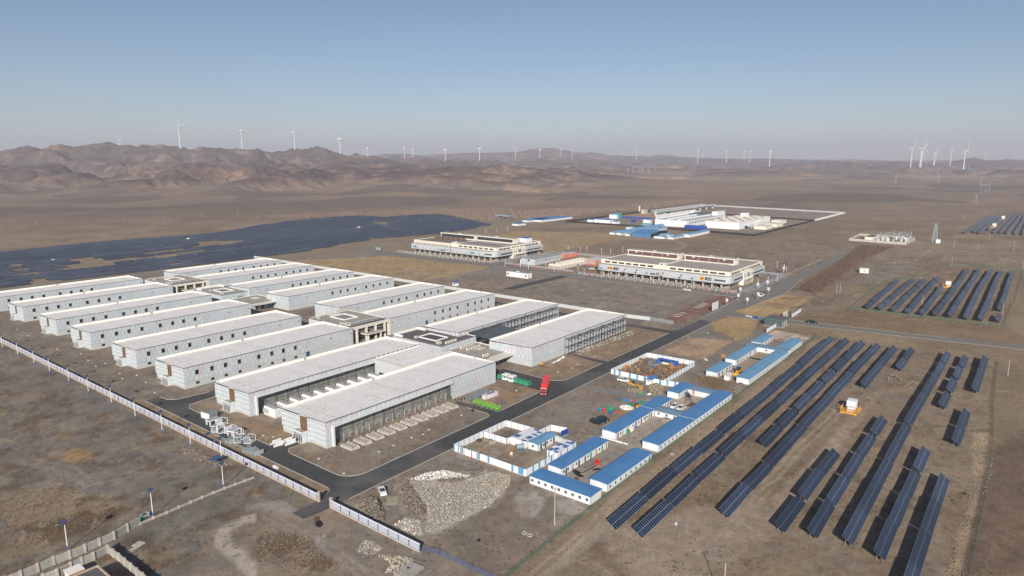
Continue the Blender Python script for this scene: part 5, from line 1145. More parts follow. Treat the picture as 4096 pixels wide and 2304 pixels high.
# ------------------------------------------------------------ generator compound between the two blocks
t = thing('plant_building', 'low pale grey building with small windows in the generator compound', 'building', (505.5 + 10, 366, 0)); 
A = [ge(260, 330), ge(370, 350), ge(572, 300), ge(470, 240)]
x0, x1 = 519.5, 563; y0, y1 = 384, 402
t.location = (x0, y0, 0); b = MB(); b.box(0, x1 - x0, 0, y1 - y0, -.1, 5.6, 'bandgrey', 'tanroof'); b.build('wall', t); b = MB(); b.box(-.15, x1 - x0 + .15, -.15, .0, 5.5, 6.0, 'bluewash'); b.build('parapet', t)
for i in range(9): b = MB(); b.box(3 + i * 4.6, 4.1 + i * 4.6, -.06, -.003, 2.9, 4.0, 'dark'); b.build('window', t)
def genset(label, x, y, L, Wd, H, mm, grp, n=1):
    t = thing('generator_container', label, 'container', (x, y, 0), 0, grp); b = MB(); b.box(0, L, 0, Wd, .3, H, mm); b.build('casing', t)
    sep('louvre', t, (-.07, -.003, .4, Wd - .4, .8, H - .5, 'concrete'), (L * .1, L * .3, -.07, -.003, .8, H - .6, 'concrete'), (L * .6, L * .8, -.07, -.003, .8, H - .6, 'concrete'))
    b = MB(); b.box(L * .15, L * .75, .4, Wd - .4, H, H + .9, 'galv' if mm == 'orange' else 'cream'); b.bar((L * .5, Wd / 2, H + .9), (L * .5, Wd / 2, H + 1.1), min(Wd * .35, 1.3), 'concrete', 12); b.build('exhaust', t)
    b = MB(); b.box(.3, L - .3, .2, Wd - .2, 0, .3, 'concrete'); b.build('skid', t)
for i in range(10):
    genset('cream generator container, %s from the near end of the row' % ORD[i], 513.5 + i * 5.6, 350, 4.4, 14, 3.3, 'offwhite', 'cream generator containers')
for i in range(4): genset('orange generator container, %s from the near end by the yellow-logo block' % ORD[i], 555 + i * 6.4, 338, 4.8, 15, 4.0, 'orange', 'orange generator containers')
genset('orange generator container alone behind the pale grey building', 571, 386, 12, 5, 4.0, 'orange', 'orange generator containers')
genset('second orange container behind the pale grey building, partly hidden', 585, 386, 12, 5, 4.0, 'orange', 'orange generator containers')
def railfence(label, pts, h=2.0, mm='netgrey'): return meshfence(label, pts, h, 3.2, mm, 'galv', 'rail_fence', 'galv')
railfence('grey rail fence around the generator compound', [(508.5, 333), (508.5, 412), (606, 412), (606, 322), (560, 322)])
railfence('grey rail fence in front of the yellow-logo block', [(504.5, 325), (504.5, 180), (606, 178), (606, 250)])
railfence('grey rail fence in front of the green-logo block', [(504.5, 560), (504.5, 424), (606, 422)])
for k_, (x_, ya, yb) in enumerate(((504.2, 215, 203), (504.2, 194, 184), (508.2, 345, 338), (508.2, 362, 354), (508.2, 378, 370), (504.2, 318, 308), (504.2, 446, 436), (508.2, 405, 396), (504.2, 430, 425))):
    b = MB(); b.box(-.05, .05, 0, ya - yb, .6, 1.3, 'pink'); tag(b.build('banner', None, (x_ - .1, yb, 0)), 'red and pink cloth banner, %s on the grey rail fences counted from the right' % ORD[[1, 0, 3, 4, 5, 2, 8, 6, 7][k_]], 'banner', 'banners on the rail fences')
b = MB(); b.box(-.05, .05, 0, 10, .4, 1.4, 'pink'); o = b.build('banner', None, (508, 178.3, 0), R(-90)); tag(o, 'long pink cloth banner at the right corner before the yellow-logo block', 'banner', 'banners on the rail fences')
# white office cabin, kiosk and rusty stakes on the open gravel
t = thing('flat_cabin', 'long white flat-roofed cabin standing alone on the gravel near the back road', 'cabin', (425.5, 371, 0)); A = [t6(1985, 1130), t6(2415, 1185)]
b = MB(); b.box(0, 6, 0, 23, 0, 4.2, 'white', 'tanroof'); b.build('wall', t); 
for q in (1.2, 20.5): b = MB(); b.box(-.06, -.003, q, q + 1.5, 1.3, 3.0, 'dark'); b.build('window', t)
for q in (14.5, 17.5): b = MB(); b.box(-.06, -.003, q, q + .6, 1.9, 2.6, 'concrete'); b.build('window', t)
b = MB(); b.box(1.5, 2.7, -.06, -.003, 0, 2.3, 'concrete'); b.build('door', t); b = MB(); b.bar((3, 16.5, 4.2), (3, 16.5, 5.9), .28, 'black', 8); b.box(3.5, 4.5, 12, 15, 4.2, 4.7, 'white'); b.build('chimney', t)
t.location = (A[1][0] + 0.5, A[1][1] + .3, 0)
p_ = t6(970, 1320); t = thing('kiosk', 'small white kiosk with blue roof on the gravel behind the halls', 'kiosk', (p_[0], p_[1], 0)); b = MB(); b.box(-1.6, 1.6, -2, 2, 0, 2.6, 'white'); b.build('wall', t); b = MB(); b.box(-2, 2, -2.4, 2.4, 2.6, 3.1, 'blue'); b.build('roof', t); b = MB(); b.box(-1.67, -1.603, -1.4, 1.2, 1, 2.2, 'greenglass'); b.build('window', t)
p_ = t6(2260 - 1330, 560 + 100) ; p_ = r12(1232, 133); t = thing('notice_hoarding', 'turquoise roadside notice board behind the dry field', 'sign', (p_[0], p_[1], 0)); b = MB(); b.box(-.1, .1, -4, 4, .8, 4.2, 'bluewash'); b.box(-.13, -.103, -3.6, 3.6, 3.3, 4.0, 'teal'); b.build('board', t); b = MB(); b.bar((.2, -3, 0), (.2, -3, 4), .1, 'steel'); b.build('leg', t); b = MB(); b.bar((.2, 3, 0), (.2, 3, 4), .1, 'steel'); b.build('leg', t)
stk = [(1513, 1245), (1578, 1238), (1640, 1205), (1640, 1265), (1702, 1205), (1702, 1252), (1762, 1190), (1762, 1235), (1750, 1283), (1820, 1180), (1825, 1222), (1810, 1268), (1885, 1208), (1878, 1252), (1883, 1300), (1943, 1198), (1936, 1240), (1943, 1290), (2000, 1222), (2005, 1268), (2056, 1208), (2068, 1258), (2128, 1240), (2186, 1228), (1040, 1325), (1270, 1350), (1483, 1390), (996, 1415), (770, 1380)]
for i, q in enumerate(stk):
    p_ = t6(*q); b = MB(); b.bar((0, 0, -.2), (0, 0, 2.0), .16, 'wooddark', 5); b.bar((0, 0, 1.9), (-.3, .35, 2.1), .12, 'wooddark', 5)
    tag(b.build('rusty_stake', None, (p_[0], p_[1], 0)), 'bent rusty stake, %s counted from the left across the gravel patch' % ORD[i], 'stake', 'rusty stakes in the gravel')
for i in range(7):
    pa = mt2(*((130, 1435), (195, 1402), (270, 1372), (535, 1260), (600, 1234), (660, 1210), (716, 1186))[i]); b = MB(); b.box(-.6, .6, -2.1, 2.1, -.1, .18, 'palecon'); tag(b.build('concrete_slab', None, (pa[0], pa[1], 0), 0), 'pale concrete slab on the red earth, %s from the near end' % ORD[i], 'slab', 'slabs on the red earth')
# billboard by the road
p_ = mt2(905, 1330); t = thing('billboard', 'white billboard leaning beside the road at the red earth', 'billboard', (p_[0], p_[1], 0)); b = MB(); b.box(-5, 5, -.12, .12, 1.0, 6.2, 'bandlight'); b.build('board', t); b = MB(); b.bar((-4, .3, 0), (-4, .3, 5.5), .14, 'steel'); b.build('leg', t); b = MB(); b.bar((4, .3, 0), (4, .3, 5.5), .14, 'steel'); b.build('leg', t)
# guardhouse, entrance arch, walls
t = thing('guardhouse', 'dark glass guardhouse with green-edged flat roof beside the access road', 'guardhouse', (424, 110, 0)); A = [gt(330, 405), gt(465, 425), gt(570, 345), gt(440, 275)]
gx0, gy0 = 413.0, 124.0
t.location = (414.3, 120.9, 0); b = MB(); b.box(0, 12.5, 0, 10.8, 0, 4.2, 'slate'); b.build('wall', t); b = MB(); b.box(-.3, 12.8, -.3, 11.1, 4.2, 4.6, 'green', 'darkroof'); b.build('roof', t)
b = MB(); b.box(-.5, 13, -.5, 11.3, -.1, .15, 'palecon'); b.build('plinth', t)
for i in range(6): b = MB(); b.box(.8 + i * 1.8, 1.6 + i * 1.8, -.07, -.003, .5, 3.5, 'greenglass' if i % 2 else 'offwhite'); b.build('window', t)
p_ = gt(610, 330); q_ = gt(655, 305); t = thing('entrance_arch', 'pale stone entrance arch beside the dark guardhouse', 'arch', (p_[0], p_[1], 0)); L = 6.2
b = MB(); b.box(0, L, -.5, .5, 3.4, 4.6, 'palecon'); b.box(0, 1.0, -.5, .5, 0, 3.4, 'palecon'); b.box(L - .6, L, -.5, .5, 0, 3.4, 'palecon'); b.build('frame', t)
def striped(label, p, q, n, z=2.2):
    d = math.atan2(q[1] - p[1], q[0] - p[0]); L = math.hypot(q[0] - p[0], q[1] - p[1]); t = thing('entrance_wall', label, 'wall', (p[0], p[1], 0), d); b = MB(); b.box(0, L, -.12, .12, 0, z, 'white'); b.build('wall', t); b = MB()
    for i in range(n): b.box(L * i / n, L * i / n + .35, -.2, .2, 0, z + .12, 'bluewash')
    b.build('pier', t)
striped('white entrance wall with blue-grey piers right of the stone arch', gt(700, 315), gt(805, 245), 8); striped('white entrance wall with blue-grey piers in front of the dark guardhouse', gt(412, 488), gt(550, 405), 9)
for i, (X, Y, m_) in enumerate(((705, 290, 'red'), (718, 270, 'green'), (740, 262, 'red'))):
    p_ = gt(X, Y); t = thing('small_flag', 'small %s flag behind the entrance wall%s' % ('green' if m_ == 'green' else 'red', (', left', '', ', right')[i]), 'flag', (p_[0], p_[1], 0)); b = MB(); b.bar((0, 0, 0), (0, 0, 3.6), .05, 'galv'); b.build('pole', t); b = MB(); b.box(0, .9, -.03, .03, 2.6, 3.6, m_); b.build('cloth', t)
p_ = gt(623, 395); t = thing('signpost', 'small cream sign on a post beside the access road', 'sign', (p_[0], p_[1], 0)); b = MB(); b.bar((0, 0, 0), (0, 0, 1.5), .07, 'galv'); b.build('post', t); b = MB(); b.box(-.06, .06, -.9, .9, 1.1, 2.0, 'cream'); b.build('board', t)
# ------------------------------------------------------------ solar tables (20 x 2 modules, tilted towards -y)
TL, TS, TT = 19.95, 3.45, R(36)
def slabmesh(name, mm, uvm=True, n=1):
    d, h = TS * math.cos(TT), TS * math.sin(TT); z0 = .55
    v = [(0, 0, z0), (TL, 0, z0), (TL, d, z0 + h), (0, d, z0 + h)]; nx, nz = -math.sin(TT) * .05, -math.cos(TT) * .05
    v += [(p[0], p[1] - nx, p[2] + nz) for p in v]
    f = [(0, 1, 2, 3), (7, 6, 5, 4), (0, 4, 5, 1), (1, 5, 6, 2), (2, 6, 7, 3), (3, 7, 4, 0)]
    me = bpy.data.meshes.new(name); me.from_pydata(v, [], f); me.materials.append(M[mm]); me.materials.append(M['steel'])
    me.polygons.foreach_set('material_index', [0, 1, 1, 1, 1, 1]); uv = me.uv_layers.new(name='UVMap')
    for i, q in enumerate(((0, 0), (20, 0), (20, 2), (0, 2))): uv.data[i].uv = q
    return me
SLAB = slabmesh('module_array', 'solar'); SLABF = slabmesh('solar_table', 'solarfar')
def legmesh():
    d, h = TS * math.cos(TT), TS * math.sin(TT); b = MB()
    b.bar((0, d * .75, -1.2), (0, d * .75, .5 + h * .75), .06, 'galv'); return b.mesh('leg')
def bracemesh():
    d, h = TS * math.cos(TT), TS * math.sin(TT); b = MB()
    b.bar((0, d * .22, -1.2), (0, d * .22, .5 + h * .22), .06, 'galv'); return b.mesh('leg')
def railmesh():
    d, h = TS * math.cos(TT), TS * math.sin(TT); b = MB()
    for f in (.15, .38, .62, .85): b.bar((0.02, d * f, .45 + h * f), (TL - .02, d * f, .45 + h * f), .045, 'galv')
    return b.mesh('support_rail')
LEG, BRC, RAIL = legmesh(), bracemesh(), railmesh()
proto = linkobj('solar_table', None); linkobj('module_array', SLAB, proto); linkobj('support_rail', RAIL, proto)
for X in (1.2, 7.1, 13.0, 18.9): linkobj('leg', LEG, proto, (X, 0, 0)); linkobj('leg', BRC, proto, (X, 0, 0))
kids['solar_table'] = [o for o in C.objects if o.parent == proto]
first = [True]; rnt = random.Random(5)
def table(x, y, label, group, ry=0, dz=0, full=True, rz=0):
    z = (G((x + 1, y + 1.4)) + G((x + TL - 1, y + 1.4))) / 2; sl_ = math.atan2(G((x + TL - 1, y + 1.4)) - G((x + 1, y + 1.4)), TL - 2)
    if full:
        if first[0]: o = proto; first[0] = False
        else: o = copy_tree(proto)
    else: o = linkobj('solar_table', SLABF)
    dz = (rnt.random() - .5) * .5 if full else 0; o.location = (x, y, z + .35 + dz); sl_ += (rnt.random() - .5) * .022; o.rotation_euler = (0, -sl_, rz); tag(o, label, 'solar table', group); return o
def row(v0, v1, u0, u1, rowname, group, skip=(), fn=None, full=True, wob=0):
    n = max(1, round((u1 - u0) / 20.65)); st = (u1 - u0 + .5) / n
    for i in range(n):
        if i in skip: continue
        x = u0 + i * st; f = i / max(1, n)
        y = v0 + (v1 - v0) * f - 0 + wob * math.sin(x / 37 + v0)
        table(x, y, '%s solar table from the near end of the %s' % (ORD[i], rowname), group, full=full, rz=(v1 - v0) / (u1 - u0))
g1 = 'solar tables of the near right field'
row(83.6, 87.7, 151, 399, 'row beside the camp fence', g1, wob=.15)
row(76.2, 80.2, 151.8, 400.8, 'second row from the camp fence', g1, wob=.15)
row(69.3, 72.4, 231, 401.8, 'third row from the camp fence', g1, wob=.2)
row(62.1, 64.6, 175.8, 400.4, 'fourth row from the camp fence', g1, wob=.3)
row(55.9, 56.7, 322, 400.5, 'short row left of the rock heap', g1)
row(48.6, 48.8, 361, 400.7, 'short row alone above the rock heap', g1)
row(47.0, 47.4, 177.6, 239.5, 'three-table row at the lower middle', g1)
row(39.2, 40.8, 179.5, 285, 'row ending below the white transformer', g1, wob=.3)
row(31.4, 33.5, 181.4, 406, 'long row right of the white transformer', g1, wob=.4)
row(23.0, 24.0, 179, 260, 'lower row left of the rightmost row', g1, wob=.3)
row(25.3, 25.6, 315, 407, 'upper row second from the right fence', g1, wob=.2)
row(14.9, 15.7, 139.5, 240.5, 'rightmost row at the bottom edge', g1, wob=.3)
row(16.6, 16.9, 274.5, 315.5, 'lone pair inside the right green fence', g1)
row(16.9, 17.4, 347, 407.2, 'upper row nearest the right fence', g1)
g2 = 'solar tables of the upper right field'
for v, v2, a, b_, nm in ((91.1, 93, 502, 631, 'leftmost'), (83.3, 84.8, 502.4, 650, 'second'), (75.1, 76.8, 502.4, 653, 'third'), (67.2, 69, 502, 671, 'fourth'), (59.2, 61, 503.4, 620, 'fifth'), (51.4, 53.9, 505, 740, 'sixth'),
                       (43.5, 46.2, 507, 745, 'seventh'), (35.5, 38, 506.6, 745, 'eighth'), (27.7, 30, 507.3, 748, 'ninth'), (20.2, 21.3, 548.6, 746, 'tenth')):
    row(v, v2, a, b_, nm + ' row of the upper right field', g2, wob=.35)
row(18.9, 18.9, 509.5, 530, 'stub row of the upper right field', g2)
# big array on the left and the far right array
FARM = [FV(*q) for q in ((-60, 735), (0, 726), (300, 690), (560, 664), (715, 641), (800, 627))] + [W(1400, 840, M3)(*q) for q in ((0, 378), (170, 358), (175, 345), (345, 330), (850, 290), (860, 281), (1030, 276), (1456, 215), (1690 * .565 + 500, 190))]
FARM += [FV(*q) for q in ((1232, 572), (1205, 563), (1180, 556), (1150, 549), (1125, 543), (1085, 542), (1040, 544), (960, 551), (900, 548), (850, 550), (800, 553), (720, 560), (640, 572), (560, 586), (470, 596), (350, 606), (230, 616), (100, 629), (0, 640), (-60, 648))]
lfa = W(0, 1000, M3); lfb = W(400, 900, M3); lfc = W(1400, 840, M3)
HOLES = [[lfa(*q) for q in ((580, 180), (720, 175), (830, 180), (830, 160), (720, 122), (880, 100), (1010, 78), (1190, 100), (1280, 175), (1000, 225), (660, 240))],
         [lfb(*q) for q in ((1060, 210), (1200, 200), (1456, 190), (1456, 255), (1180, 275), (1110, 262))], [lfb(*q) for q in ((1456, 190), (1600, 185), (1640, 205), (1600, 240), (1456, 255))],
         [lfb(*q) for q in ((725, 215), (920, 178), (1210, 165), (1210, 175), (1000, 188), (740, 220))],
         [lfc(*q) for q in ((-20, 218), (220, 185), (225, 195), (40, 228), (50, 262), (-40, 275))], [lfc(*q) for q in ((650, 150), (905, 120), (905, 130), (700, 160))]]
STRIPS = [([lfb(100, 425), lfb(660, 365)], 2.6), ([lfb(640, 330), lfb(1110, 272)], 2.8), ([lfb(675, 368), lfb(1165, 306)], 2.8), ([lfb(165, 462), lfb(450, 422)], 2.4), ([lfb(340, 350), lfb(560, 330)], 2.4),
          ([lfc(330, 148), lfc(560, 128)], 2.6), ([lfc(380, 160), lfc(510, 152)], 2.4), ([lfa(0, 212), lfa(240, 192)], 2.4), ([lfa(0, 250), lfa(250, 238)], 2.6), ([lfa(0, 300), lfa(290, 282)], 2.4), ([lfa(400, 262), lfa(640, 238)], 2.4), ([lfa(1240, 135), lfa(1456, 100)], 2.6),
          ([lfa(150, 150), lfa(490, 390)], 2.4), ([lfb(520, 270), lfb(930, 480)], 2.0), ([lfc(240, 130), lfc(560, 235)], 2.2)]
def inside(p, poly):
    c = False; j = len(poly) - 1
    for i in range(len(poly)):
        if (poly[i][1] > p[1]) != (poly[j][1] > p[1]) and p[0] < (poly[j][0] - poly[i][0]) * (p[1] - poly[i][1]) / (poly[j][1] - poly[i][1]) + poly[i][0]: c = not c
        j = i
    return c
def near(p, s, w_):
    (a, b), (c, d) = s; L = (c - a) ** 2 + (d - b) ** 2; t_ = max(0, min(1, ((p[0] - a) * (c - a) + (p[1] - b) * (d - b)) / L))
    return math.hypot(p[0] - a - t_ * (c - a), p[1] - b - t_ * (d - b)) < w_
spots = []; y = 641.0; ri = 0
while y < 985:
    x = 60 - (ri * 7.3) % 20
    if y < 760: pass
    while x < 1010:
        m_ = (x + TL / 2, y + 1.4)
        if inside(m_, FARM) and not any(inside(m_, h) for h in HOLES) and not any(near(m_, s[0], s[1] * 3.0) for s in STRIPS): spots.append((x, y, ri))
        x += 20.65
    y += 6.6 if ri % 9 else 8.5; ri += 1
spots.sort(key=lambda s: math.hypot(s[0], s[1]))
NI = 300 - sum(1 for o in C.objects if o.name.startswith('solar_table'))
cnt = {}
for (x, y, r_) in sorted(spots[:NI], key=lambda s: (s[2], s[0])):
    cnt[r_] = cnt.get(r_, 0) + 1
    rn = sorted({s[2] for s in spots[:NI]}).index(r_)
    table(x, y, '%s solar table from the left in the %s row of the large left array' % (ORD[cnt[r_] - 1], 'front' if rn == 0 else ORD[rn]), 'solar tables of the large left array', full=False)
def stuffmesh(sp, name, label):
    d, h = TS * math.cos(TT), TS * math.sin(TT); n = len(sp); V = np.zeros((n, 8, 3)); z0 = .55 + .35
    X = np.array([s[0] for s in sp]); Y = np.array([s[1] for s in sp]); ZA = gz(X + 1, Y + 1.4); ZB = gz(X + TL - 1, Y + 1.4)
    base = [(0, 0, z0), (TL, 0, z0), (TL, d, z0 + h), (0, d, z0 + h)]; nx, nz = -math.sin(TT) * .05, -math.cos(TT) * .05
    base += [(p[0], p[1] - nx, p[2] + nz) for p in base]
    for i, p in enumerate(base):
        V[:, i, 0] = X + p[0]; V[:, i, 1] = Y + p[1]; V[:, i, 2] = p[2] + np.where(p[0] > 1, ZB, ZA)
    F = [(0, 1, 2, 3), (7, 6, 5, 4), (0, 4, 5, 1), (1, 5, 6, 2), (2, 6, 7, 3), (3, 7, 4, 0)]
    me = bpy.data.meshes.new(name); me.from_pydata(V.reshape(-1, 3).tolist(), [], [tuple(8 * k_ + i for i in f) for k_ in range(n) for f in F])
    me.materials.append(M['solarfar']); me.materials.append(M['steel']); me.polygons.foreach_set('material_index', [0, 1, 1, 1, 1, 1] * n)
    uv = me.uv_layers.new(name='UVMap'); q = [(0, 0), (20, 0), (20, 2), (0, 2)] + [(.5, .5)] * 20
    uv.data.foreach_set('uv', np.tile(np.array(q, float).ravel(), n)); me.update()
    return tag(linkobj(name, me), label, 'solar tables', kind='stuff')
stuffmesh(spots[NI:], 'solar_array_rest', 'rear rows of the large dark blue solar array left of the green-logo block')
far = []
u_n, u_f = 1000, 1500
for i in range(9):
    a = se(*((790, 330), (895, 318), (950, 333), (1060, 300), (1120, 325), (1195, 330), (1270, 337), (1360, 345), (1450, 352))[i]); b_ = se(*((1085, 125), (1140, 125), (1195, 125), (1250, 128), (1310, 128), (1370, 130), (1425, 132), (1480, 135), (1535, 138))[i])
    L = math.hypot(b_[0] - a[0], b_[1] - a[1]); n_ = int((b_[0] - a[0]) / 20.65)
    for k_ in range(n_):
        f = k_ / n_
        if i == 3 and .1 < f < .3: continue
        far.append((a[0] + (b_[0] - a[0]) * f, a[1] + (b_[1] - a[1]) * f))
stuffmesh(far, 'far_solar_field', 'small far solar field with white inverters at the right picture edge')
# ------------------------------------------------------------ wind turbines
def turbine_proto():
    t = linkobj('wind_turbine', None)
    b = MB(); b.bar((0, 0, -6), (0, 0, 70), 2.3, 'turbine', 12, 1.3); b.build('tower', t)
    b = MB(); b.hull8([(-5, -1.7, 69.3), (7, -1.9, 69.3), (7, 1.9, 69.3), (-5, 1.7, 69.3)], [(-5, -1.4, 72.6), (7, -1.5, 73), (7, 1.5, 73), (-5, 1.4, 72.6)], 'turbine'); b.build('nacelle', t)
    r = linkobj('rotor', None, t, (-6.4, 0, 71))
    hb = MB(); hb.bar((-1.8, 0, 0), (1.6, 0, 0), .7, 'turbine', 10, 1.7); hb.build('hub', r)
    bl = MB(); bl.hull8([(-.5, -.8, 1), (.4, -.8, 1), (.4, .8, 1), (-.5, .8, 1)], [(-.3, -1.2, 9), (.2, -1.2, 9), (.2, 1.0, 9), (-.3, 1.0, 9)], 'turbine'); bl.hull8([(-.3, -1.2, 9), (.2, -1.2, 9), (.2, 1.0, 9), (-.3, 1.0, 9)], [(-.1, -.3, 38), (.1, -.3, 38), (.1, .3, 38), (-.1, .3, 38)], 'turbine')
    bm = bl.mesh('blade')
    for i in range(3): o = linkobj('blade', bm, r); o.rotation_euler = (i * 2 * math.pi / 3, 0, 0)
    kids[t.name] = [o for o in C.objects if o.parent == t]; kids[r.name] = [o for o in C.objects if o.parent == r]; return t, r
TP, TR_ = turbine_proto(); tfirst = [True]; rnt = random.Random(5)
def turbine(px, ybase, ytop, label, yaw=None, spin=0.0, D=None, sc_=1.0):
    # ytop = hub row; tower 71 m -> distance
    Dd = D or 71 * FPX / (ybase - ytop); yf = Dd * math.cos(PITCH) if not D else D; xf = (px - 2048) / FPX * yf * math.cos(PITCH)
    x = yf * cF + xf * sF; y = yf * sF - xf * cF; zb = CH - (ybase - YH) * yf * math.cos(PITCH) ** 2 / FPX
    o = TP if tfirst[0] else copy_tree(TP)
    if not tfirst[0]: pass
    tfirst[0] = False
    g_ = G((x, y)); H_ = (ybase - ytop) * yf * math.cos(PITCH) ** 2 / FPX; s = H_ / 71
    if zb < g_ - 3 or zb > g_ + 6:      # stand it on the real ground there, keep its hub where the photo has it
        top = zb + H_; zb = g_ - 1; s = max(.5, (top - zb) / 71)
    o.location = (x, y, zb); o.scale = (s,) * 3; yw = (FWD + 2.2 if yaw is None else yaw); o.rotation_euler = (0, 0, yw)
    ro = [q for q in C.objects if q.parent == o and q.name.startswith('rotor')][0]; ro.rotation_euler = (spin, 0, 0)
    tag(o, label, 'wind turbine', 'wind turbines on the hills')
AX = FWD
T1 = [(484, 583, 560, 4700, 'tower hub just above the ridge at far left, half hidden', 4.5, 1.0), (725, 586, 505, 4200, 'tallest on the left ridge, dark angled blades', 4.5, .8), (972, 600, 523, 4250, 'second tall one on the left ridge, blades edge-on', 3.2, 0), (1182, 598, 529, 4300, 'third tall one on the left ridge, standing on a knoll', 3.2, 0), (1362, 616, 556, 4700, 'at the right end of the left ridge, blades edge-on', 3.3, .1)]
for px, yb, yt, D_, lb, yw, sp in T1: turbine(px, yb, yt, 'white wind turbine ' + lb, FWD + yw - math.pi / 2 - .4, sp, D_)
T2 = [(1434, 626, 608), (1455, 632, 603), (1470, 621, 592), (1618, 633, 590), (1651, 630, 596), (1781, 629, 598), (1918, 638, 594), (2061, 618, 592), (2159, 627, 598), (2243, 620, 595), (2287, 624, 598), (2545, 622, 598), (2648, 624, 608), (2791, 629, 602), (2814, 627, 605), (2906, 630, 604), (2976, 627, 603), (2999, 631, 605), (3043, 633, 624), (3079, 657, 607)]
for i, (px, yb, yt) in enumerate(T2): turbine(px, yb, yt, 'small distant wind turbine, %s from the left beyond the main ridge' % ORD[i], FWD + math.pi / 2 + .2 + .15 * math.sin(i * 7), i * .7, max(5500, min(13500, 71 * 2731 / (yb - yt))))
T3 = [(3645, 667, 592, 4000, 'front one of the right group on the dark knoll, blades spread wide', .3), (3686, 662, 594, 4050, 'second one on the dark knoll, beside the front one', .0), (3682, 652, 597, 4700, 'behind the pair on the dark knoll', .8), (3736, 641, 604, 6000, 'small, left one of a close pair', .5), (3739.5, 641, 602, 6100, 'small, right one of a close pair', 1.2), (3803, 640, 600, 5600, 'with spread blades between the pair and the lone one', 0), (3858, 653, 602, 4700, 'lone one left of the round hill', .15), (3942, 637, 610, 7500, 'faint, right of the round hill', 1.0), (4058, 637, 612, 7800, 'faint, nearest the right picture edge', .5)]
for px, yb, yt, D_, lb, sp in T3: turbine(px, yb, yt, 'white wind turbine ' + lb, FWD + .5, sp, D_)
# ------------------------------------------------------------ lattice pylons
def pylon_mesh(kind):
    b = MB(); H = 40
    if kind == 'tri':
        for a in (-1, 1):
            for c_ in (-1, 1): b.bar((a * 4, c_ * 4, -3), (a * .8, c_ * .8, H), .35, 'pylon', 3)
        for i in range(7):
            z0, z1 = i * 6, (i + 1) * 6; r0, r1 = 4 - 3.2 * z0 / H, 4 - 3.2 * min(z1, H) / H
            for s in ((-1, 1), (1, -1)):
                b.bar((s[0] * r0, -r0, z0), (s[1] * r1, -r1, min(z1, H)), .18, 'pylon', 3); b.bar((-r0, s[0] * r0, z0), (-r1, s[1] * r1, min(z1, H)), .18, 'pylon', 3)
        for z_, w_ in ((28, 8), (34, 7), (40, 5)): b.bar((-w_, 0, z_), (w_, 0, z_), .35, 'pylon', 3); b.bar((-w_, 0, z_), (0, 0, z_ + 1.6), .2, 'pylon', 3); b.bar((w_, 0, z_), (0, 0, z_ + 1.6), .2, 'pylon', 3)
    else:        # cat-head: waist, forked head, long crossarm
        for a in (-1, 1):
            for c_ in (-1, 1): b.bar((a * 4, c_ * 3, -3), (a * 1.2, c_ * 1.2, 20), .35, 'pylon', 3); b.bar((a * 1.2, c_ * 1.2, 20), (a * 8, c_ * 1, 38), .3, 'pylon', 3)
        for i in range(4):
            z0 = i * 5; r0 = 4 - 2.8 * z0 / 20; r1 = 4 - 2.8 * (z0 + 5) / 20
            b.bar((-r0, 0, z0), (r1, 0, z0 + 5), .2, 'pylon', 3); b.bar((r0, 0, z0), (-r1, 0, z0 + 5), .2, 'pylon', 3)
        b.bar((-14, 0, 38), (14, 0, 38), .45, 'pylon', 3); b.bar((-14, 0, 38), (-9, 0, 41), .25, 'pylon', 3); b.bar((14, 0, 38), (9, 0, 41), .25, 'pylon', 3)
        for a in (-1, 1): b.bar((a * 5, 0, 30), (a * 11, 0, 38), .25, 'pylon', 3)
    return b.mesh('lattice_pylon')
PYM = {'tri': pylon_mesh('tri'), 'cat': pylon_mesh('cat')}
def pylon(px, yb, yt, kind, label, D=None, rz=None):
    yf = D or 40 * FPX / (yb - yt)
    xf = (px - 2048) / FPX * yf * math.cos(PITCH); x = yf * cF + xf * sF; y = yf * sF - xf * cF; g_ = G((x, y))
    o = linkobj('lattice_pylon', PYM[kind], None, (x, y, g_), FWD - math.pi / 2 + (.3 if rz is None else rz)); s = (yb - yt) * yf / FPX / 40; o.scale = (s,) * 3
    tag(o, label, 'pylon', 'lattice pylons on the plain')
def Y3(X, Y): return (2048 + X * .3975, 450 + Y * .3975)
for i, (X, yb, yt, D_) in enumerate(((1168, 665, 600, 3700), (1225, 628, 545, 3900), (1280, 593, 515, 4300), (1325, 540, 492, 5600), (1365, 510, 450, 5800), (1315, 655, 575, 3800), (1382, 593, 520, 4400), (1443, 575, 500, 4500), (1487, 545, 482, 5000), (1533, 515, 458, 5500), (1413, 480, 445, 6500), (1595, 475, 442, 6900))):
    pylon(2048 + X * .3975, 450 + yb * .3975, 450 + yt * .3975, 'cat' if i not in (0, 5) else 'tri', 'faint lattice pylon, %s in the double line crossing the central plain' % ORD[i], D_)
for i, (X, yb, yt, D_, kd) in enumerate(((970, 762, 655, 1560, 'tri'), (1018, 668, 565, 2000, 'cat'), (1065, 668, 568, 2050, 'cat'), (1105, 640, 548, 2200, 'tri'), (1000, 580, 475, 2500, 'tri'), (912, 512, 455, 3600, 'tri'), (870, 490, 432, 3800, 'tri'), (740, 465, 408, 4100, 'tri'), (800, 430, 340, 4700, 'tri'), (845, 410, 320, 4900, 'tri'), (20, 590, 480, 2700, 'tri'), (510, 590, 480, 2700, 'tri'))):
    pylon(3584 + X * M3, 560 + yb * M3, 560 + yt * M3, kd, 'lattice pylon in the right-hand line, %s counting away from the viewer' % ORD[i], D_)
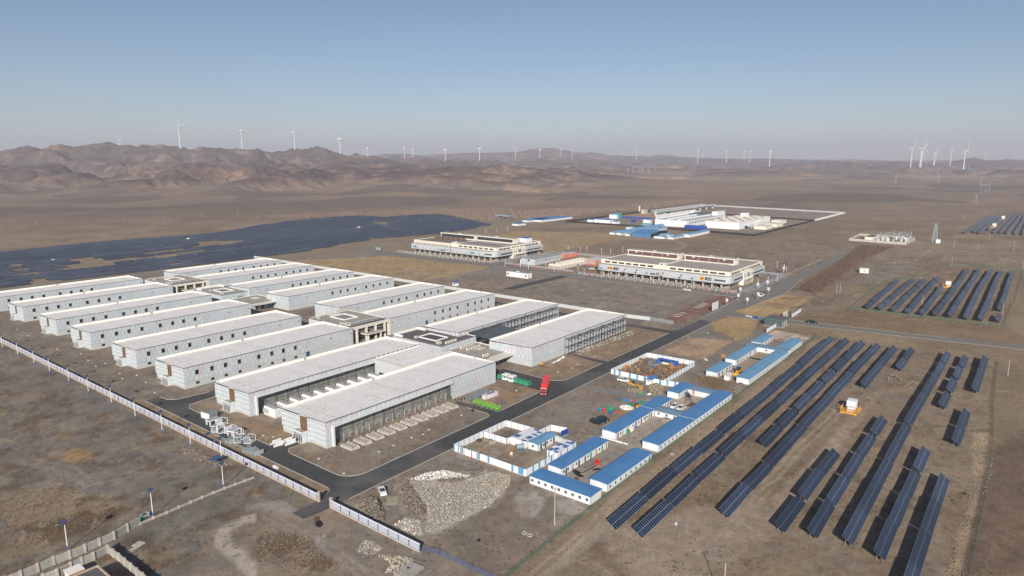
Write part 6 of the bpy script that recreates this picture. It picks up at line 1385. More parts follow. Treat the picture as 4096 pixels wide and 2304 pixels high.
# ------------------------------------------------------------ far walled works with white halls
def longwall(label, pts, h, mm, th=.6):
    ox, oy = pts[0]; t = thing('compound_wall', label, 'wall', (ox, oy, 0)); b = MB(); p = MB()
    for a, c_ in zip(pts[:-1], pts[1:]):
        L = math.hypot(c_[0] - a[0], c_[1] - a[1]); n_ = max(1, int(L / 25)); dx, dy = (c_[0] - a[0]) / L, (c_[1] - a[1]) / L
        for i in range(n_):
            u0 = (a[0] + dx * L * i / n_, a[1] + dy * L * i / n_); u1 = (a[0] + dx * L * (i + 1) / n_, a[1] + dy * L * (i + 1) / n_); z0, z1 = G(u0), G(u1); nx, ny = -dy * th / 2, dx * th / 2
            q = [(u0[0] - ox - nx, u0[1] - oy - ny), (u1[0] - ox - nx, u1[1] - oy - ny), (u1[0] - ox + nx, u1[1] - oy + ny), (u0[0] - ox + nx, u0[1] - oy + ny)]; zz = (z0, z1, z1, z0)
            b.hull8([(q[j][0], q[j][1], zz[j] - 1) for j in range(4)], [(q[j][0], q[j][1], zz[j] + h) for j in range(4)], mm); p.box(u0[0] - ox - .5, u0[0] - ox + .5, u0[1] - oy - .5, u0[1] - oy + .5, z0 - 1, z0 + h + .5, mm)
    b.build('panel', t); p.build('pier', t)
FC = [(915, 614), (915, 466), (903, 307), (1220, 307), (1389, 307.5), (1437, 611), (1216, 612)]
longwall('black wall along the front and near left side of the far walled works', [(1205, 613), (1043, 615), (915, 614), (917, 466), (903, 307), (1185, 307)], 2.6, 'blackwall')
longwall('bright white stretch at the right end of the far works wall', [(1185, 307), (1389, 308)], 2.8, 'white')
longwall('pale rear wall of the far walled works', [(1389, 308), (1437, 611), (1205, 613)], 2.6, 'bandgrey')
longwall('dark inner dividing wall behind the white halls of the far works', [(1185, 307), (1215, 470)], 2.2, 'blackwall')
def farbox(name, label, cat, pA, pB, D_, h, mm, top, grp=None, extra=None, z=0):
    # near face runs from photo points pA (left) to pB (right) as ground pixels; D_ = depth along +x
    a = P(*pA); b_ = P(*pB); x0 = min(a[0], b_[0]); t = thing(name, label, cat, (x0, b_[1], 0), 0, grp); Wd = a[1] - b_[1]; b = MB(); b.box(0, D_, 0, Wd, -.5, h, mm); b.build('wall', t)
    r = MB(); r.box(-.4, D_ + .4, -.4, Wd + .4, h, h + .6, top); r.build('roof', t); return t, D_, Wd
def B3(X, Y): return (2600 + X * M3, 760 + Y * M3)
def A3(X, Y): return (2240 + X * M3, 780 + Y * M3)
t, D_, Wd = farbox('works_hall', 'white works hall with wide roof full of skylight ridges, right of the far complex', 'hall', B3(630, 428), B3(1020, 450), 135, 10, 'white', 'cream')
b = MB()
for i in range(9):
    for j in range(6): b.box(6 + i * 14, 15 + i * 14, Wd * (j + .2) / 6, Wd * (j + .55) / 6, 10.6, 11.3, 'tanroof' if (i + j) % 2 else 'cream')
b.build('skylight_ridge', t); b = MB(); b.box(100, 118, Wd * .55, Wd * .7, 10.6, 16, 'white'); b.build('stair_tower', t)
t, D_, Wd = farbox('works_hall', 'white works hall with long white truss on its roof edge, left in the far complex', 'hall', B3(55, 402), B3(450, 420), 150, 9.5, 'white', 'bandgrey')
b = MB()
for i in range(26):
    X0 = i * 5.7; b.bar((X0, Wd - 1, 10), (X0 + 5.7, Wd - 1, 15), .5, 'white', 4); b.bar((X0 + 5.7, Wd - 1, 10), (X0, Wd - 1, 15), .5, 'white', 4)
b.bar((0, Wd - 1, 15), (148, Wd - 1, 15), .7, 'white'); b.bar((0, Wd - 1, 10), (148, Wd - 1, 10), .7, 'white'); b.build('roof_truss', t)
b = MB(); b.box(0, 150, Wd * .55, Wd * .6, 10, 12, 'white'); b.box(0, 150, Wd * .25, Wd * .3, 10, 11.5, 'membrane'); b.box(100, 145, Wd * .45, Wd * .8, 10, 13, 'steel'); b.box(125, 150, Wd * .82, Wd, 10, 14, 'white'); b.box(118, 150, 1, Wd * .2, 10, 16, 'white'); b.build('roof_plant', t)
b = MB()
for i in range(14): b.box(8 + i * 9.5, 13 + i * 9.5, -.1, -.003, 5, 7, 'dark')
b.build('side_window', t)
b = MB(); b.box(0, 260, 0, 9, 7, 8.3, 'netgrey2'); 
for i in range(9): b.box(i * 32, i * 32 + 3, 3, 6, 0, 7, 'netgrey2')
p_ = P(*A3(1110, 245)); tag(b.build('pipe_bridge', None, (p_[0], p_[1], 0)), 'long grey overhead pipe bridge on piers behind the far works halls', 'pipe bridge')
farbox('blue_shed', 'long deep blue shed in front of the far white works halls', 'shed', B3(390, 440), B3(640, 450), 10, 4.6, 'deepblue', 'blue')
farbox('works_office', 'white two-storey office with rows of windows, left inside the far works', 'office', A3(385, 318), A3(575, 328), 14, 6, 'white', 'blueroof')
t = thing('portal_crane', 'turquoise portal frame in the far works yard', 'crane', (*P(*A3(655, 268)), 0)); b = MB(); b.box(-4, 4, -6, -4, 0, 9, 'teal'); b.box(-4, 4, 4, 6, 0, 9, 'teal'); b.box(-4, 4, -4, 4, 7, 9, 'skyblue'); b.build('frame', t)
t = thing('blue_hoarding', 'long deep blue hoarding crossing the far works yard', 'hoarding', (*P(*A3(1050, 278)), 0)); a = P(*A3(690, 262)); c_ = P(*A3(1050, 278)); L = math.hypot(a[0] - c_[0], a[1] - c_[1]); t.rotation_euler[2] = math.atan2(a[1] - c_[1], a[0] - c_[0]); b = MB(); b.box(0, L, -.3, .3, 0, 3, 'deepblue'); b.build('panel', t)
a = P(*A3(1045, 200)); c_ = P(*A3(1290, 215)); t = thing('green_hoarding', 'dark green netted hoarding behind the pipe bridge', 'hoarding', (c_[0], c_[1], 0), math.atan2(a[1] - c_[1], a[0] - c_[0])); b = MB(); b.box(0, math.hypot(a[0] - c_[0], a[1] - c_[1]), -.4, .4, 0, 3.5, 'green'); b.build('panel', t)
for i, (X, Y, X2, Y2, d_, h_, mm, tp, nm) in enumerate(((330, 305, 375, 312, 10, 4, 'white', 'blueroof', 'small white cabin left of the far works office'), (590, 330, 695, 325, 12, 4, 'white', 'blueroof', 'white cabin right of the far works office'), (575, 265, 640, 272, 12, 7, 'white', 'blueroof', 'white house beside the turquoise portal frame'), (930, 362, 1015, 368, 4, 5, 'bluewash', 'teal', 'row of blue-grey containers by the far works front wall'), (945, 330, 1018, 335, 8, 6, 'white', 'white', 'small white plant house left of the truss-roofed hall'), (805, 312, 915, 300, 10, 4, 'deepblue', 'blue', 'dark blue containers in the middle of the far works yard'), (895, 188, 922, 186, 3, 10, 'white', 'white', 'white water tank box above the far works wall'), (920, 215, 978, 215, 12, 8, 'palecon', 'tanroof', 'tan plant house behind the blue hoarding'))):
    farbox('works_cabin', nm, 'cabin', A3(X, Y), A3(X2, Y2), d_, h_, mm, tp)
for i, (X, Y, X2, Y2, d_, h_, nm) in enumerate(((1180, 445, 1320, 452, 30, 4.5, 'cream plant block right of the far works hall, nearest the wall'), (1310, 415, 1440, 425, 30, 4.5, 'cream plant block behind the nearest one in the far works'), (1380, 380, 1500, 385, 25, 4.5, 'rear cream plant block at the right of the far works'), (1180, 405, 1290, 415, 18, 4.5, 'grey plant block close beside the wide works hall'))):
    farbox('plant_block', nm, 'plant block', B3(X, Y), B3(X2, Y2), d_, h_, 'cream' if i < 3 else 'bandgrey', 'offwhite')
b = MB(); rr = random.Random(4)
for i in range(160):
    X, Y = rr.uniform(1040, 1330), rr.uniform(330, 440)
    if Y < 330 + (1330 - X) * .1: continue
    p_ = P(*B3(X, Y)); h_ = rr.uniform(1, 4); s = rr.uniform(1, 3); b.box(p_[0] - s, p_[0] + s, p_[1] - s, p_[1] + s, 0, h_, rr.choice(['galv', 'steel', 'cream', 'bandgrey', 'dark']))
tag(b.build('switchgear'), 'dense grey switchgear and pipework beside the wide works hall', 'switchgear', kind='stuff')
# camps in front of the far works
def farcamp(label, X, Y, X2, Y2, L, roof='paleblueroof', h=2.4):
    a = P(*A3(X, Y)); c_ = P(*A3(X2, Y2)); Wd = max(6, a[1] - c_[1]); t = thing('far_cabin', label, 'cabin', (min(a[0], c_[0]), c_[1], 0), 0, 'blue-roofed cabins near the far works'); b = MB(); b.box(0, L, 0, Wd, 0, h, 'white'); b.build('wall', t); b = MB(); b.hull8([(-.3, -.3, h), (L + .3, -.3, h), (L + .3, Wd + .3, h), (-.3, Wd + .3, h)], [(-.3, Wd / 2 - .2, h + 1.4), (L + .3, Wd / 2 - .2, h + 1.4), (L + .3, Wd / 2 + .2, h + 1.4), (-.3, Wd / 2 + .2, h + 1.4)], roof); b.build('roof', t)
    b = MB()
    for i in range(int(L / 5)): b.box(2 + i * 5, 4 + i * 5, -.08, -.003, 1, 2.2, 'dark')
    b.build('window', t)
farcamp('leftmost long cabin with blue roof before the far works', 566, 445, 618, 450, 150); farcamp('second long blue-roofed cabin before the far works', 643, 452, 695, 456, 130); farcamp('third blue-roofed cabin, partly behind the big blue barn', 743, 462, 785, 466, 120)
farcamp('blue-roofed cabin right of the big blue barn, facing the track', 1065, 490, 1196, 496, 14); farcamp('blue-roofed cabin farther right of the big blue barn', 1225, 500, 1290, 504, 70); farcamp('cabin crosswise behind the yard right of the big blue barn', 1120, 466, 1250, 474, 12); farcamp('small white cabin above the big blue barn', 750, 385, 845, 388, 8)
a = B3(395, 535); a2 = B3(445, 540); x_ = P(*a); y_ = P(*a2); t = thing('far_cabin', 'isolated blue-roofed cabin at the right end before the far works', 'cabin', (x_[0], y_[1], 0), 0, 'blue-roofed cabins near the far works'); b = MB(); b.box(0, 65, 0, 12, 0, 3.4, 'white'); b.build('wall', t); b = MB(); b.hull8([(-.3, -.3, 3.4), (65.3, -.3, 3.4), (65.3, 12.3, 3.4), (-.3, 12.3, 3.4)], [(-.3, 5.8, 4.6), (65.3, 5.8, 4.6), (65.3, 6.2, 4.6), (-.3, 6.2, 4.6)], 'paleblueroof'); b.build('roof', t)
a = P(*A3(787, 475)); c_ = P(*A3(1035, 487)); t = thing('blue_barn', 'big blue open-ended barn among the cabins before the far works', 'barn', (c_[0], c_[1], 0)); Wd = a[1] - c_[1]; b = MB(); L = 48
b.prism([(0, 0), (L, 0), (L, 4.8), (L / 2, 7), (0, 4.8)], 0, .4, 'black'); b.box(0, .3, .4, Wd, 0, 4.8, 'blueroof'); b.box(L - .3, L, .4, Wd, 0, 4.8, 'blueroof'); b.prism([(0, 0), (L, 0), (L, 4.8), (L / 2, 7), (0, 4.8)], Wd - .4, Wd, 'blueroof'); b.build('wall', t); b = MB(); b.hull8([(-.6, -.6, 4.8), (L / 2, -.6, 7), (L / 2, Wd + .6, 7), (-.6, Wd + .6, 4.8)], [(-.6, -.6, 5.1), (L / 2, -.6, 7.3), (L / 2, Wd + .6, 7.3), (-.6, Wd + .6, 5.1)], 'blueroof'); b.hull8([(L / 2, -.6, 7), (L + .6, -.6, 4.8), (L + .6, Wd + .6, 4.8), (L / 2, Wd + .6, 7)], [(L / 2, -.6, 7.3), (L + .6, -.6, 5.1), (L + .6, Wd + .6, 5.1), (L / 2, Wd + .6, 7.3)], 'blueroof'); b.build('roof', t)
for i, (X, Y, X2, Y2, L) in enumerate(((2276, 600, 2288, 604, 20), (105, 1105, 160, 1110, 60), (165, 1090, 210, 1100, 70), (212, 1100, 260, 1110, 90), (0, 1140, 70, 1143, 20))):
    f_ = lambda q: (2048 + q[0] * .3975, 450 + q[1] * .3975)
    if i == 0: continue
    a = P(*f_((X, Y))); c_ = P(*f_((X2, Y2))); Wd = max(7, a[1] - c_[1]); t = thing('far_cabin', 'small white cabin with blue roof, %s of the group behind the green-logo block' % ORD[i - 1], 'cabin', (a[0], c_[1], 0), 0, 'cabins behind the green-logo block'); b = MB(); b.box(0, L, 0, Wd, 0, 3.2, 'white'); b.build('wall', t); b = MB(); b.box(-.3, L + .3, -.3, Wd + .3, 3.2, 3.9, 'blueroof'); b.build('roof', t)
p_ = r02(2470, 1060); t = thing('reservoir_frame', 'pale blue steel platform behind the solar array, near the tree belt', 'platform', (p_[0], p_[1], G(p_))); b = MB(); b.box(0, 12, -14, 14, 4, 5.5, 'bluewash'); b.build('deck', t)
for y_ in (-12, 0, 12): b = MB(); b.bar((3, y_, -1), (3, y_, 4), .35, 'galv'); b.build('leg', t)
# substation and nearby mast
ss = [sub(157, 292), sub(800, 340), sub(905, 282), sub(280, 235)]
t = thing('substation_wall', 'tan brick wall around the small substation', 'wall', (*ss[1], 0)); b = MB(); q = ss + [ss[0]]
for a, c_ in zip(q[:-1], q[1:]):
    L = math.hypot(c_[0] - a[0], c_[1] - a[1]); dx, dy = (c_[0] - a[0]) / L * .4, (c_[1] - a[1]) / L * .4; ox, oy = ss[1]
    b.poly([(a[0] - ox - dy, a[1] - oy + dx), (a[0] - ox + dy, a[1] - oy - dx), (c_[0] - ox + dy, c_[1] - oy - dx), (c_[0] - ox - dy, c_[1] - oy + dx)], 0, 3, 'palecon', 'stone')
b.build('wall', t)
a = sub(335, 293); c_ = sub(430, 297); t = thing('control_house', 'cream control house with dark flat roof inside the substation wall', 'building', (a[0], c_[1], 0)); b = MB(); b.box(0, 34, 0, a[1] - c_[1], 0, 5, 'cream', 'darkroof'); b.build('wall', t); b = MB(); b.box(-.1, -.003, 9, 13, 1, 3.4, 'dark'); b.build('window', t)
for i, (X, Y, h_) in enumerate(((540, 300, 11), (640, 305, 12), (690, 290, 12), (780, 315, 13), (825, 300, 13), (865, 315, 7))):
    p_ = sub(X, Y); b = MB(); b.bar((-7, 0, 0), (-7, 0, h_), .35, 'galv'); b.bar((7, 0, 0), (7, 0, h_), .35, 'galv'); b.bar((-7, 0, h_ * .75), (7, 0, h_ * .75), .4, 'galv'); b.bar((-7, 0, h_ * .72), (-7, 8, h_ * .72), .3, 'galv'); b.bar((7, 0, h_ * .72), (7, 8, h_ * .72), .3, 'galv')
    tag(b.build('switchgear_gantry', None, (p_[0], p_[1], 0), .6), 'grey switchgear gantry, %s from the left inside the substation' % ORD[i], 'gantry', 'gantries of the substation')
b = MB()
for i in range(60):
    X = rr.uniform(470, 860); p_ = sub(X, rr.uniform(285, 318)); s = rr.uniform(.6, 1.8); b.box(p_[0] - s, p_[0] + s, p_[1] - s, p_[1] + s, 0, rr.uniform(2, 7), rr.choice(['galv', 'bandgrey', 'steel', 'cream']))
tag(b.build('substation_gear'), 'crowded grey transformers and insulators inside the substation', 'switchgear', kind='stuff')
p_ = sub(1125, 310); t = thing('lattice_mast', 'pale lattice mast with a small white house at its foot', 'mast', (p_[0], p_[1], 0), .5); b = MB(); H = 38; t.scale = (.6,) * 3
for a in (-1, 1):
    for c_ in (-1, 1): b.bar((a * 5.5, c_ * 5.5, -1), (a * 1.4, c_ * 1.4, H), .45, 'galv')
for i in range(8):
    z0, z1 = i * H / 8, (i + 1) * H / 8; r0, r1 = 5.5 - 4.1 * i / 8, 5.5 - 4.1 * (i + 1) / 8
    for s in (-1, 1): b.bar((s * r0, -r0, z0), (-s * r1, -r1, z1), .25, 'galv'); b.bar((-r0, s * r0, z0), (-r1, -s * r1, z1), .25, 'galv'); b.bar((r0, s * r0, z0), (r1, -s * r1, z1), .25, 'galv')
b.build('lattice', t); b = MB(); b.box(-14, -8, -6, 2, 0, 7, 'white'); b.build('hut', t)
# transformers with yellow fences
def transformer(label, x, y, z, s=1.0):
    t = thing('transformer_station', label, 'transformer', (x, y, z)); t.scale = (s,) * 3; b = MB(); b.box(0, 3.2, 0, 2.6, .5, 3.3, 'white'); b.build('cabinet', t); b = MB(); b.box(-2.6, -.6, 0, 1.8, .5, 1.9, 'white'); b.build('transformer_tank', t); b = MB(); b.box(-3.5, 3.8, -1.2, 3.6, -.3, .5, 'yellow'); b.build('base', t)
    b = MB()
    for (x0, y0, x1, y1) in ((-3.6, -1.3, 1.5, -1.3), (-3.6, -1.3, -3.6, 3.7), (-3.6, 3.7, 0, 3.7)):
        for z_ in (.8, 1.3, 1.8): b.bar((x0, y0, z_), (x1, y1, z_), .07, 'yellow')
        for i in range(6): f = i / 5; b.bar((x0 + (x1 - x0) * f, y0 + (y1 - y0) * f, .4), (x0 + (x1 - x0) * f, y0 + (y1 - y0) * f, 1.9), .06, 'yellow')
    b.build('railing', t)
p_ = PG(r24, 870, 625); transformer('white transformer cabinets on a yellow base in the near solar field', p_[0] + .5, p_[1], p_[2], 1.25)
p_ = PG(r14, 1835, 500); transformer('white transformer cabinet in the upper right solar field', p_[0], p_[1], p_[2], 1.3)
for i, q in enumerate(((1000, 180), (100, 208), (800, 142))):
    p_ = (lfb, lfc, lfc)[i](*q); transformer('white inverter cabinet in a bare strip of the large left array, %s from the left' % ORD[i + 1], p_[0], p_[1], G(p_), .85)
p_ = lfa(590, 132); transformer('white inverter cabinet in a bare strip of the large left array, first from the left', p_[0], p_[1], G(p_), .85)
for i, q in enumerate(((1236, 165), (1137, 263))): p_ = se(*q); transformer('white inverter cabinet in the far right solar field, %s one' % ('rear', 'front')[i], p_[0], p_[1], G(p_), 1.8)
M['hivis'] = mat('hivis', (.55, .7, .05), .8, .1)
M['galvglass'] = mat('zinc_sheet', (.33, .42, .42), .35, .25, 1, .5)
M['navyroof'] = mat('navy_roof', (.05, .09, .22), .5)
M['slategrey'] = mat('foil_grey', (.13, .14, .15), .5, .3, 2); M['galvdark'] = mat('grey_wrap', (.22, .23, .24), .6, .3, 2); M['wrapwhite'] = mat('white_wrap', (.6, .6, .64), .4, .1, 2); M['greentarp'] = mat('green_tarp', (.03, .24, .13), .6, .3, 1.5)
M['tan_board'] = mat('board', (.33, .29, .19), .8, .1)
M['blue3'] = mat('blue_tarp', (.03, .14, .3), .6, .3, 1.5); M['woodpale'] = mat('pale_wood', (.42, .37, .3), .85, .2, 2)
# ------------------------------------------------------------ vehicles
def wheel(parent, x, y, r=.34, w_=.24):
    b = MB(); b.bar((0, -w_ / 2, 0), (0, w_ / 2, 0), r, 'tyre', 14); o = b.build('wheel', parent, (x, y, r)); c_ = MB(); c_.bar((0, -w_ / 2 - .01, 0), (0, w_ / 2 + .01, 0), r * .55, 'galv', 10); c_.build('rim', o)
def car(label, pos, head, paint, kind='suv', name='parked_car', group=None, s=1.0, z=0):
    t = thing(name, label, 'car' if kind != 'pickup' else 'pickup', (pos[0], pos[1], z), head, group); t.scale = (s,) * 3
    hi = {'suv': 1.68, 'sedan': 1.45, 'pickup': 1.75}[kind]; L = {'suv': 4.7, 'sedan': 4.7, 'pickup': 5.3}[kind]; h = L / 2
    b = MB()
    if kind == 'sedan': body = [(-h, .35), (-h, .85), (-h + .25, .98), (-h + 1.0, 1.0), (h - 1.35, .95), (h - .2, .78), (h, .6), (h, .3)]; cabn = [(-h + .75, .98), (-h + 1.5, hi), (h - 2.3, hi), (h - 1.3, .94)]
    elif kind == 'suv': body = [(-h, .4), (-h, .95), (-h + .1, 1.05), (h - 1.25, 1.05), (h - .15, .92), (h, .7), (h, .35)]; cabn = [(-h + .12, 1.04), (-h + .45, hi - .05), (-h + 1.0, hi), (h - 2.1, hi), (h - 1.15, 1.04)]
    else: body = [(-h, .5), (-h, 1.1), (-h + .05, 1.12), (h - 1.35, 1.12), (h - .15, 1.0), (h, .8), (h, .4)]; cabn = [(-h + 1.9, 1.1), (-h + 2.1, hi), (h - 2.0, hi), (h - 1.25, 1.1)]
    b.prism(body, -.9, .9, paint, [0] * len(body)); b.build('body', t)
    g = MB(); n_ = len(cabn); ins = [.06 if p[1] < 1.2 else .2 for p in cabn]; g.prism(cabn, -.88, .88, 'glass', ins); g.build('windows', t)
    r = MB(); xs = [p[0] for p in cabn if p[1] > hi - .1]; r.box(min(xs) - .02, max(xs) + .02, -.7, .7, hi - .02, hi + .03, paint)
    for sy in (-1, 1): r.bar((cabn[0][0] + .05, sy * .8, cabn[0][1]), (min(xs), sy * .69, hi), .05, paint); r.bar((cabn[-1][0], sy * .8, cabn[-1][1]), (max(xs), sy * .69, hi), .05, paint); r.bar(((min(xs) + max(xs)) / 2 - .1, sy * .86, 1.05), ((min(xs) + max(xs)) / 2 - .1, sy * .7, hi), .05, paint)
    r.build('roof', t)
    if kind == 'pickup': q = MB(); q.box(-h + .1, -h + 1.8, -.75, .75, 1.121, 1.14, 'dark'); q.build('cargo_bed', t)
    for a in (-h + .85, h - .9):
        for c_ in (-.82, .82): wheel(t, a, c_)
    for c_ in (-1, 1): q = MB(); q.box(h - .06, h + .02, c_ * .62 - .2, c_ * .62 + .2, .62, .8, 'lamp'); q.build('headlight', t)
    return t
def hd(fn, a, b): p = fn(*a); q = fn(*b); return math.atan2(q[1] - p[1], q[0] - p[0])
def mid(fn, a, b): p = fn(*a); q = fn(*b); return ((p[0] + q[0]) / 2, (p[1] + q[1]) / 2)
car('white sedan parked alone on the gravel beside the rubble heap', r32(1270, 612), hd(r32, (1255, 570), (1285, 640)), 'carwhite', 'sedan', s=1.1)
car('black SUV, left one of three parked side by side on the gravel lot', c2(1690, 985), hd(c2, (1610, 965), (1770, 1025)), 'carblack', 'suv', group='black cars on the gravel lot', s=1.12)
car('low black sedan in the middle of three parked on the gravel lot', c2(1790, 955), hd(c2, (1690, 920), (1850, 990)), 'carblack', 'sedan', group='black cars on the gravel lot', s=1.1)
car('dark blue-black sedan, right one of three parked on the gravel lot', c2(1840, 905), hd(c2, (1740, 870), (1920, 930)), 'carblack', 'sedan', group='black cars on the gravel lot', s=1.1)
car('white SUV parked in front of the striped hoarding of the cable drum yard', cab(318, 785), hd(cab, (235, 770), (405, 805)), 'carwhite', 'suv', s=1.15)
car('dark silver SUV parked by the cabins in the flagpole yard', cab(1620, 1115), hd(cab, (1600, 1070), (1640, 1140)), 'cargrey', 'suv', s=1.05)
car('white SUV with black glass roof, left of two in the flagpole yard', cab(1345, 1308), hd(cab, (1370, 1270), (1300, 1320)), 'carwhite', 'suv', s=1.0)
car('white SUV half hidden by the blue roof, right of two in the flagpole yard', cab(1475, 1350), hd(cab, (1500, 1320), (1430, 1360)), 'carwhite', 'suv', s=1.0)
car('white car parked on the road in front of the yellow-logo block', mt2(340, 918), hd(mt2, (285, 905), (395, 925)), 'carwhite', 'sedan', s=1.3)
car('cream pickup driving on the old grey road near the road signs', mt2(1840, 1035), hd(mt2, (1900, 1000), (1790, 1045)), 'carwhite', 'pickup', s=1.25)
car('black car stopped on the access road beyond the gate', gt(938, 378), hd(gt, (880, 370), (990, 382)), 'carblack', 'suv', s=1.35)
car('white pickup parked beside the dark guardhouse', gt(568, 390), hd(gt, (558, 400), (578, 375)), 'carwhite', 'pickup')
car('white car on the grey branch road before the guardhouse', gt(218, 310), hd(gt, (200, 305), (235, 313)), 'carwhite', 'sedan')
car('dark blue car on the branch road beside the guardhouse', gt(290, 322), hd(gt, (275, 318), (310, 326)), 'blue', 'sedan')
car('dark red car parked beside the green-logo block fence', t6(2255, 835), hd(t6, (2220, 825), (2295, 835)), 'carred', 'sedan', s=1.3)
car('white car parked behind the pale grey plant building', ge(433, 240), 0.2, 'carwhite', 'sedan', s=1.2)
car('white car between the generator compound and the yellow-logo block', ge(958, 392), hd(ge, (945, 390), (975, 388)), 'carwhite', 'sedan', s=1.2)
car('dark car at the left corner of the yellow-logo block', ge(1015, 380), .3, 'carblack', 'sedan', s=1.1)
# red lorry
p_ = pl(1118, 408); hdg = hd(pl, (1150, 300), (1118, 408))
t = thing('container_lorry', 'red lorry with long red container driving on the black road', 'lorry', (p_[0] - math.cos(hdg) * 1.2, p_[1] - math.sin(hdg) * 1.2, 0), hdg)
b = MB(); b.prism([(-1.2, .9), (-1.2, 3.35), (-.9, 3.5), (.5, 3.4), (.95, 2.1), (1.0, .55), (.2, .5)], -1.2, 1.2, 'redpaint'); b.build('cab', t)
b = MB(); b.hull8([(.74, -1.05, 2.15), (.97, -1.05, 2.15), (.97, 1.05, 2.15), (.74, 1.05, 2.15)], [(.5, -1.0, 3.0), (.72, -1.0, 3.0), (.72, 1.0, 3.0), (.5, 1.0, 3.0)], 'glass'); b.build('windscreen', t)
b = MB(); b.box(.98, 1.06, -1.0, 1.0, .95, 1.9, 'dark'); b.box(1.0, 1.08, -.3, .3, .5, .7, 'yellow'); b.build('grille', t)
for s in (-1, 1): b = MB(); b.box(1.0, 1.1, s * .9 - .2, s * .9 + .2, .6, .95, 'lamp'); b.build('headlight', t); b = MB(); b.box(.5, .75, s * 1.45 - .12, s * 1.45 + .12, 1.9, 2.9, 'black'); b.build('mirror', t)
b = MB(); b.box(-1.0, .2, -.9, .9, 3.5, 3.72, 'redpaint'); b.build('sun_visor', t)
b = MB(); b.box(-15.0, -1.7, -1.25, 1.25, 1.25, 4.15, 'redpaint')
for i in range(26): b.box(-14.9 + i * .5, -14.75 + i * .5, -1.28, 1.28, 1.3, 4.17, 'redpaint')
b.build('container', t); b = MB(); b.box(-15, .3, -.5, .5, .75, 1.2, 'dark'); b.build('chassis', t)
for a in (.1, -3.2, -4.5, -11, -12.3, -13.6):
    for s in (-1.0, 1.0): wheel(t, a, s, .5, .35)
def loader(label, pos, head, s=1.0):
    t = thing('wheel_loader', label, 'loader', (*pos, 0), head); t.scale = (s,) * 3; b = MB(); b.prism([(-2.9, .9), (-2.9, 1.9), (-1, 2.1), (.3, 1.6), (1.2, 1.3), (1.2, .8)], -.95, .95, 'yellow'); b.build('body', t)
    b = MB(); b.prism([(-1, 2.0), (-.8, 3.3), (.2, 3.3), (.4, 1.6)], -.75, .75, 'glass'); b.box(-.95, .3, -.8, .8, 3.3, 3.42, 'skyblue'); b.build('cab', t)
    b = MB(); b.bar((1, -.6, 1.3), (3.0, -.6, .6), .16, 'yellow'); b.bar((1, .6, 1.3), (3.0, .6, .6), .16, 'yellow'); o = b.build('arm', t); b = MB(); b.prism([(2.9, .1), (2.9, 1.2), (3.1, 1.2), (3.2, .35), (4.0, .1)], -1.3, 1.3, 'yellow'); b.build('bucket', t)
    for a in (-1.9, 1.0):
        for c_ in (-1, 1): wheel(t, a, c_, .72, .5)
loader('yellow wheel loader with blue cab on the gravel behind the dirt piles', cab(545, 900), hd(cab, (480, 890), (630, 920)), 1.0)
loader('dirty yellow wheel loader parked between the upper camp cabins', upb(1070, 985), hd(upb, (1090, 950), (1010, 1010)), 1.1)
loader('yellow loader half hidden behind the blue roof near the coloured tarpaulins', bk(655, 375), .5, .8)
p_ = r33(862, 320); t = thing('motor_cart', 'small orange-red motor cart in the lower camp yard', 'cart', (*p_, 0), hd(r33, (870, 280), (850, 330))); b = MB(); b.box(.3, 2, -.6, .6, .5, 1.4, 'red'); b.build('body', t); b = MB(); b.box(-1.8, .2, -.75, .75, .6, 1.15, 'orange'); b.build('tray', t)
for a, c_ in ((1.5, 0), (-1.1, -.7), (-1.1, .7)): wheel(t, a, c_, .35, .18)
p_ = bk(968, 525); t = thing('covered_car', 'dusty wrecked grey car on blocks in the long paved yard', 'car', (*p_, 0), -.5); b = MB(); b.prism([(-2.2, .3), (-2.2, .9), (-1.2, 1.0), (-.6, 1.35), (.8, 1.3), (1.3, .95), (2.2, .8), (2.2, .3)], -.85, .85, 'tarp'); b.build('body', t); b = MB(); b.prism([(-1.0, 1.02), (-.55, 1.3), (.75, 1.26), (1.15, 1.0)], -.87, .87, 'dark'); b.build('windows', t)
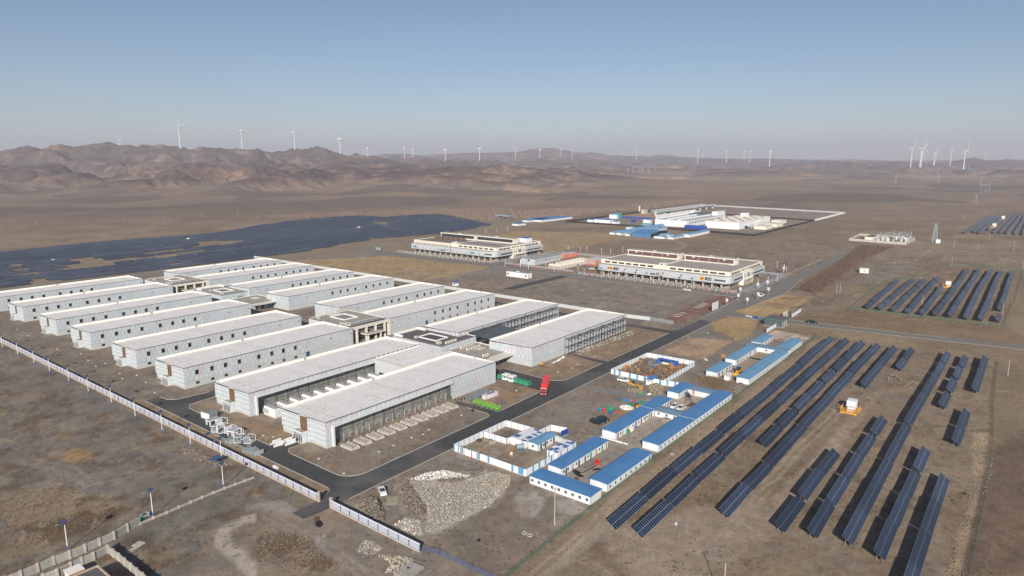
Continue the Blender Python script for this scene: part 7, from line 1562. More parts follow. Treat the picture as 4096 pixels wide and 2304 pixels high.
# ------------------------------------------------------------ people
def person_mesh(top, legs, name='person', stride=.15):
    v = [(0, 0, .95), (0, 0, 1.15), (0, 0, 1.4), (0, 0, 1.52), (.02, 0, 1.62), (.02, 0, 1.74), (0, .19, 1.40), (.02, .27, 1.12), (.1, .26, .88), (0, -.19, 1.40), (-.02, -.27, 1.12), (.02, -.27, .86), (0, .1, .90), (stride, .11, .48), (stride * .6, .12, .06), (stride * .6 + .16, .12, .03), (0, -.1, .90), (-stride, -.11, .48), (-stride * 1.3, -.12, .08), (-stride * 1.3 + .15, -.12, .04)]
    e = [(0, 1), (1, 2), (2, 3), (3, 4), (4, 5), (2, 6), (6, 7), (7, 8), (2, 9), (9, 10), (10, 11), (0, 12), (12, 13), (13, 14), (14, 15), (0, 16), (16, 17), (17, 18), (18, 19)]
    rad = [.15, .15, .17, .06, .09, .08, .07, .05, .04, .07, .05, .04, .09, .07, .055, .05, .09, .07, .055, .05]
    me = bpy.data.meshes.new('tmp'); me.from_pydata(v, e, []); o = bpy.data.objects.new('tmp', me); C.objects.link(o); md = o.modifiers.new('s', 'SKIN')
    for i, r_ in enumerate(rad): me.skin_vertices[0].data[i].radius = (r_ * .8, r_)
    me.skin_vertices[0].data[0].use_root = True
    sd = o.modifiers.new('d', 'SUBSURF'); sd.levels = 1; sd.render_levels = 1
    dg = bpy.context.evaluated_depsgraph_get(); dg.update(); m2 = bpy.data.meshes.new_from_object(o.evaluated_get(dg)); bpy.data.objects.remove(o); m2.name = name; m2.materials.clear()
    for q in (legs, top, 'skin', 'dark'): m2.materials.append(M[q])
    for p in m2.polygons: z = p.center.z; p.material_index = 0 if z < .95 else (1 if z < 1.5 else (2 if z < 1.7 else 3)); p.use_smooth = True
    return m2
PM = {'hv': person_mesh('hivis', 'dark'), 'dk': person_mesh('black', 'dark'), 'wt': person_mesh('offwhite', 'navy'), 'rd': person_mesh('red', 'black')}
def person(fn, X, Y, k_, label, rz=0, z=0, s=1.05): p = fn(X, Y, z); o = linkobj('person', PM[k_], None, (p[0], p[1], z), rz); o.scale = (s,) * 3; tag(o, label, 'person', 'people on the site')
person(pl, 106, 462, 'hv', 'person in a yellow-green vest with helmet by the front hall corner', 1); person(pl, 148, 458, 'rd', 'person in red top carrying material left of the pallets', 2); person(pl, 181, 474, 'dk', 'person in black standing left of the grey pallets', 0)
person(pl, 220, 462, 'dk', 'person in black closest to the grey pallets', 3); person(pl, 308, 598, 'dk', 'person in black, left one of a pair on the brown gravel', 1); person(pl, 321, 597, 'dk', 'person in black, right one of a pair on the brown gravel', 2.4)
person(pl, 73, 455, 'dk', 'person in black at the end of the dark hall bay', 2); person(co, 1097, 472, 'hv', 'person in a green vest on the low link roof', 1, 4.62); person(co, 1120, 462, 'wt', 'person in white on the low link roof', 2, 4.62)
person(r33, 545, 435, 'dk', 'person in black at the cabin door of the lower camp yard', .5); person(r33, 560, 412, 'rd', 'person in dark clothes and red cap beside the cabin door', 1.5); person(gt, 880, 378, 'dk', 'person in black behind the black car on the access road', 1)
person(mt2, 1662, 1036, 'dk', 'person in black walking on the old grey road', 1); person(mt2, 1020, 990, 'dk', 'person in dark clothes before the yellow-logo block corner', 1); person(upb, 1018, 325, 'wt', 'person in blue and white crouching at the field edge', 1, 0, .9)
# ------------------------------------------------------------ street lamps, poles, signs
def lamp_proto():
    t = linkobj('solar_street_lamp', None); b = MB(); b.bar((0, 0, -.3), (0, 0, 1.2), .16, 'blue', 8); b.build('base', t); b = MB(); b.bar((0, 0, 1.2), (0, 0, 7.2), .12, 'white', 8, .09); b.build('pole', t); b = MB(); b.bar((0, 0, 7.2), (0, 0, 8.2), .09, 'navy', 6); b.build('mast', t)
    b = MB(); b.hull8([(-.5, -.85, 8.0), (.5, -.85, 8.5), (.5, .85, 8.5), (-.5, .85, 8.0)], [(-.53, -.85, 8.06), (.47, -.85, 8.56), (.47, .85, 8.56), (-.53, .85, 8.06)], 'navy'); b.build('solar_panel', t)
    b = MB(); b.bar((0, 0, 7.3), (-1.5, .6, 7.6), .05, 'blue'); b.box(-1.9, -1.3, .45, .8, 7.55, 7.65, 'galv'); b.build('lamp_head', t); kids[t.name] = [o for o in C.objects if o.parent == t]; return t
LPp = lamp_proto(); lf = [True]
def lamp(pos, label, rz=0, s=1.0, group='solar street lamps'):
    o = LPp if lf[0] else copy_tree(LPp); lf[0] = False; o.location = pos; o.rotation_euler = (0, 0, rz); o.scale = (s,) * 3; tag(o, label, 'street lamp', group); return o
LB = [(180, -270 + 0), ]
lamps = [PG(r21, *q) for q in ((25, -395 + 60), (182, 65), (345, 150), (502, 235), (693, 335), (893, 440), (1125, 552), (1365, 692), (1635, 832), (1920, 975))]
lamps[0] = PG(r21, 27, -10)
for i, p_ in enumerate(lamps): lamp(p_, 'solar street lamp with white pole, %s from the left edge along the perimeter fence' % ORD[i])
lamp(PG(r21, 2232, 1120), 'solar street lamp beside the blue shelter at the stone footing'); lamp(PG(r21, 2250, 1388), 'solar street lamp at the far end of the low boundary wall'); lamp(PG(r31, 1540, 850), 'solar street lamp at the grey boundary wall, next to the green and white bin'); lamp(PG(r31, 683, 1190), 'solar street lamp nearest the bottom-left corner at the grey boundary wall')
def upole(p, label, h=9, arm=True):
    t = thing('utility_pole', label, 'utility pole', p, FWD); b = MB(); b.bar((0, 0, -.5), (0, 0, h), .17, 'pole', 8, .11); b.build('pole', t)
    if arm: b = MB(); b.bar((0, -.9, h - .4), (0, .9, h - .4), .06, 'steel'); b.build('crossarm', t)
upole(PG(r33, 428, 940), 'concrete utility pole between the lower camp and the white-stained ground', 11)
p_ = P(2892, 2420); upole((p_[0], p_[1], 0), 'concrete utility pole at the bottom edge casting a long shadow', 10.5)
for i, (X, Y, h_) in enumerate(((1550, 690, 8), (2358, 780, 8), (1847, 290, 9), (2412, 1395, 8), (690, 560, 8), (722, 570, 8), (2565, 320, 10))): upole(PG(r14, X, Y), 'slim utility pole, %s of those around the upper right solar field' % ORD[i], h_, i != 3)
for i, (X, Y, h_) in enumerate(((657, 490, 12), (1058, 390, 9), (1337, 520, 11), (932, 512, 7), (118, 125, 9), (425, 145, 9), (770, 155, 9), (1012, 108, 9), (705, 300, 6), (505, 365, 7))): upole((*se(X, Y), 0), 'tall slim pole in the right-hand plain, %s in order' % ORD[i], h_)
for i, (X, Y, h_) in enumerate(((364, 1138, 10), (1243, 1092, 9), (1648, 1085, 8), (2033, 1060, 10), (2395, 1045, 12))): p_ = PG(r01, X, Y); upole(p_, 'tall pole behind the large solar array, %s from the left edge' % ORD[i], h_)
for i, (X, Y, h_) in enumerate(((183, 1035, 10), (535, 1033, 9), (868, 1023, 11))): p_ = PG(r02, X, Y); upole(p_, 'tall pole behind the large solar array, %s right of the first hill shoulder' % ORD[i], h_)
for i, (X, Y) in enumerate(((1137, 1235), (1370, 1130), (1550, 1215), (1768, 1105), (1975, 1000), (1955, 850), (1762, 900), (1410, 1000), (2283, 560))):
    p_ = mt2(X, Y); t = thing('road_sign', 'white rectangular sign on a pole, %s along the road by the yellow-logo block' % ORD[i], 'sign', (p_[0], p_[1], 0), R(90) - .3, 'white signs on poles along the road'); b = MB(); b.bar((0, 0, 0), (0, 0, 5.5), .09, 'galv'); b.build('pole', t); b = MB(); b.box(-1.0, 1.0, -.12, -.02, 3.3, 5.5, 'white'); b.box(-.3, .3, -.14, -.121, 3.8, 5.1, 'bluewash'); b.build('board', t)
for i, (X, Y) in enumerate(((265, 780 - 110), (420, 700), (600, 700), (830, 720), (1170, 800), (1360, 790), (1725, 830), (1940, 905), (120, 680), (2300, 900 - 60))):
    p_ = mt(X, Y); lamp((p_[0], p_[1], 0), 'street lamp with pale banner, %s along the road before the yellow-logo block' % ORD[i], 0, 1.1, 'street lamps before the yellow-logo block')
for i, (X, Y) in enumerate(((145, 380), (240, 410), (437, 395), (530, 440), (800, 460), (870, 480), (828, 205), (900, 205), (1068, 230), (1172, 235), (1310, 215), (690, 195))):
    p_ = ge(X, Y); lamp((p_[0], p_[1], 0), 'street lamp, %s of those around the generator compound' % ORD[i], 0, 1.15, 'street lamps around the generator compound')
for i, (X, Y) in enumerate(((1580, 290), (1800, 280), (2020, 250), (1965, 970), (2275, 975), (2435, 1020))):
    p_ = t6(X, Y); lamp((p_[0], p_[1], 0), 'street lamp, %s of those around the green-logo block' % ORD[i], 0, 1.2, 'street lamps around the green-logo block')
for i, (X, Y) in enumerate(((2283, 580), (2155, 770), (1965, 830), (1770, 880), (2150, 495), (2295, 520), (2335, 620))):
    p_ = mt2(X, Y); lamp((p_[0], p_[1], 0), 'street lamp, %s of those right of the yellow-logo block' % ORD[i], 0, 1.15, 'street lamps right of the yellow-logo block')
# flagpoles
for i in range(3):
    p_ = cab(1668 + i * 22, 1245 - i * 12); b = MB(); b.bar((0, 0, 0), (0, 0, 5.4), .06, 'maroon', 6); o = b.build('flagpole', None, (p_[0], p_[1], .5)); tag(o, 'dark flagpole on the red plinth, %s from the left' % ORD[i], 'flagpole', 'flagpoles in the yard')
p_ = cab(1680, 1262); b = MB(); b.box(-2.6, 2.6, -.7, .7, 0, .5, 'maroon'); tag(b.build('flag_plinth', None, (p_[0], p_[1], 0), hd(cab, (1630, 1295), (1735, 1235))), 'red brick plinth under the flagpoles', 'plinth')
p_ = cab(1712, 1221); b = MB(); b.hull8([(0, -.02, 3.3), (.45, -.02, 3.1), (.45, .02, 3.1), (0, .02, 3.3)], [(0, -.02, 5.3), (.5, -.02, 5.0), (.5, .02, 5.0), (0, .02, 5.3)], 'red'); tag(b.build('flag', None, (p_[0] + .08, p_[1], .5), FWD - 1.57), 'limp red flag on the right flagpole', 'flag')
# ------------------------------------------------------------ site clutter
def reel(label, p, r, w_, az, standing, colr, grp='cable drums'):
    t = thing('cable_drum', label, 'cable drum', p, az, grp); 
    def disc(B, c0, c1, rr, mm):
        n = 16; i = len(B.v); k_ = B.m(mm)
        B.bar(c0, c1, rr, mm, 16)
    ax = (0, 1, 0) if standing else (0, 0, 1)
    cz = r if standing else 0
    for s, nm in ((-1, 0), (1, 1)):
        b = MB(); o_ = s * w_ / 2
        if standing: b.bar((0, o_ - .05, cz), (0, o_ + .05, cz), r, 'wood', 16)
        else: b.bar((0, 0, w_ / 2 + o_ - .05 + .05), (0, 0, w_ / 2 + o_ + .05 + .05), r, 'wood', 16)
        b.build('flange', t)
    b = MB()
    if standing: b.bar((0, -w_ / 2, cz), (0, w_ / 2, cz), r * (.55 if colr in ('wooddark', 'black') else .8), colr, 14)
    else: b.bar((0, 0, .05), (0, 0, w_ + .05), r * .55, colr, 14)
    b.build('core', t)
    if standing: b = MB(); b.bar((0, -w_ / 2 - .07, cz), (0, -w_ / 2 - .055, cz), r * .5, 'wooddark', 12); b.bar((0, w_ / 2 + .055, cz), (0, w_ / 2 + .07, cz), r * .5, 'wooddark', 12); b.build('hub_hole', t)
RL = [(365, 485, .8, 'red'), (455, 490, .7, 'yellow'), (340, 530, 1.0, 'wooddark'), (290, 575, .8, 'blue'), (370, 597, .85, 'red'), (250, 560, .8, 'wooddark'), (650, 405, 1.0, 'wooddark'), (600, 425, .9, 'wooddark'), (680, 360, 1.0, 'wooddark'), (630, 345, .9, 'wooddark'), (630, 470, 1.0, 'steel'), (570, 470, .8, 'bluewash'), (700, 510, 1.0, 'wooddark'), (735, 548, 1.0, 'wooddark'), (485, 570, .9, 'steel'), (615, 555, .75, 'yellow'),
      (1170, 410, 1.15, 'wooddark'), (1085, 470, 1.1, 'wooddark'), (975, 510, .9, 'blue'), (1018, 530, 1.15, 'wooddark'), (1270, 480, 1.2, 'wooddark'), (1240, 505, 1.0, 'wooddark'), (1325, 510, .7, 'red'), (1390, 500, 1.15, 'wooddark'), (1475, 510, 1.1, 'wooddark'), (1525, 480, 1.3, 'wooddark'), (1420, 550, 1.15, 'wooddark'), (1350, 575, 1.2, 'wooddark'), (1310, 555, 1.1, 'wooddark'), (920, 570, 1.1, 'wooddark'), (920, 610, 1.2, 'wooddark'), (895, 590, 1.0, 'wooddark'),
      (1155, 570, .95, 'wooddark'), (1145, 635, .9, 'wooddark'), (1235, 590, .8, 'wooddark'), (950, 690, 1.0, 'wooddark'), (990, 700, 1.15, 'wooddark'), (1100, 715, 1.15, 'wooddark'), (1210, 700, 1.0, 'wooddark'), (1265, 665, 1.1, 'wooddark'), (600, 640, .9, 'wooddark'), (655, 630, 1.0, 'wooddark'), (720, 665, .9, 'wooddark'), (790, 690, .8, 'wooddark'), (850, 640, 1.0, 'black'), (870, 665, .9, 'wooddark'), (1290, 535, 1.0, 'wooddark'), (1445, 530, .9, 'wooddark')]
for i, (X, Y, r_, c_) in enumerate(RL):
    p_ = cab(X, Y + 22); row_ = 'back' if Y < 450 else 'middle' if Y < 560 else 'front'
    side = 'left' if X < 560 else 'right' if X > 1100 else 'middle'; hue = {'red': 'red-wound', 'yellow': 'yellow-wound', 'blue': 'blue-wound', 'steel': 'steel-grey', 'bluewash': 'grey-blue', 'black': 'black'}.get(c_, 'brown')
    same = [j for j, q in enumerate(RL) if (q[1] < 450, q[1] < 560) == (Y < 450, Y < 560)]; same.sort(key=lambda j: RL[j][0])
    reel('%s %s cable drum, %s from the left in the %s of the cable drum yard' % ('large' if r_ > 1.05 else 'small' if r_ < .85 else 'medium', hue, ORD[same.index(i)], row_), (p_[0], p_[1], 0), r_ * .95, .9, random.Random(i).uniform(-1.2, 1.2) + FWD, i % 6 != 5, c_)
for i, q in enumerate(((100, 590), (135, 592), (165, 595))): p_ = mt(*q); reel('wooden cable drum at the left corner of the yellow-logo block, %s from the left' % ORD[i], (p_[0], p_[1], 0), 1.6, 1.2, .4, True, 'wooddark', 'cable drums by the yellow-logo block')
for i, q in enumerate(((1625, 815), (1650, 820), (1500, 812), (1110, 745), (1140, 750))): p_ = t6(*q); reel('wooden cable drum under the green-logo block, %s of five' % ORD[i], (p_[0], p_[1], 0), 1.6, 1.2, .4, True, 'wooddark', 'cable drums under the green-logo block')
p_ = upb(322, 1085); reel('grey hose drum in the weeds left of the upper camp', (p_[0], p_[1], 0), .9, .5, 1.0, True, 'steel', 'hose drums')
p_ = yd(1355, 690); reel('large steel tank drum lying in the walled yard', (p_[0], p_[1], 0), 1.1, 2.6, .9, True, 'bluewash', 'drums in the walled yard'); p_ = yd(1185, 800); reel('white plastic tank drum on the orange soil of the walled yard', (p_[0], p_[1], 0), .9, 1.4, 1.3, False, 'offwhite', 'drums in the walled yard')
# big galvanised frames dumped beside the front halls
def frame_unit(label, p, rz, kind):
    t = thing('duct_frame', label, 'duct frame', (p[0], p[1], 0), rz, 'white and galvanised duct frames'); b = MB(); L, Wd, H = 3.4, 2.6, 2.3
    if kind == 'open':
        for (x0, y0) in ((0, 0), (L, 0), (L, Wd), (0, Wd)): b.bar((x0, y0, 0), (x0, y0, H), .09, 'white')
        for z_ in (.1, H): b.bar((0, 0, z_), (L, 0, z_), .09, 'white'); b.bar((0, Wd, z_), (L, Wd, z_), .09, 'white'); b.bar((0, 0, z_), (0, Wd, z_), .09, 'white'); b.bar((L, 0, z_), (L, Wd, z_), .09, 'white')
        b.build('frame', t); b = MB(); b.box(.1, L - .1, Wd - .06, Wd, .1, H, 'white'); b.build('side_panel', t); b = MB(); b.box(.2, L - .2, .3, Wd - .2, .1, .18, 'galv'); b.build('base_plate', t)
        b = MB(); b.bar((L * .55, Wd - .07, H * .5), (L * .55, Wd - .1, H * .5), .28, 'dark', 10); b.build('port', t)
    elif kind == 'table':
        b.box(-.2, L + 1, -.1, Wd + .2, H - .35, H, 'white', 'galv'); b.build('top_panel', t)
        for (x0, y0) in ((0, 0), (L + .4, 0), (L + .4, Wd), (0, Wd)): q = MB(); q.box(x0, x0 + .5, y0 - .05, y0 + .15, 0, H - .35, 'white'); q.build('leg', t)
    elif kind == 'wall':
        b.box(0, .2, 0, Wd * 1.4, .0, 2.4, 'white'); b.build('side_panel', t); q = MB(); q.box(.2, 3.6, 0, .12, 0, 2.9, 'galvglass'); q.build('sheet', t); q = MB(); q.box(.2, 3.6, 2.0, 2.12, 0, 2.6, 'galvglass'); q.build('sheet', t)
    elif kind == 'step':
        b.prism([(0, 0), (0, .9), (.9, .9), (.9, 1.7), (4.2, 1.7), (4.2, 0)], 0, .25, 'white'); b.build('side_panel', t); q = MB(); q.prism([(0, 0), (0, .9), (.9, .9), (.9, 1.7), (4.2, 1.7), (4.2, 0)], 2.2, 2.4, 'white'); q.build('side_panel', t); q = MB(); q.box(0, 4.2, .25, 2.2, 0, .3, 'dark'); q.build('base_plate', t)
    else:
        b.box(0, 3.6, 0, .15, 0, 1.6, 'galv'); b.build('side_panel', t); q = MB(); q.hull8([(0, .15, .4), (3.4, .15, .4), (3.0, 2.4, .2), (-.4, 2.2, .2)], [(0, .15, .5), (3.4, .15, .5), (2.6, 2.2, 2.0), (-.2, 2.0, 1.6)], 'galvglass'); q.build('curved_sheet', t)
FR = [((640, 490), 'wall', .1), ((690, 505), 'wall', .1), ((700, 640), 'table', .0), ((860, 760), 'open', .5), ((925, 640), 'open', .3), ((1020, 760), 'open', 1.2), ((1100, 800), 'open', .2), ((1180, 850), 'table', .3), ((1260, 880), 'open', .35), ((1340, 975), 'open', .6), ((1520, 990), 'open', .5), ((1090, 1000), 'sheet', .1), ((1450, 1190), 'sheet', .1), ((1600, 1240), 'sheet', .05), ((1990, 1060), 'step', -.05), ((2220, 1030), 'step', -.05)]
for i, (q, kd, rz) in enumerate(FR):
    p_ = cr5(*q); lb = {'wall': 'zinc sheets with white end panel', 'table': 'white table-like duct frame', 'open': 'open white duct frame with galvanised floor', 'sheet': 'crumpled pale zinc sheets on a low rail', 'step': 'white stepped duct side panel'}[kd]
    frame_unit('%s, %s frame from the far end' % (lb, ORD[i]), p_, rz, kd)
# shelter, loose planks etc.
p_ = PG(cr5, 830, 1390); t = thing('shelter', 'small dark blue shelter among rubble at the stone footing', 'shelter', p_, .3); b = MB(); b.hull8([(-1.8, -1.3, 2.0), (1.8, -1.3, 2.2), (1.8, 1.3, 2.2), (-1.8, 1.3, 2.0)], [(-1.8, -1.3, 2.1), (1.8, -1.3, 2.3), (1.8, 1.3, 2.3), (-1.8, 1.3, 2.1)], 'navyroof'); b.build('roof', t)
for a in (-1.6, 1.6):
    for c_ in (-1.1, 1.1): b = MB(); b.bar((a, c_, -.3), (a, c_, 2.05), .07, 'steel'); b.build('post', t)
p_ = PG(r31, 1450, 870); t = thing('waste_bin', 'green and white waste bin lying open by the boundary wall', 'bin', p_, .45); b = MB(); b.box(-1.7, -.9, -.7, .7, 0, 1.2, 'green'); b.box(-.9, 1.5, -.7, .7, 0, 1.2, 'offwhite'); b.build('body', t); b = MB(); b.box(-.7, 1.1, -.5, .5, 1.2, 1.215, 'black'); b.build('opening', t)
# green-wrapped bundles and white cooling cabinets near the lorry
for i, (X, Y) in enumerate(((640, 220), (835, 268), (893, 285), (945, 302))):
    p_ = pl(X, Y); t = thing('wrapped_pallet', 'green tarpaulin-wrapped load, %s from the left beside the road junction' % ORD[i], 'wrapped load', (p_[0], p_[1], 0), .05, 'green wrapped loads'); b = MB(); b.hull8([(0, 0, .25), (3, 0, .25), (3, 2.6, .25), (0, 2.6, .25)], [(.2, .2, 1.9), (2.7, .15, 2.0), (2.8, 2.3, 1.7), (.3, 2.4, 1.9)], 'greentarp'); b.build('cover', t); b = MB(); b.box(.1, 2.9, .1, 2.5, 0, .24, 'steel'); b.build('skid', t)
for i, (X, Y) in enumerate(((703, 236), (773, 256))):
    p_ = pl(X, Y); t = thing('cooling_cabinet', 'white two-fan cooling cabinet, %s of two between the green wrapped loads' % ('left', 'right')[i], 'cooling cabinet', (p_[0], p_[1], 0), .05, 'white cooling cabinets'); b = MB(); b.box(0, 3, 0, 2.8, .1, 2.7, 'white'); b.build('casing', t)
    for j in range(3): b = MB(); b.box(-.06, -.003, .25 + j * .85, .8 + j * .85, 1.1, 2.3, 'dark'); b.build('louvre', t)
    for j in range(2): b = MB(); b.box(.4 + j * 1.4, 1.2 + j * 1.4, -.06, -.003, 1.1, 2.3, 'dark'); b.build('louvre', t)
    for a in (.8, 2.2):
        for c_ in (.75, 2.05): b = MB(); b.bar((a, c_, 2.7), (a, c_, 2.82), .55, 'white', 12); b.bar((a, c_, 2.82), (a, c_, 2.84), .45, 'concrete', 12); b.build('fan', t)
# grey pallets, white wrapped stacks, lime scissor lifts
rr = random.Random(12)
for i in range(8):
    for j in range(4):
        X, Y = 245 + i * 31 + j * 14, 452 - i * 14.0 + j * 9 - (4 if j > 1 else 0); p_ = pl(X, Y); b = MB(); h_ = rr.uniform(.9, 1.4); b.box(-.85, .85, -.8, .8, .12, h_, 'slategrey'); b.box(-.9, .9, -.85, .85, 0, .12, 'wood'); b.box(-.7, .7, -.6, .6, h_, h_ + rr.uniform(.05, .25), 'galvdark')
        tag(b.build('material_pallet', None, (p_[0], p_[1], 0), rr.uniform(-.15, .15)), 'grey-wrapped pallet, %s from the left in the %s row by the front hall' % (ORD[i], ORD[3 - j]), 'pallet', 'grey pallets by the front hall')
M_ = None
for i in range(6):
    X, Y = (462, 500, 535, 462 + 30, 530, 565)[i], (432, 420, 408, 405 + 10, 400, 395)[i]; p_ = pl(X, Y + 6); b = MB(); b.box(-1.2, 1.2, -.9, .9, 0, 1.7, 'wrapwhite'); b.box(-1.22, 1.22, -.05, .05, 0, 1.72, 'bandgrey'); tag(b.build('wrapped_stack', None, (p_[0], p_[1], 0)), 'white foil-wrapped stack, %s of six right of the grey pallets' % ORD[i], 'wrapped stack', 'white wrapped stacks')
for i, (X, Y) in enumerate(((352, 512), (400, 527), (458, 545), (505, 558), (547, 575), (600, 590))):
    p_ = pl(X, Y); t = thing('scissor_lift', 'lime green scissor lift, %s from the left in the row by the road' % ORD[i], 'scissor lift', (p_[0], p_[1], 0), .1, 'lime scissor lifts'); b = MB(); b.box(-1.2, 1.2, -.6, .6, .3, .9, 'steel'); b.box(-.6, 1.25, -.63, .63, .35, .6, 'lime'); b.build('base', t); b = MB(); b.box(-1.2, 1.2, -.6, .6, 1.3, 1.45, 'lime'); b.build('platform', t)
    b = MB()
    for s in (-.58, .58):
        b.bar((-1.1, s, .9), (1.1, s, 1.3), .05, 'concrete'); b.bar((1.1, s, .9), (-1.1, s, 1.3), .05, 'concrete')
    b.build('scissor_arms', t); b = MB()
    for z_ in (1.9, 2.4):
        for (x0, y0, x1, y1) in ((-1.2, -.6, 1.2, -.6), (1.2, -.6, 1.2, .6), (1.2, .6, -1.2, .6), (-1.2, .6, -1.2, -.6)): b.bar((x0, y0, z_), (x1, y1, z_), .055, 'lime')
    for x0 in (-1.2, 0, 1.2):
        for y0 in (-.6, .6): b.bar((x0, y0, 1.4), (x0, y0, 2.45), .055, 'lime')
    b.build('guard_rail', t)
    for a in (-.8, .8):
        for c_ in (-.6, .6): wheel(t, a, c_, .22, .14)
# yellow machine, manhole collars, tyres, tarpaulins
p_ = r13(305, 1290); t = thing('cable_machine', 'small yellow machine standing before the right wing front hall', 'machine', (*p_, 0), .4); b = MB(); b.box(-1, 1, -.7, .7, .3, 1.3, 'yellow'); b.build('body', t); b = MB(); b.bar((0, 0, 1.3), (-.2, 0, 2.9), .15, 'orange'); b.build('arm', t); b = MB(); b.bar((-.9, -.9, .35), (-.9, .9, .35), .35, 'tyre', 10); b.build('wheel', t)
MH = [(r22, 175, 875), (r22, 75, 860), (r22, 635, 1092), (r22, 1238, 1022), (r22, 1385, 960), (r22, 1567, 882), (r22, 1683, 848), (r22, 1740, 800), (r22, 2068, 657), (r22, 885, 1240), (r21, 1560, 430), (r21, 1235, 290), (r21, 1470, 325), (r21, 1380, 255), (r21, 1210, 235), (r21, 1062, 137), (r21, 968, 165), (r21, 890, 105), (r11, 820, 1170), (r11, 580, 1125), (r11, 180, 925), (r11, 290, 988), (r13, 660, 1278), (r13, 608, 1315), (r13, 460, 1355), (pl, 812, 350), (r13, 832, 1200), (r13, 1970, 960)]
for i, (fn, X, Y) in enumerate(MH):
    p_ = PG(fn, X, Y); b = MB(); b.bar((0, 0, -.2), (0, 0, .38), .55, 'palecon', 14); b.bar((0, 0, .38), (0, 0, .39), .4, 'dark', 12); where = 'in front of the dark bay of the nearest hall' if i < 10 else 'between the hall fronts and the perimeter fence' if i < 22 else 'on the brown gravel near the right wing'
    tag(b.build('manhole_collar', None, p_), 'pale manhole collar, %s of those %s' % (ORD[i if i < 10 else i - 10 if i < 22 else i - 22], where), 'manhole', 'manhole collars')
for i, (fn, X, Y, r_) in enumerate(((r33, 125, 1022, .9), (r33, 180, 1046, .9), (yd, 535, 515, 1.2), (r33, 1612, 228, .9), (upb, 1130, 1170, .9), (r32, 2240, 1095, .4))):
    p_ = PG(fn, X, Y); b = MB()
    for j in range(14): a0, a1 = j * math.pi / 7, (j + 1) * math.pi / 7; b.bar((math.cos(a0) * r_ * .75, math.sin(a0) * r_ * .75, .2), (math.cos(a1) * r_ * .75, math.sin(a1) * r_ * .75, .2), .22, 'pier' if i < 2 or i == 3 else 'tyre', 5)
    tag(b.build('concrete_ring' if i != 2 and i != 4 else 'tyre', None, p_), ('pale ring lying near the bottom of the white-stained ground, left one', 'pale ring lying near the bottom of the white-stained ground, right one', 'black tyre by the roadside hoarding of the walled yard', 'pale ring on the track behind the green mesh fence', 'black tyre leaning at the upper camp cabin', 'small dark ring on the slope by the rubble')[i], 'ring', 'rings and tyres')
p_ = r32(1375, 690); b = MB(); b.poly([(-2.2, -1.8), (2.4, -1.6), (2.2, 1.8), (-2.3, 1.7)], .02, .14, 'tan_board')
tag(b.build('plywood_sheet', None, (p_[0], p_[1], 0), .7), 'olive-tan board lying flat between the two rubble mounds', 'board')
p_ = r32(1545, 1400); b = MB(); b.box(-3.2, 3.0, -2.2, 2.2, -.3, .4, 'concrete'); b.bar((.4, .8, .4), (.4, .8, .45), .4, 'dark', 12); tag(b.build('concrete_slab', None, (p_[0], p_[1], 0), .1), 'big grey concrete slab with a manhole at the bottom edge', 'slab')
p_ = r24(1345 - 3072 * 0 + 0, 0) if False else r31(1350, 1170); p_ = PG(r31, 1360, 1165); b = MB(); b.box(-2.6, 2.6, -.8, .3, 0, .25, 'palecon'); b.box(.3, 2.6, .3, 1.4, 0, .25, 'palecon'); tag(b.build('broken_slab', None, p_, .35), 'broken pale concrete slab beside the deep wall shadow', 'slab')
p_ = r24(1990, 850); 
def crumple(label, fn, X, Y, rx, ry, h_, mm, seed, name='tarpaulin', n=9):
    r_ = random.Random(seed); p_ = PG(fn, X, Y); b = MB(); g = [[(0, 0, 0)] * (n + 1) for _ in range(n + 1)]
    for i in range(n + 1):
        for j in range(n + 1):
            u, v = i / n * 2 - 1, j / n * 2 - 1; k_ = 1 - .22 * r_.random(); rad_ = max(abs(u), abs(v)); sc_ = rad_ / (math.hypot(u, v) + 1e-6); g[i][j] = (u * rx * k_ * (sc_ if rad_ > .01 else 1), v * ry * k_ * (sc_ if rad_ > .01 else 1), max(.02, h_ * (1 - rad_) * 1.3 * r_.random() + .04 + (.12 * h_ * r_.random() if rad_ < .95 else 0)))
    for i in range(n):
        for j in range(n): b.face([g[i][j], g[i + 1][j], g[i + 1][j + 1], g[i][j + 1]], mm)
    b.v = [tuple(q) for q in b.v]; o = b.build(name, None, p_, r_.uniform(0, 3)); return tag(o, label, 'tarpaulin', 'tarpaulins and sheets')
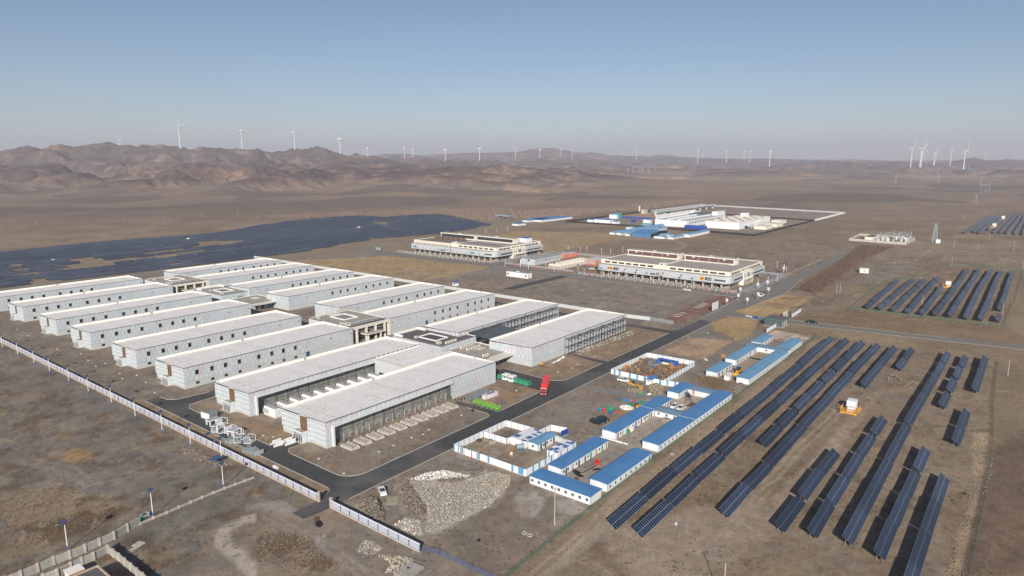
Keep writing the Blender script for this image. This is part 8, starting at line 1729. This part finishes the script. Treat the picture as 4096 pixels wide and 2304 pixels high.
for i, a in enumerate((('green tarpaulin bundle, largest of the heap on the gravel lot', c2, 1965, 690, 3.2, 2.2, 1.6, 'greentarp'), ('blue tarpaulin at the left end of the heap', c2, 1765, 695, 2.2, 1.5, .8, 'bluetarp'), ('red tarpaulin beside the blue one on the gravel lot', c2, 1855, 710, 1.4, 1.4, 1.0, 'red'), ('blue tarpaulin under the large green bundle', c2, 2000, 735, 3.6, 1.3, .8, 'bluetarp'), ('red tarpaulin right of the blue and green bundle', c2, 2090, 752, 1.3, .9, .7, 'red'),
        ('cream tarpaulin spread over frames on the gravel lot', c2, 2300, 660, 3.6, 3.0, 1.3, 'offwhite'), ('flat green net on the gravel lot, nearest the blue roof', c2, 2390, 600, 3.0, 1.6, .3, 'greentarp'), ('blue and green tarpaulin at the rear of the gravel lot', c2, 2310, 515, 3.0, 1.6, 1.0, 'bluetarp'), ('small red tarpaulin at the rear of the gravel lot', c2, 2410, 535, 1.1, .9, .6, 'red'), ('green tarpaulin patch at the edge of the long blue roof', bk, 715, 312, 2.8, 1.5, .4, 'greentarp'),
        ('rusty brown frame heap by the red tarpaulin', c2, 2200, 760, 3.0, 1.4, 1.2, 'brown'), ('green tarpaulin by the straw-covered dirt piles', cab, 680, 1030, 2.0, 1.0, .5, 'greentarp'), ('white sheet by the straw-covered dirt piles', cab, 840, 1040, 2.2, 1.0, .5, 'white'), ('blue tarpaulin sagging over a frame in the walled yard', yd, 800, 450, 3.4, 1.2, 1.6, 'bluetarp'), ('tan plank cart cover in the walled yard', yd, 800, 565, 1.8, 1.2, 1.2, 'tarp'), ('blue sheet beside the steel tank in the walled yard', yd, 1410, 705, 1.3, .8, .3, 'bluetarp'),
        ('white sheet on the strip between kerb and perimeter fence', r22, 197, 1178, 2.2, .9, .3, 'white'), ('dark blue sheet on the kerb strip among the duct frames', cr5, 680, 770, 2.3, 1.1, .2, 'navyroof'), ('white litter heap left of the upper camp', upb, 420, 695, 3.0, 1.0, .3, 'offwhite'), ('white sheet on the slope before the near solar field', r33, 1650, 922, 1.1, .4, .3, 'white'), ('black tar heap beside the asphalt apron', r32, 635, 925, 2.2, 1.2, .5, 'black'), ('black soil heap above the tar heap', r32, 610, 875, 1.6, 1.0, .3, 'wooddark'), ('black cable coils in the lower camp yard, left heap', r33, 660, 415, 3.6, 1.3, .5, 'black'), ('black cable coils in the lower camp yard, right heap', r33, 850, 375, 1.8, .8, .4, 'black'), ('dark cable coil by the cabin in the lower camp yard', r33, 650, 470, 1.4, .7, .3, 'wooddark'), ('black cable tangle in the upper camp yard', upb, 1420, 680, 4.5, 1.4, .3, 'black'))):
    crumple(*a, seed=i) if a[7] != 'bluetarp' else crumple(*a[:7], 'blue3', seed=i)
for i in range(4):
    a, c_ = r33(690 + i * 10, 432 - i * 4), r33(845 + i * 8, 345 - i * 3); d = math.atan2(c_[1] - a[1], c_[0] - a[0]); b = MB(); b.box(0, math.hypot(c_[0] - a[0], c_[1] - a[1]), -.2, .2, 0, .22, 'woodpale'); tag(b.build('timber_beam', None, (a[0], a[1], .05 + .0), d), 'pale timber beam, %s of four stacked in the lower camp yard' % ORD[i], 'timber', 'timber beams in the yard')
for i in range(9):
    p_ = cab(820 + (i % 5) * 38, 395 + (i // 5) * 45 + (i % 5) * 6); b = MB(); b.box(0, 4, -.5, .5, 0, .5, 'galvdark'); tag(b.build('pipe_bundle', None, (p_[0], p_[1], 0), -.5), 'grey steel bundle in the middle of the cable drum yard, %s of nine' % ORD[i], 'steel bundle', 'steel bundles in the cable drum yard')
p_ = cab(2335, 285); b = MB(); b.box(-.9, .9, -1.2, 1.2, 0, 1.3, 'wood'); tag(b.build('wooden_crate', None, (p_[0], p_[1], 0)), 'pale wooden crate in the dirt left of the upper camp', 'crate')
p_ = sub(330, 655); t = thing('brick_hut', 'tiny cream hut alone beside the young tree strip', 'hut', (*p_, 0), .2); b = MB(); b.box(-3, 3, -3.6, 3.6, 0, 3.6, 'cream'); b.build('wall', t); b = MB(); b.box(-3.2, 3.2, -3.8, 3.8, 3.6, 4.0, 'offwhite'); b.build('roof', t); b = MB(); b.box(-3.06, -3.003, -.5, .5, 1.4, 2.3, 'dark'); b.build('window', t)
p_ = bk(540, 660); b = MB(); b.box(-.5, .5, -.4, .4, 0, 1.3, 'green'); tag(b.build('green_bin', None, (p_[0], p_[1], 0)), 'green bin at the cabin wall of the long paved yard', 'bin')
p_ = bk(578, 635); b = MB(); b.hull8([(-1.2, -.6, 0), (1.2, -.6, 0), (1.2, -.5, 0), (-1.2, -.5, 0)], [(-1.2, .1, 1.9), (1.2, .1, 1.9), (1.2, .2, 1.9), (-1.2, .2, 1.9)], 'cream'); tag(b.build('leaning_board', None, (p_[0], p_[1], 0)), 'white board leaning at the cabin wall beside an open door', 'board')
p_ = bk(628, 605); b = MB(); b.bar((0, 0, 0), (0, 0, .9), .35, 'blue', 12); tag(b.build('blue_barrel', None, (p_[0], p_[1], 0)), 'blue barrel at the cabin wall of the long paved yard', 'barrel')
# kerb of rubble between the two lower yards
b = MB(); a, c_ = r33(905, 55), r33(1165, 130); n_ = 60
for i in range(n_):
    f = i / n_; b.rock((a[0] + (c_[0] - a[0]) * f + rr.uniform(-.3, .3), a[1] + (c_[1] - a[1]) * f + rr.uniform(-.3, .3), .15), rr.uniform(.3, .6), 'paint', rr)
tag(b.build('white_rubble_line'), 'line of white rubble separating the two camp yards', 'rubble', kind='stuff')
M['twigpale'] = mat('dry_twigs', (.19, .14, .11), 1, .25, 2, island=.3); M['straw'] = mat('straw', (.23, .19, .13), 1, .25, 2, island=.4); M['scrap'] = mat('scrap', (.05, .035, .028), .9, .3, 2, island=.5); M['palecon2'] = mat('lumps', (.30, .28, .25), .95, .2, 2, island=.3); M['boulder'] = mat('boulder', (.17, .14, .12), .95, .3, 2)
# ------------------------------------------------------------ saplings, scrub, stones, rubble
rr = random.Random(99)
def sapling_parts(seed):
    r_ = random.Random(seed); t = linkobj('sapling', None); b = MB(); b.bar((0, 0, 0), (0, 0, 1.25), .12, 'paint', 5, .1); b.build('painted_trunk', t); b = MB(); b.bar((0, 0, 1.25), (.05, .05, 4.2), .055, 'twig', 4, .03); b.build('trunk', t); b = MB()
    for i in range(16):
        a = r_.uniform(0, 6.28); z = r_.uniform(1.6, 3.9); l = r_.uniform(.6, 1.3); b.bar((0, 0, z), (math.cos(a) * l * .5, math.sin(a) * l * .5, z + l), .028, 'twig', 3, .01)
    b.build('crown', t); kids[t.name] = [o for o in C.objects if o.parent == t]; return t
SAPP = [sapling_parts(1), sapling_parts(2)]; sf = [True, True]
def sapling(x, y, label, group, s=1.0):
    k_ = rr.randrange(2); o = SAPP[k_] if sf[k_] else copy_tree(SAPP[k_]); sf[k_] = False; o.location = (x, y, 0); o.rotation_euler = (0, 0, rr.uniform(0, 6)); o.scale = (s, s, s * rr.uniform(.85, 1.2)); tag(o, label, 'sapling', group)
for i in range(32): sapling(499.3 + .3 * math.sin(i), 183 + i * 4.6, 'bare sapling with white-painted trunk, %s from the right before the yellow-logo block' % ORD[i], 'saplings before the yellow-logo block', 1.1)
for i in range(24): sapling(503 + .4 * math.sin(i * 2), 186 + i * 5.9, 'bare sapling inside the pavement row, %s from the right before the yellow-logo block' % ORD[i], 'inner saplings before the yellow-logo block', 1.4)
for i in range(26): sapling(499.3 + .3 * math.sin(i), 432 + i * 5.0, 'bare sapling with white-painted trunk, %s from the right before the green-logo block' % ORD[i], 'saplings before the green-logo block', 1.2)
for i in range(20): sapling(503.2, 434 + i * 6.1, 'bare sapling in the inner row, %s from the right before the green-logo block' % ORD[i], 'inner saplings before the green-logo block', 1.8)
for i in range(22): sapling(512 + i * 5, 176.5 + .2 * math.sin(i), 'bare sapling with white-painted trunk, %s along the old road right of the yellow-logo block' % ORD[i], 'saplings along the old road', 1.0)
for i in range(16): sapling(618 + i * 7, 178.5, 'bare sapling, %s in the row continuing along the old road' % ORD[i], 'saplings farther along the old road', 1.1)
def in_poly(poly):
    xs = [p[0] for p in poly]; ys = [p[1] for p in poly]
    while True:
        p = (rr.uniform(min(xs), max(xs)), rr.uniform(min(ys), max(ys)))
        if inside(p, poly): return p
def thicket(name, label, poly, n, h, r=.05, mm='twig', lean=.25):
    V = []; F = []
    pts = [in_poly(poly) for _ in range(n)]; Z = gz(np.array([p[0] for p in pts]), np.array([p[1] for p in pts]))
    for (x, y), z in zip(pts, Z):
        hh = h * rr.uniform(.6, 1.25); a = rr.uniform(0, 6.28); lx, ly = rr.uniform(-lean, lean), rr.uniform(-lean, lean); i = len(V); rad = r * rr.uniform(.7, 1.4)
        for j in range(3): V.append((x + math.cos(a + j * 2.1) * rad, y + math.sin(a + j * 2.1) * rad, z - .05))
        V.append((x + lx, y + ly, z + hh)); F += [(i, i + 1, i + 3), (i + 1, i + 2, i + 3), (i + 2, i, i + 3)]
    me = bpy.data.meshes.new(name); me.from_pydata(V, [], F); me.materials.append(M[mm]); return tag(linkobj(name, me), label, 'scrub' if 'thicket' not in name else 'young trees', kind='stuff')
thicket('young_tree_thicket', 'reddish-brown strip of bare young trees right of the old road', [r14(*p) for p in ((300, 520), (480, 570), (700, 420), (900, 240), (1250, 100), (920, 80), (640, 310))], 9000, 2.2, .16)
thicket('young_tree_thicket', 'bare brown tree belt behind the large solar array', [r02(*p) for p in ((500, 1062), (1300, 1050), (1560, 1048), (1850, 1040), (2160, 1090), (2380, 1090), (2576, 1020), (2576, 985), (1900, 985), (1200, 1010), (0, 1045), (0, 1065))], 7000, 4.5, .5, 'twigpale')
thicket('young_tree_thicket', 'bare brown tree belt behind the small far camp', [r03(*p) for p in ((0, 1010), (0, 1060), (540, 1050), (900, 1010), (1350, 975), (1900, 900), (1800, 880), (1100, 960), (500, 985))], 5000, 5, .6, 'twigpale')
thicket('young_tree_thicket', 'sparse bare saplings between the access road and the upper right solar field', [r14(*p) for p in ((480, 600), (860, 560), (820, 700), (640, 690), (420, 690))], 500, 3, .07)
thicket('reeds', 'dry golden-brown brush between the striped yard and the upper camp', [upb(*p) for p in ((300, 1050), (560, 1040), (780, 1120), (860, 1200), (640, 1290), (430, 1230), (260, 1130))], 1500, 1.2, .06, 'reed', .8)
def scrub(name, label, poly, n, smin, smax, mm='scrub', clump=0, flat=.55):
    b = MB(); k_ = 0
    while k_ < n:
        c = in_poly(poly); m_ = rr.randrange(3, 3 + clump * 4) if clump else 1
        for _ in range(m_):
            q = (c[0] + rr.gauss(0, clump * .9), c[1] + rr.gauss(0, clump * .9)); b.rock((q[0], q[1], G2(q)), rr.uniform(smin, smax), mm, rr, flat); k_ += 1
    return tag(b.build(name), label, 'ground cover', kind='stuff')
_gc = {}
def G2(p):
    k_ = (round(p[0] / 3), round(p[1] / 3))
    if k_ not in _gc: _gc[k_] = G((k_[0] * 3.0, k_[1] * 3.0))
    return _gc[k_]
WSP = [(108, 195), (108, 470), (60, 420), (-60, 330), (-20, 230), (45, 185), (80, 178)]
scrub('scrub', 'dark brown scrub tufts on the gravel outside the stone footing', WSP, 1500, .12, .38, clump=2)
scrub('scrub', 'dense brown scrub on the tan mound at the left edge', [r31(*p) for p in ((0, 700), (300, 560), (620, 520), (1000, 620), (1250, 700), (1100, 880), (500, 1130), (60, 1200))], 1500, .12, .42, clump=2)
scrub('scrub', 'brown scrub tufts on the slope at the bottom edge left of the blue wire fence', [r32(*p) for p in ((0, 980), (300, 1010), (560, 1100), (620, 1180), (820, 1300), (700, 1430), (300, 1330), (0, 1290))], 1100, .15, .5, clump=1)
scrub('scrub', 'low brown scrub and clods between the near solar rows', [(115, 94), (405, 96), (405, 8), (190, 8), (130, 20), (110, 60)], 6500, .1, .32, clump=2)
scrub('scrub', 'low brown scrub in the open ground beside the camp and green fence', [(114, 96), (300, 98), (300, 96), (350, 97), (350, 94), (115, 90)], 900, .1, .3)
scrub('scrub', 'scattered stones and scrub in the compound gravel', [(113, 122), (160, 122), (162, 155), (113, 155)], 500, .08, .25, 'soilclod')
scrub('gravel_stones', 'loose stones and litter over the brown gravel around the halls', [(128, 170), (196, 170), (196, 182), (230, 182), (230, 170), (255, 190), (350, 190), (350, 170), (380, 200), (380, 168), (128, 168)], 900, .07, .2, 'soilclod')
scrub('gravel_stones', 'pale stones and litter on the gravel lot beside the black cars', [(165, 155), (262, 157), (262, 123), (200, 122)], 700, .05, .18, 'rubble')
scrub('gravel_stones', 'pale stones scattered outside the fence by the bottom-left walls', [(45, 150), (100, 162), (111, 150), (111, 105), (90, 60), (45, 60)], 1300, .07, .3, 'soilclod', clump=1)
scrub('gravel_stones', 'pale stones along the washed gully beside the right green fence', RF, 900, .15, .5, 'soilclod', clump=1)
scrub('gravel_stones', 'broken blocks and clods by the blue shelter at the stone footing', [PG(cr5, *p)[:2] for p in ((180, 1080), (380, 1100), (700, 1250), (1050, 1300), (1150, 1400), (1000, 1449), (500, 1330), (200, 1220))], 260, .2, .7, 'soilclod')
# the pale rubble dump: a raised crust of broken plaster
def dump(name, label, poly, n, hmax, smin, smax, mm='rubble', wall=None):
    b = MB(); xs = [p[0] for p in poly]; ys = [p[1] for p in poly]; cx, cy = sum(xs) / len(xs), sum(ys) / len(ys)
    for _ in range(n):
        p = in_poly(poly); e = 9e9
        for i in range(len(poly)):
            (a, c_), (d, f_) = poly[i], poly[(i + 1) % len(poly)]; L = (d - a) ** 2 + (f_ - c_) ** 2; t_ = max(0, min(1, ((p[0] - a) * (d - a) + (p[1] - c_) * (f_ - c_)) / L)); e = min(e, math.hypot(p[0] - a - t_ * (d - a), p[1] - c_ - t_ * (f_ - c_)))
        hh = hmax * (1 - math.exp(-e / 2.0)) * (.55 + .6 * float(vnoise(p[0] / 3.0, p[1] / 3.0, 3))); b.rock((p[0], p[1], hh * rr.uniform(.75, 1)), rr.uniform(smin, smax) * (2.2 if rr.random() < .06 else 1), mm, rr, .8)
    return tag(b.build(name), label, 'rubble', kind='stuff')
RUBI = [r32(*p) for p in ((1480, 560), (1560, 500), (1900, 470), (2140, 470), (2400, 400), (2560, 440), (2555, 530), (2480, 600), (2350, 750), (2050, 890), (1770, 1020), (1690, 1000), (1760, 860), (1700, 760), (1620, 640))]
dump('rubble_dump', 'broad pale dump of broken plaster and brick beside the white sedan', RUBI, 11000, .7, .06, .2)
scrub('gravel_stones', 'fine pale debris spread thinly around the rubble dump', RUB, 2600, .04, .16, 'rubble')
dump('litter_bank', 'whitish litter bank along the upper edge of the rubble dump', [r32(*p) for p in ((1560, 470), (1750, 400), (1900, 385), (2150, 440), (2100, 480), (1900, 470), (1650, 490))], 800, .5, .08, .26, 'paint')
dump('rubble_mound', 'mixed rubble and soil mound between the gate fence and the olive board', [r32(*p) for p in ((1010, 740), (1100, 670), (1200, 650), (1250, 700), (1300, 800), (1290, 900), (1200, 890), (1080, 820), (1030, 790))], 900, 2.0, .15, .5, 'soilclod')
dump('rubble_mound', 'darker soil mounds at the left side of the pale dump', [r32(*p) for p in ((1400, 540), (1470, 480), (1560, 510), (1640, 640), (1720, 780), (1700, 870), (1560, 830), (1450, 690))], 1100, 1.5, .15, .45, 'soilclod')
dump('rubble_mound', 'brown soil heap with debris on top of the pale dump', [r32(*p) for p in ((1800, 490), (2080, 465), (2130, 490), (2000, 540), (1850, 540))], 350, 1.6, .2, .5, 'soilclod')
dump('rubble_mound', 'low rubble strip between the dump and the lilac fence', [r32(*p) for p in ((1400, 930), (1500, 860), (1650, 890), (1680, 1040), (1600, 1040), (1470, 980))], 500, .6, .12, .4)
dump('straw_pile', 'straw-covered dirt piles in front of the small gate hut', [cab(*p) for p in ((830, 880), (940, 830), (1080, 860), (1130, 960), (1080, 1060), (950, 1070), (860, 990))], 900, 2.2, .2, .55, 'straw')
dump('straw_pile', 'lower dirt piles and bricks left of the straw-covered piles', [cab(*p) for p in ((400, 940), (520, 930), (700, 960), (700, 1010), (520, 1010), (410, 990))], 350, 1.1, .2, .5, 'straw')
dump('rubble_mound', 'dirt bank behind the flagpole yard below the upper camp', [upb(*p) for p in ((940, 1290), (1100, 1180), (1220, 1220), (1160, 1330), (1000, 1400))], 380, 1.1, .2, .5, 'soilclod')
dump('rubble_mound', 'scattered scrap under the cable drums along the striped hoarding', [cab(*p) for p in ((580, 640), (800, 690), (1000, 740), (990, 700), (800, 640), (640, 610))], 300, .7, .15, .4, 'scrap')
dump('rubble_mound', 'white plaster heap below the lilac fence near the bottom edge', [r32(*p) for p in ((1010, 1200), (1080, 1090), (1180, 1100), (1270, 1170), (1180, 1230), (1090, 1230))], 520, .35, .07, .2, 'rubble')
dump('rubble_mound', 'sticks and pale debris beside the big grey slab at the bottom', [r32(*p) for p in ((1230, 1240), (1500, 1250), (1600, 1290), (1480, 1400), (1300, 1420), (1350, 1330))], 260, .25, .1, .35, 'woodpale')
dump('rubble_mound', 'loose concrete lumps before the steel-framed hall', [r13(*p) for p in ((640, 1150), (900, 1040), (1200, 940), (1220, 975), (900, 1090), (760, 1170), (690, 1190))], 420, .8, .2, .55, 'palecon2')
dump('rubble_mound', 'white debris line along the paving of the right wing front hall', [r13(*p) for p in ((400, 1262), (520, 1195), (540, 1205), (420, 1268))], 120, .3, .12, .3, 'paint')
rk = [(1215, 290), (1240, 270), (1290, 280), (1320, 300), (1280, 315), (1210, 310), (1330, 315), (1255, 265)]
for i, q in enumerate(rk): p_ = PG(r24, *q); b = MB(); b.rock((0, 0, .5), rr.uniform(.7, 1.3), 'boulder', rr, .9); b.v = b.v; tag(b.build('boulder', None, p_), 'grey-brown boulder of the rock heap among the solar rows, %s from the left' % ORD[sorted(range(8), key=lambda j: rk[j][0]).index(i)], 'boulder', 'boulders among the solar rows')
b = MB()
a = [PG(r34, *q) for q in ((1790, 760), (1850, 720), (1900, 680), (1960, 620), (2010, 580))]
dump('rubble_mound', 'black cracked gully edge right of the rightmost solar rows', [r34(*p) for p in ((1790, 740), (1900, 660), (2000, 570), (2020, 600), (1920, 720), (1830, 800))], 220, .4, .2, .5, 'scrap')
# ------------------------------------------------------------ the dusty air
hz = MB(); hz.box(-21000, 21000, -21000, 21000, -40, 520, 'white'); hm = hz.mesh('haze'); hm.materials.clear()
hmat = bpy.data.materials.new('haze'); hmat.use_nodes = True; ht = hmat.node_tree
for n_ in list(ht.nodes):
    if n_.type == 'BSDF_PRINCIPLED': ht.nodes.remove(n_)
pv = ht.nodes.new('ShaderNodeVolumePrincipled'); pv.inputs['Density'].default_value = 1.1e-4; pv.inputs['Color'].default_value = (.80, .81, .93, 1); pv.inputs['Anisotropy'].default_value = .0
ht.links.new(pv.outputs[0], [n_ for n_ in ht.nodes if n_.type == 'OUTPUT_MATERIAL'][0].inputs['Volume'])
hm.materials.append(hmat); tag(linkobj('haze', hm), kind='stuff')
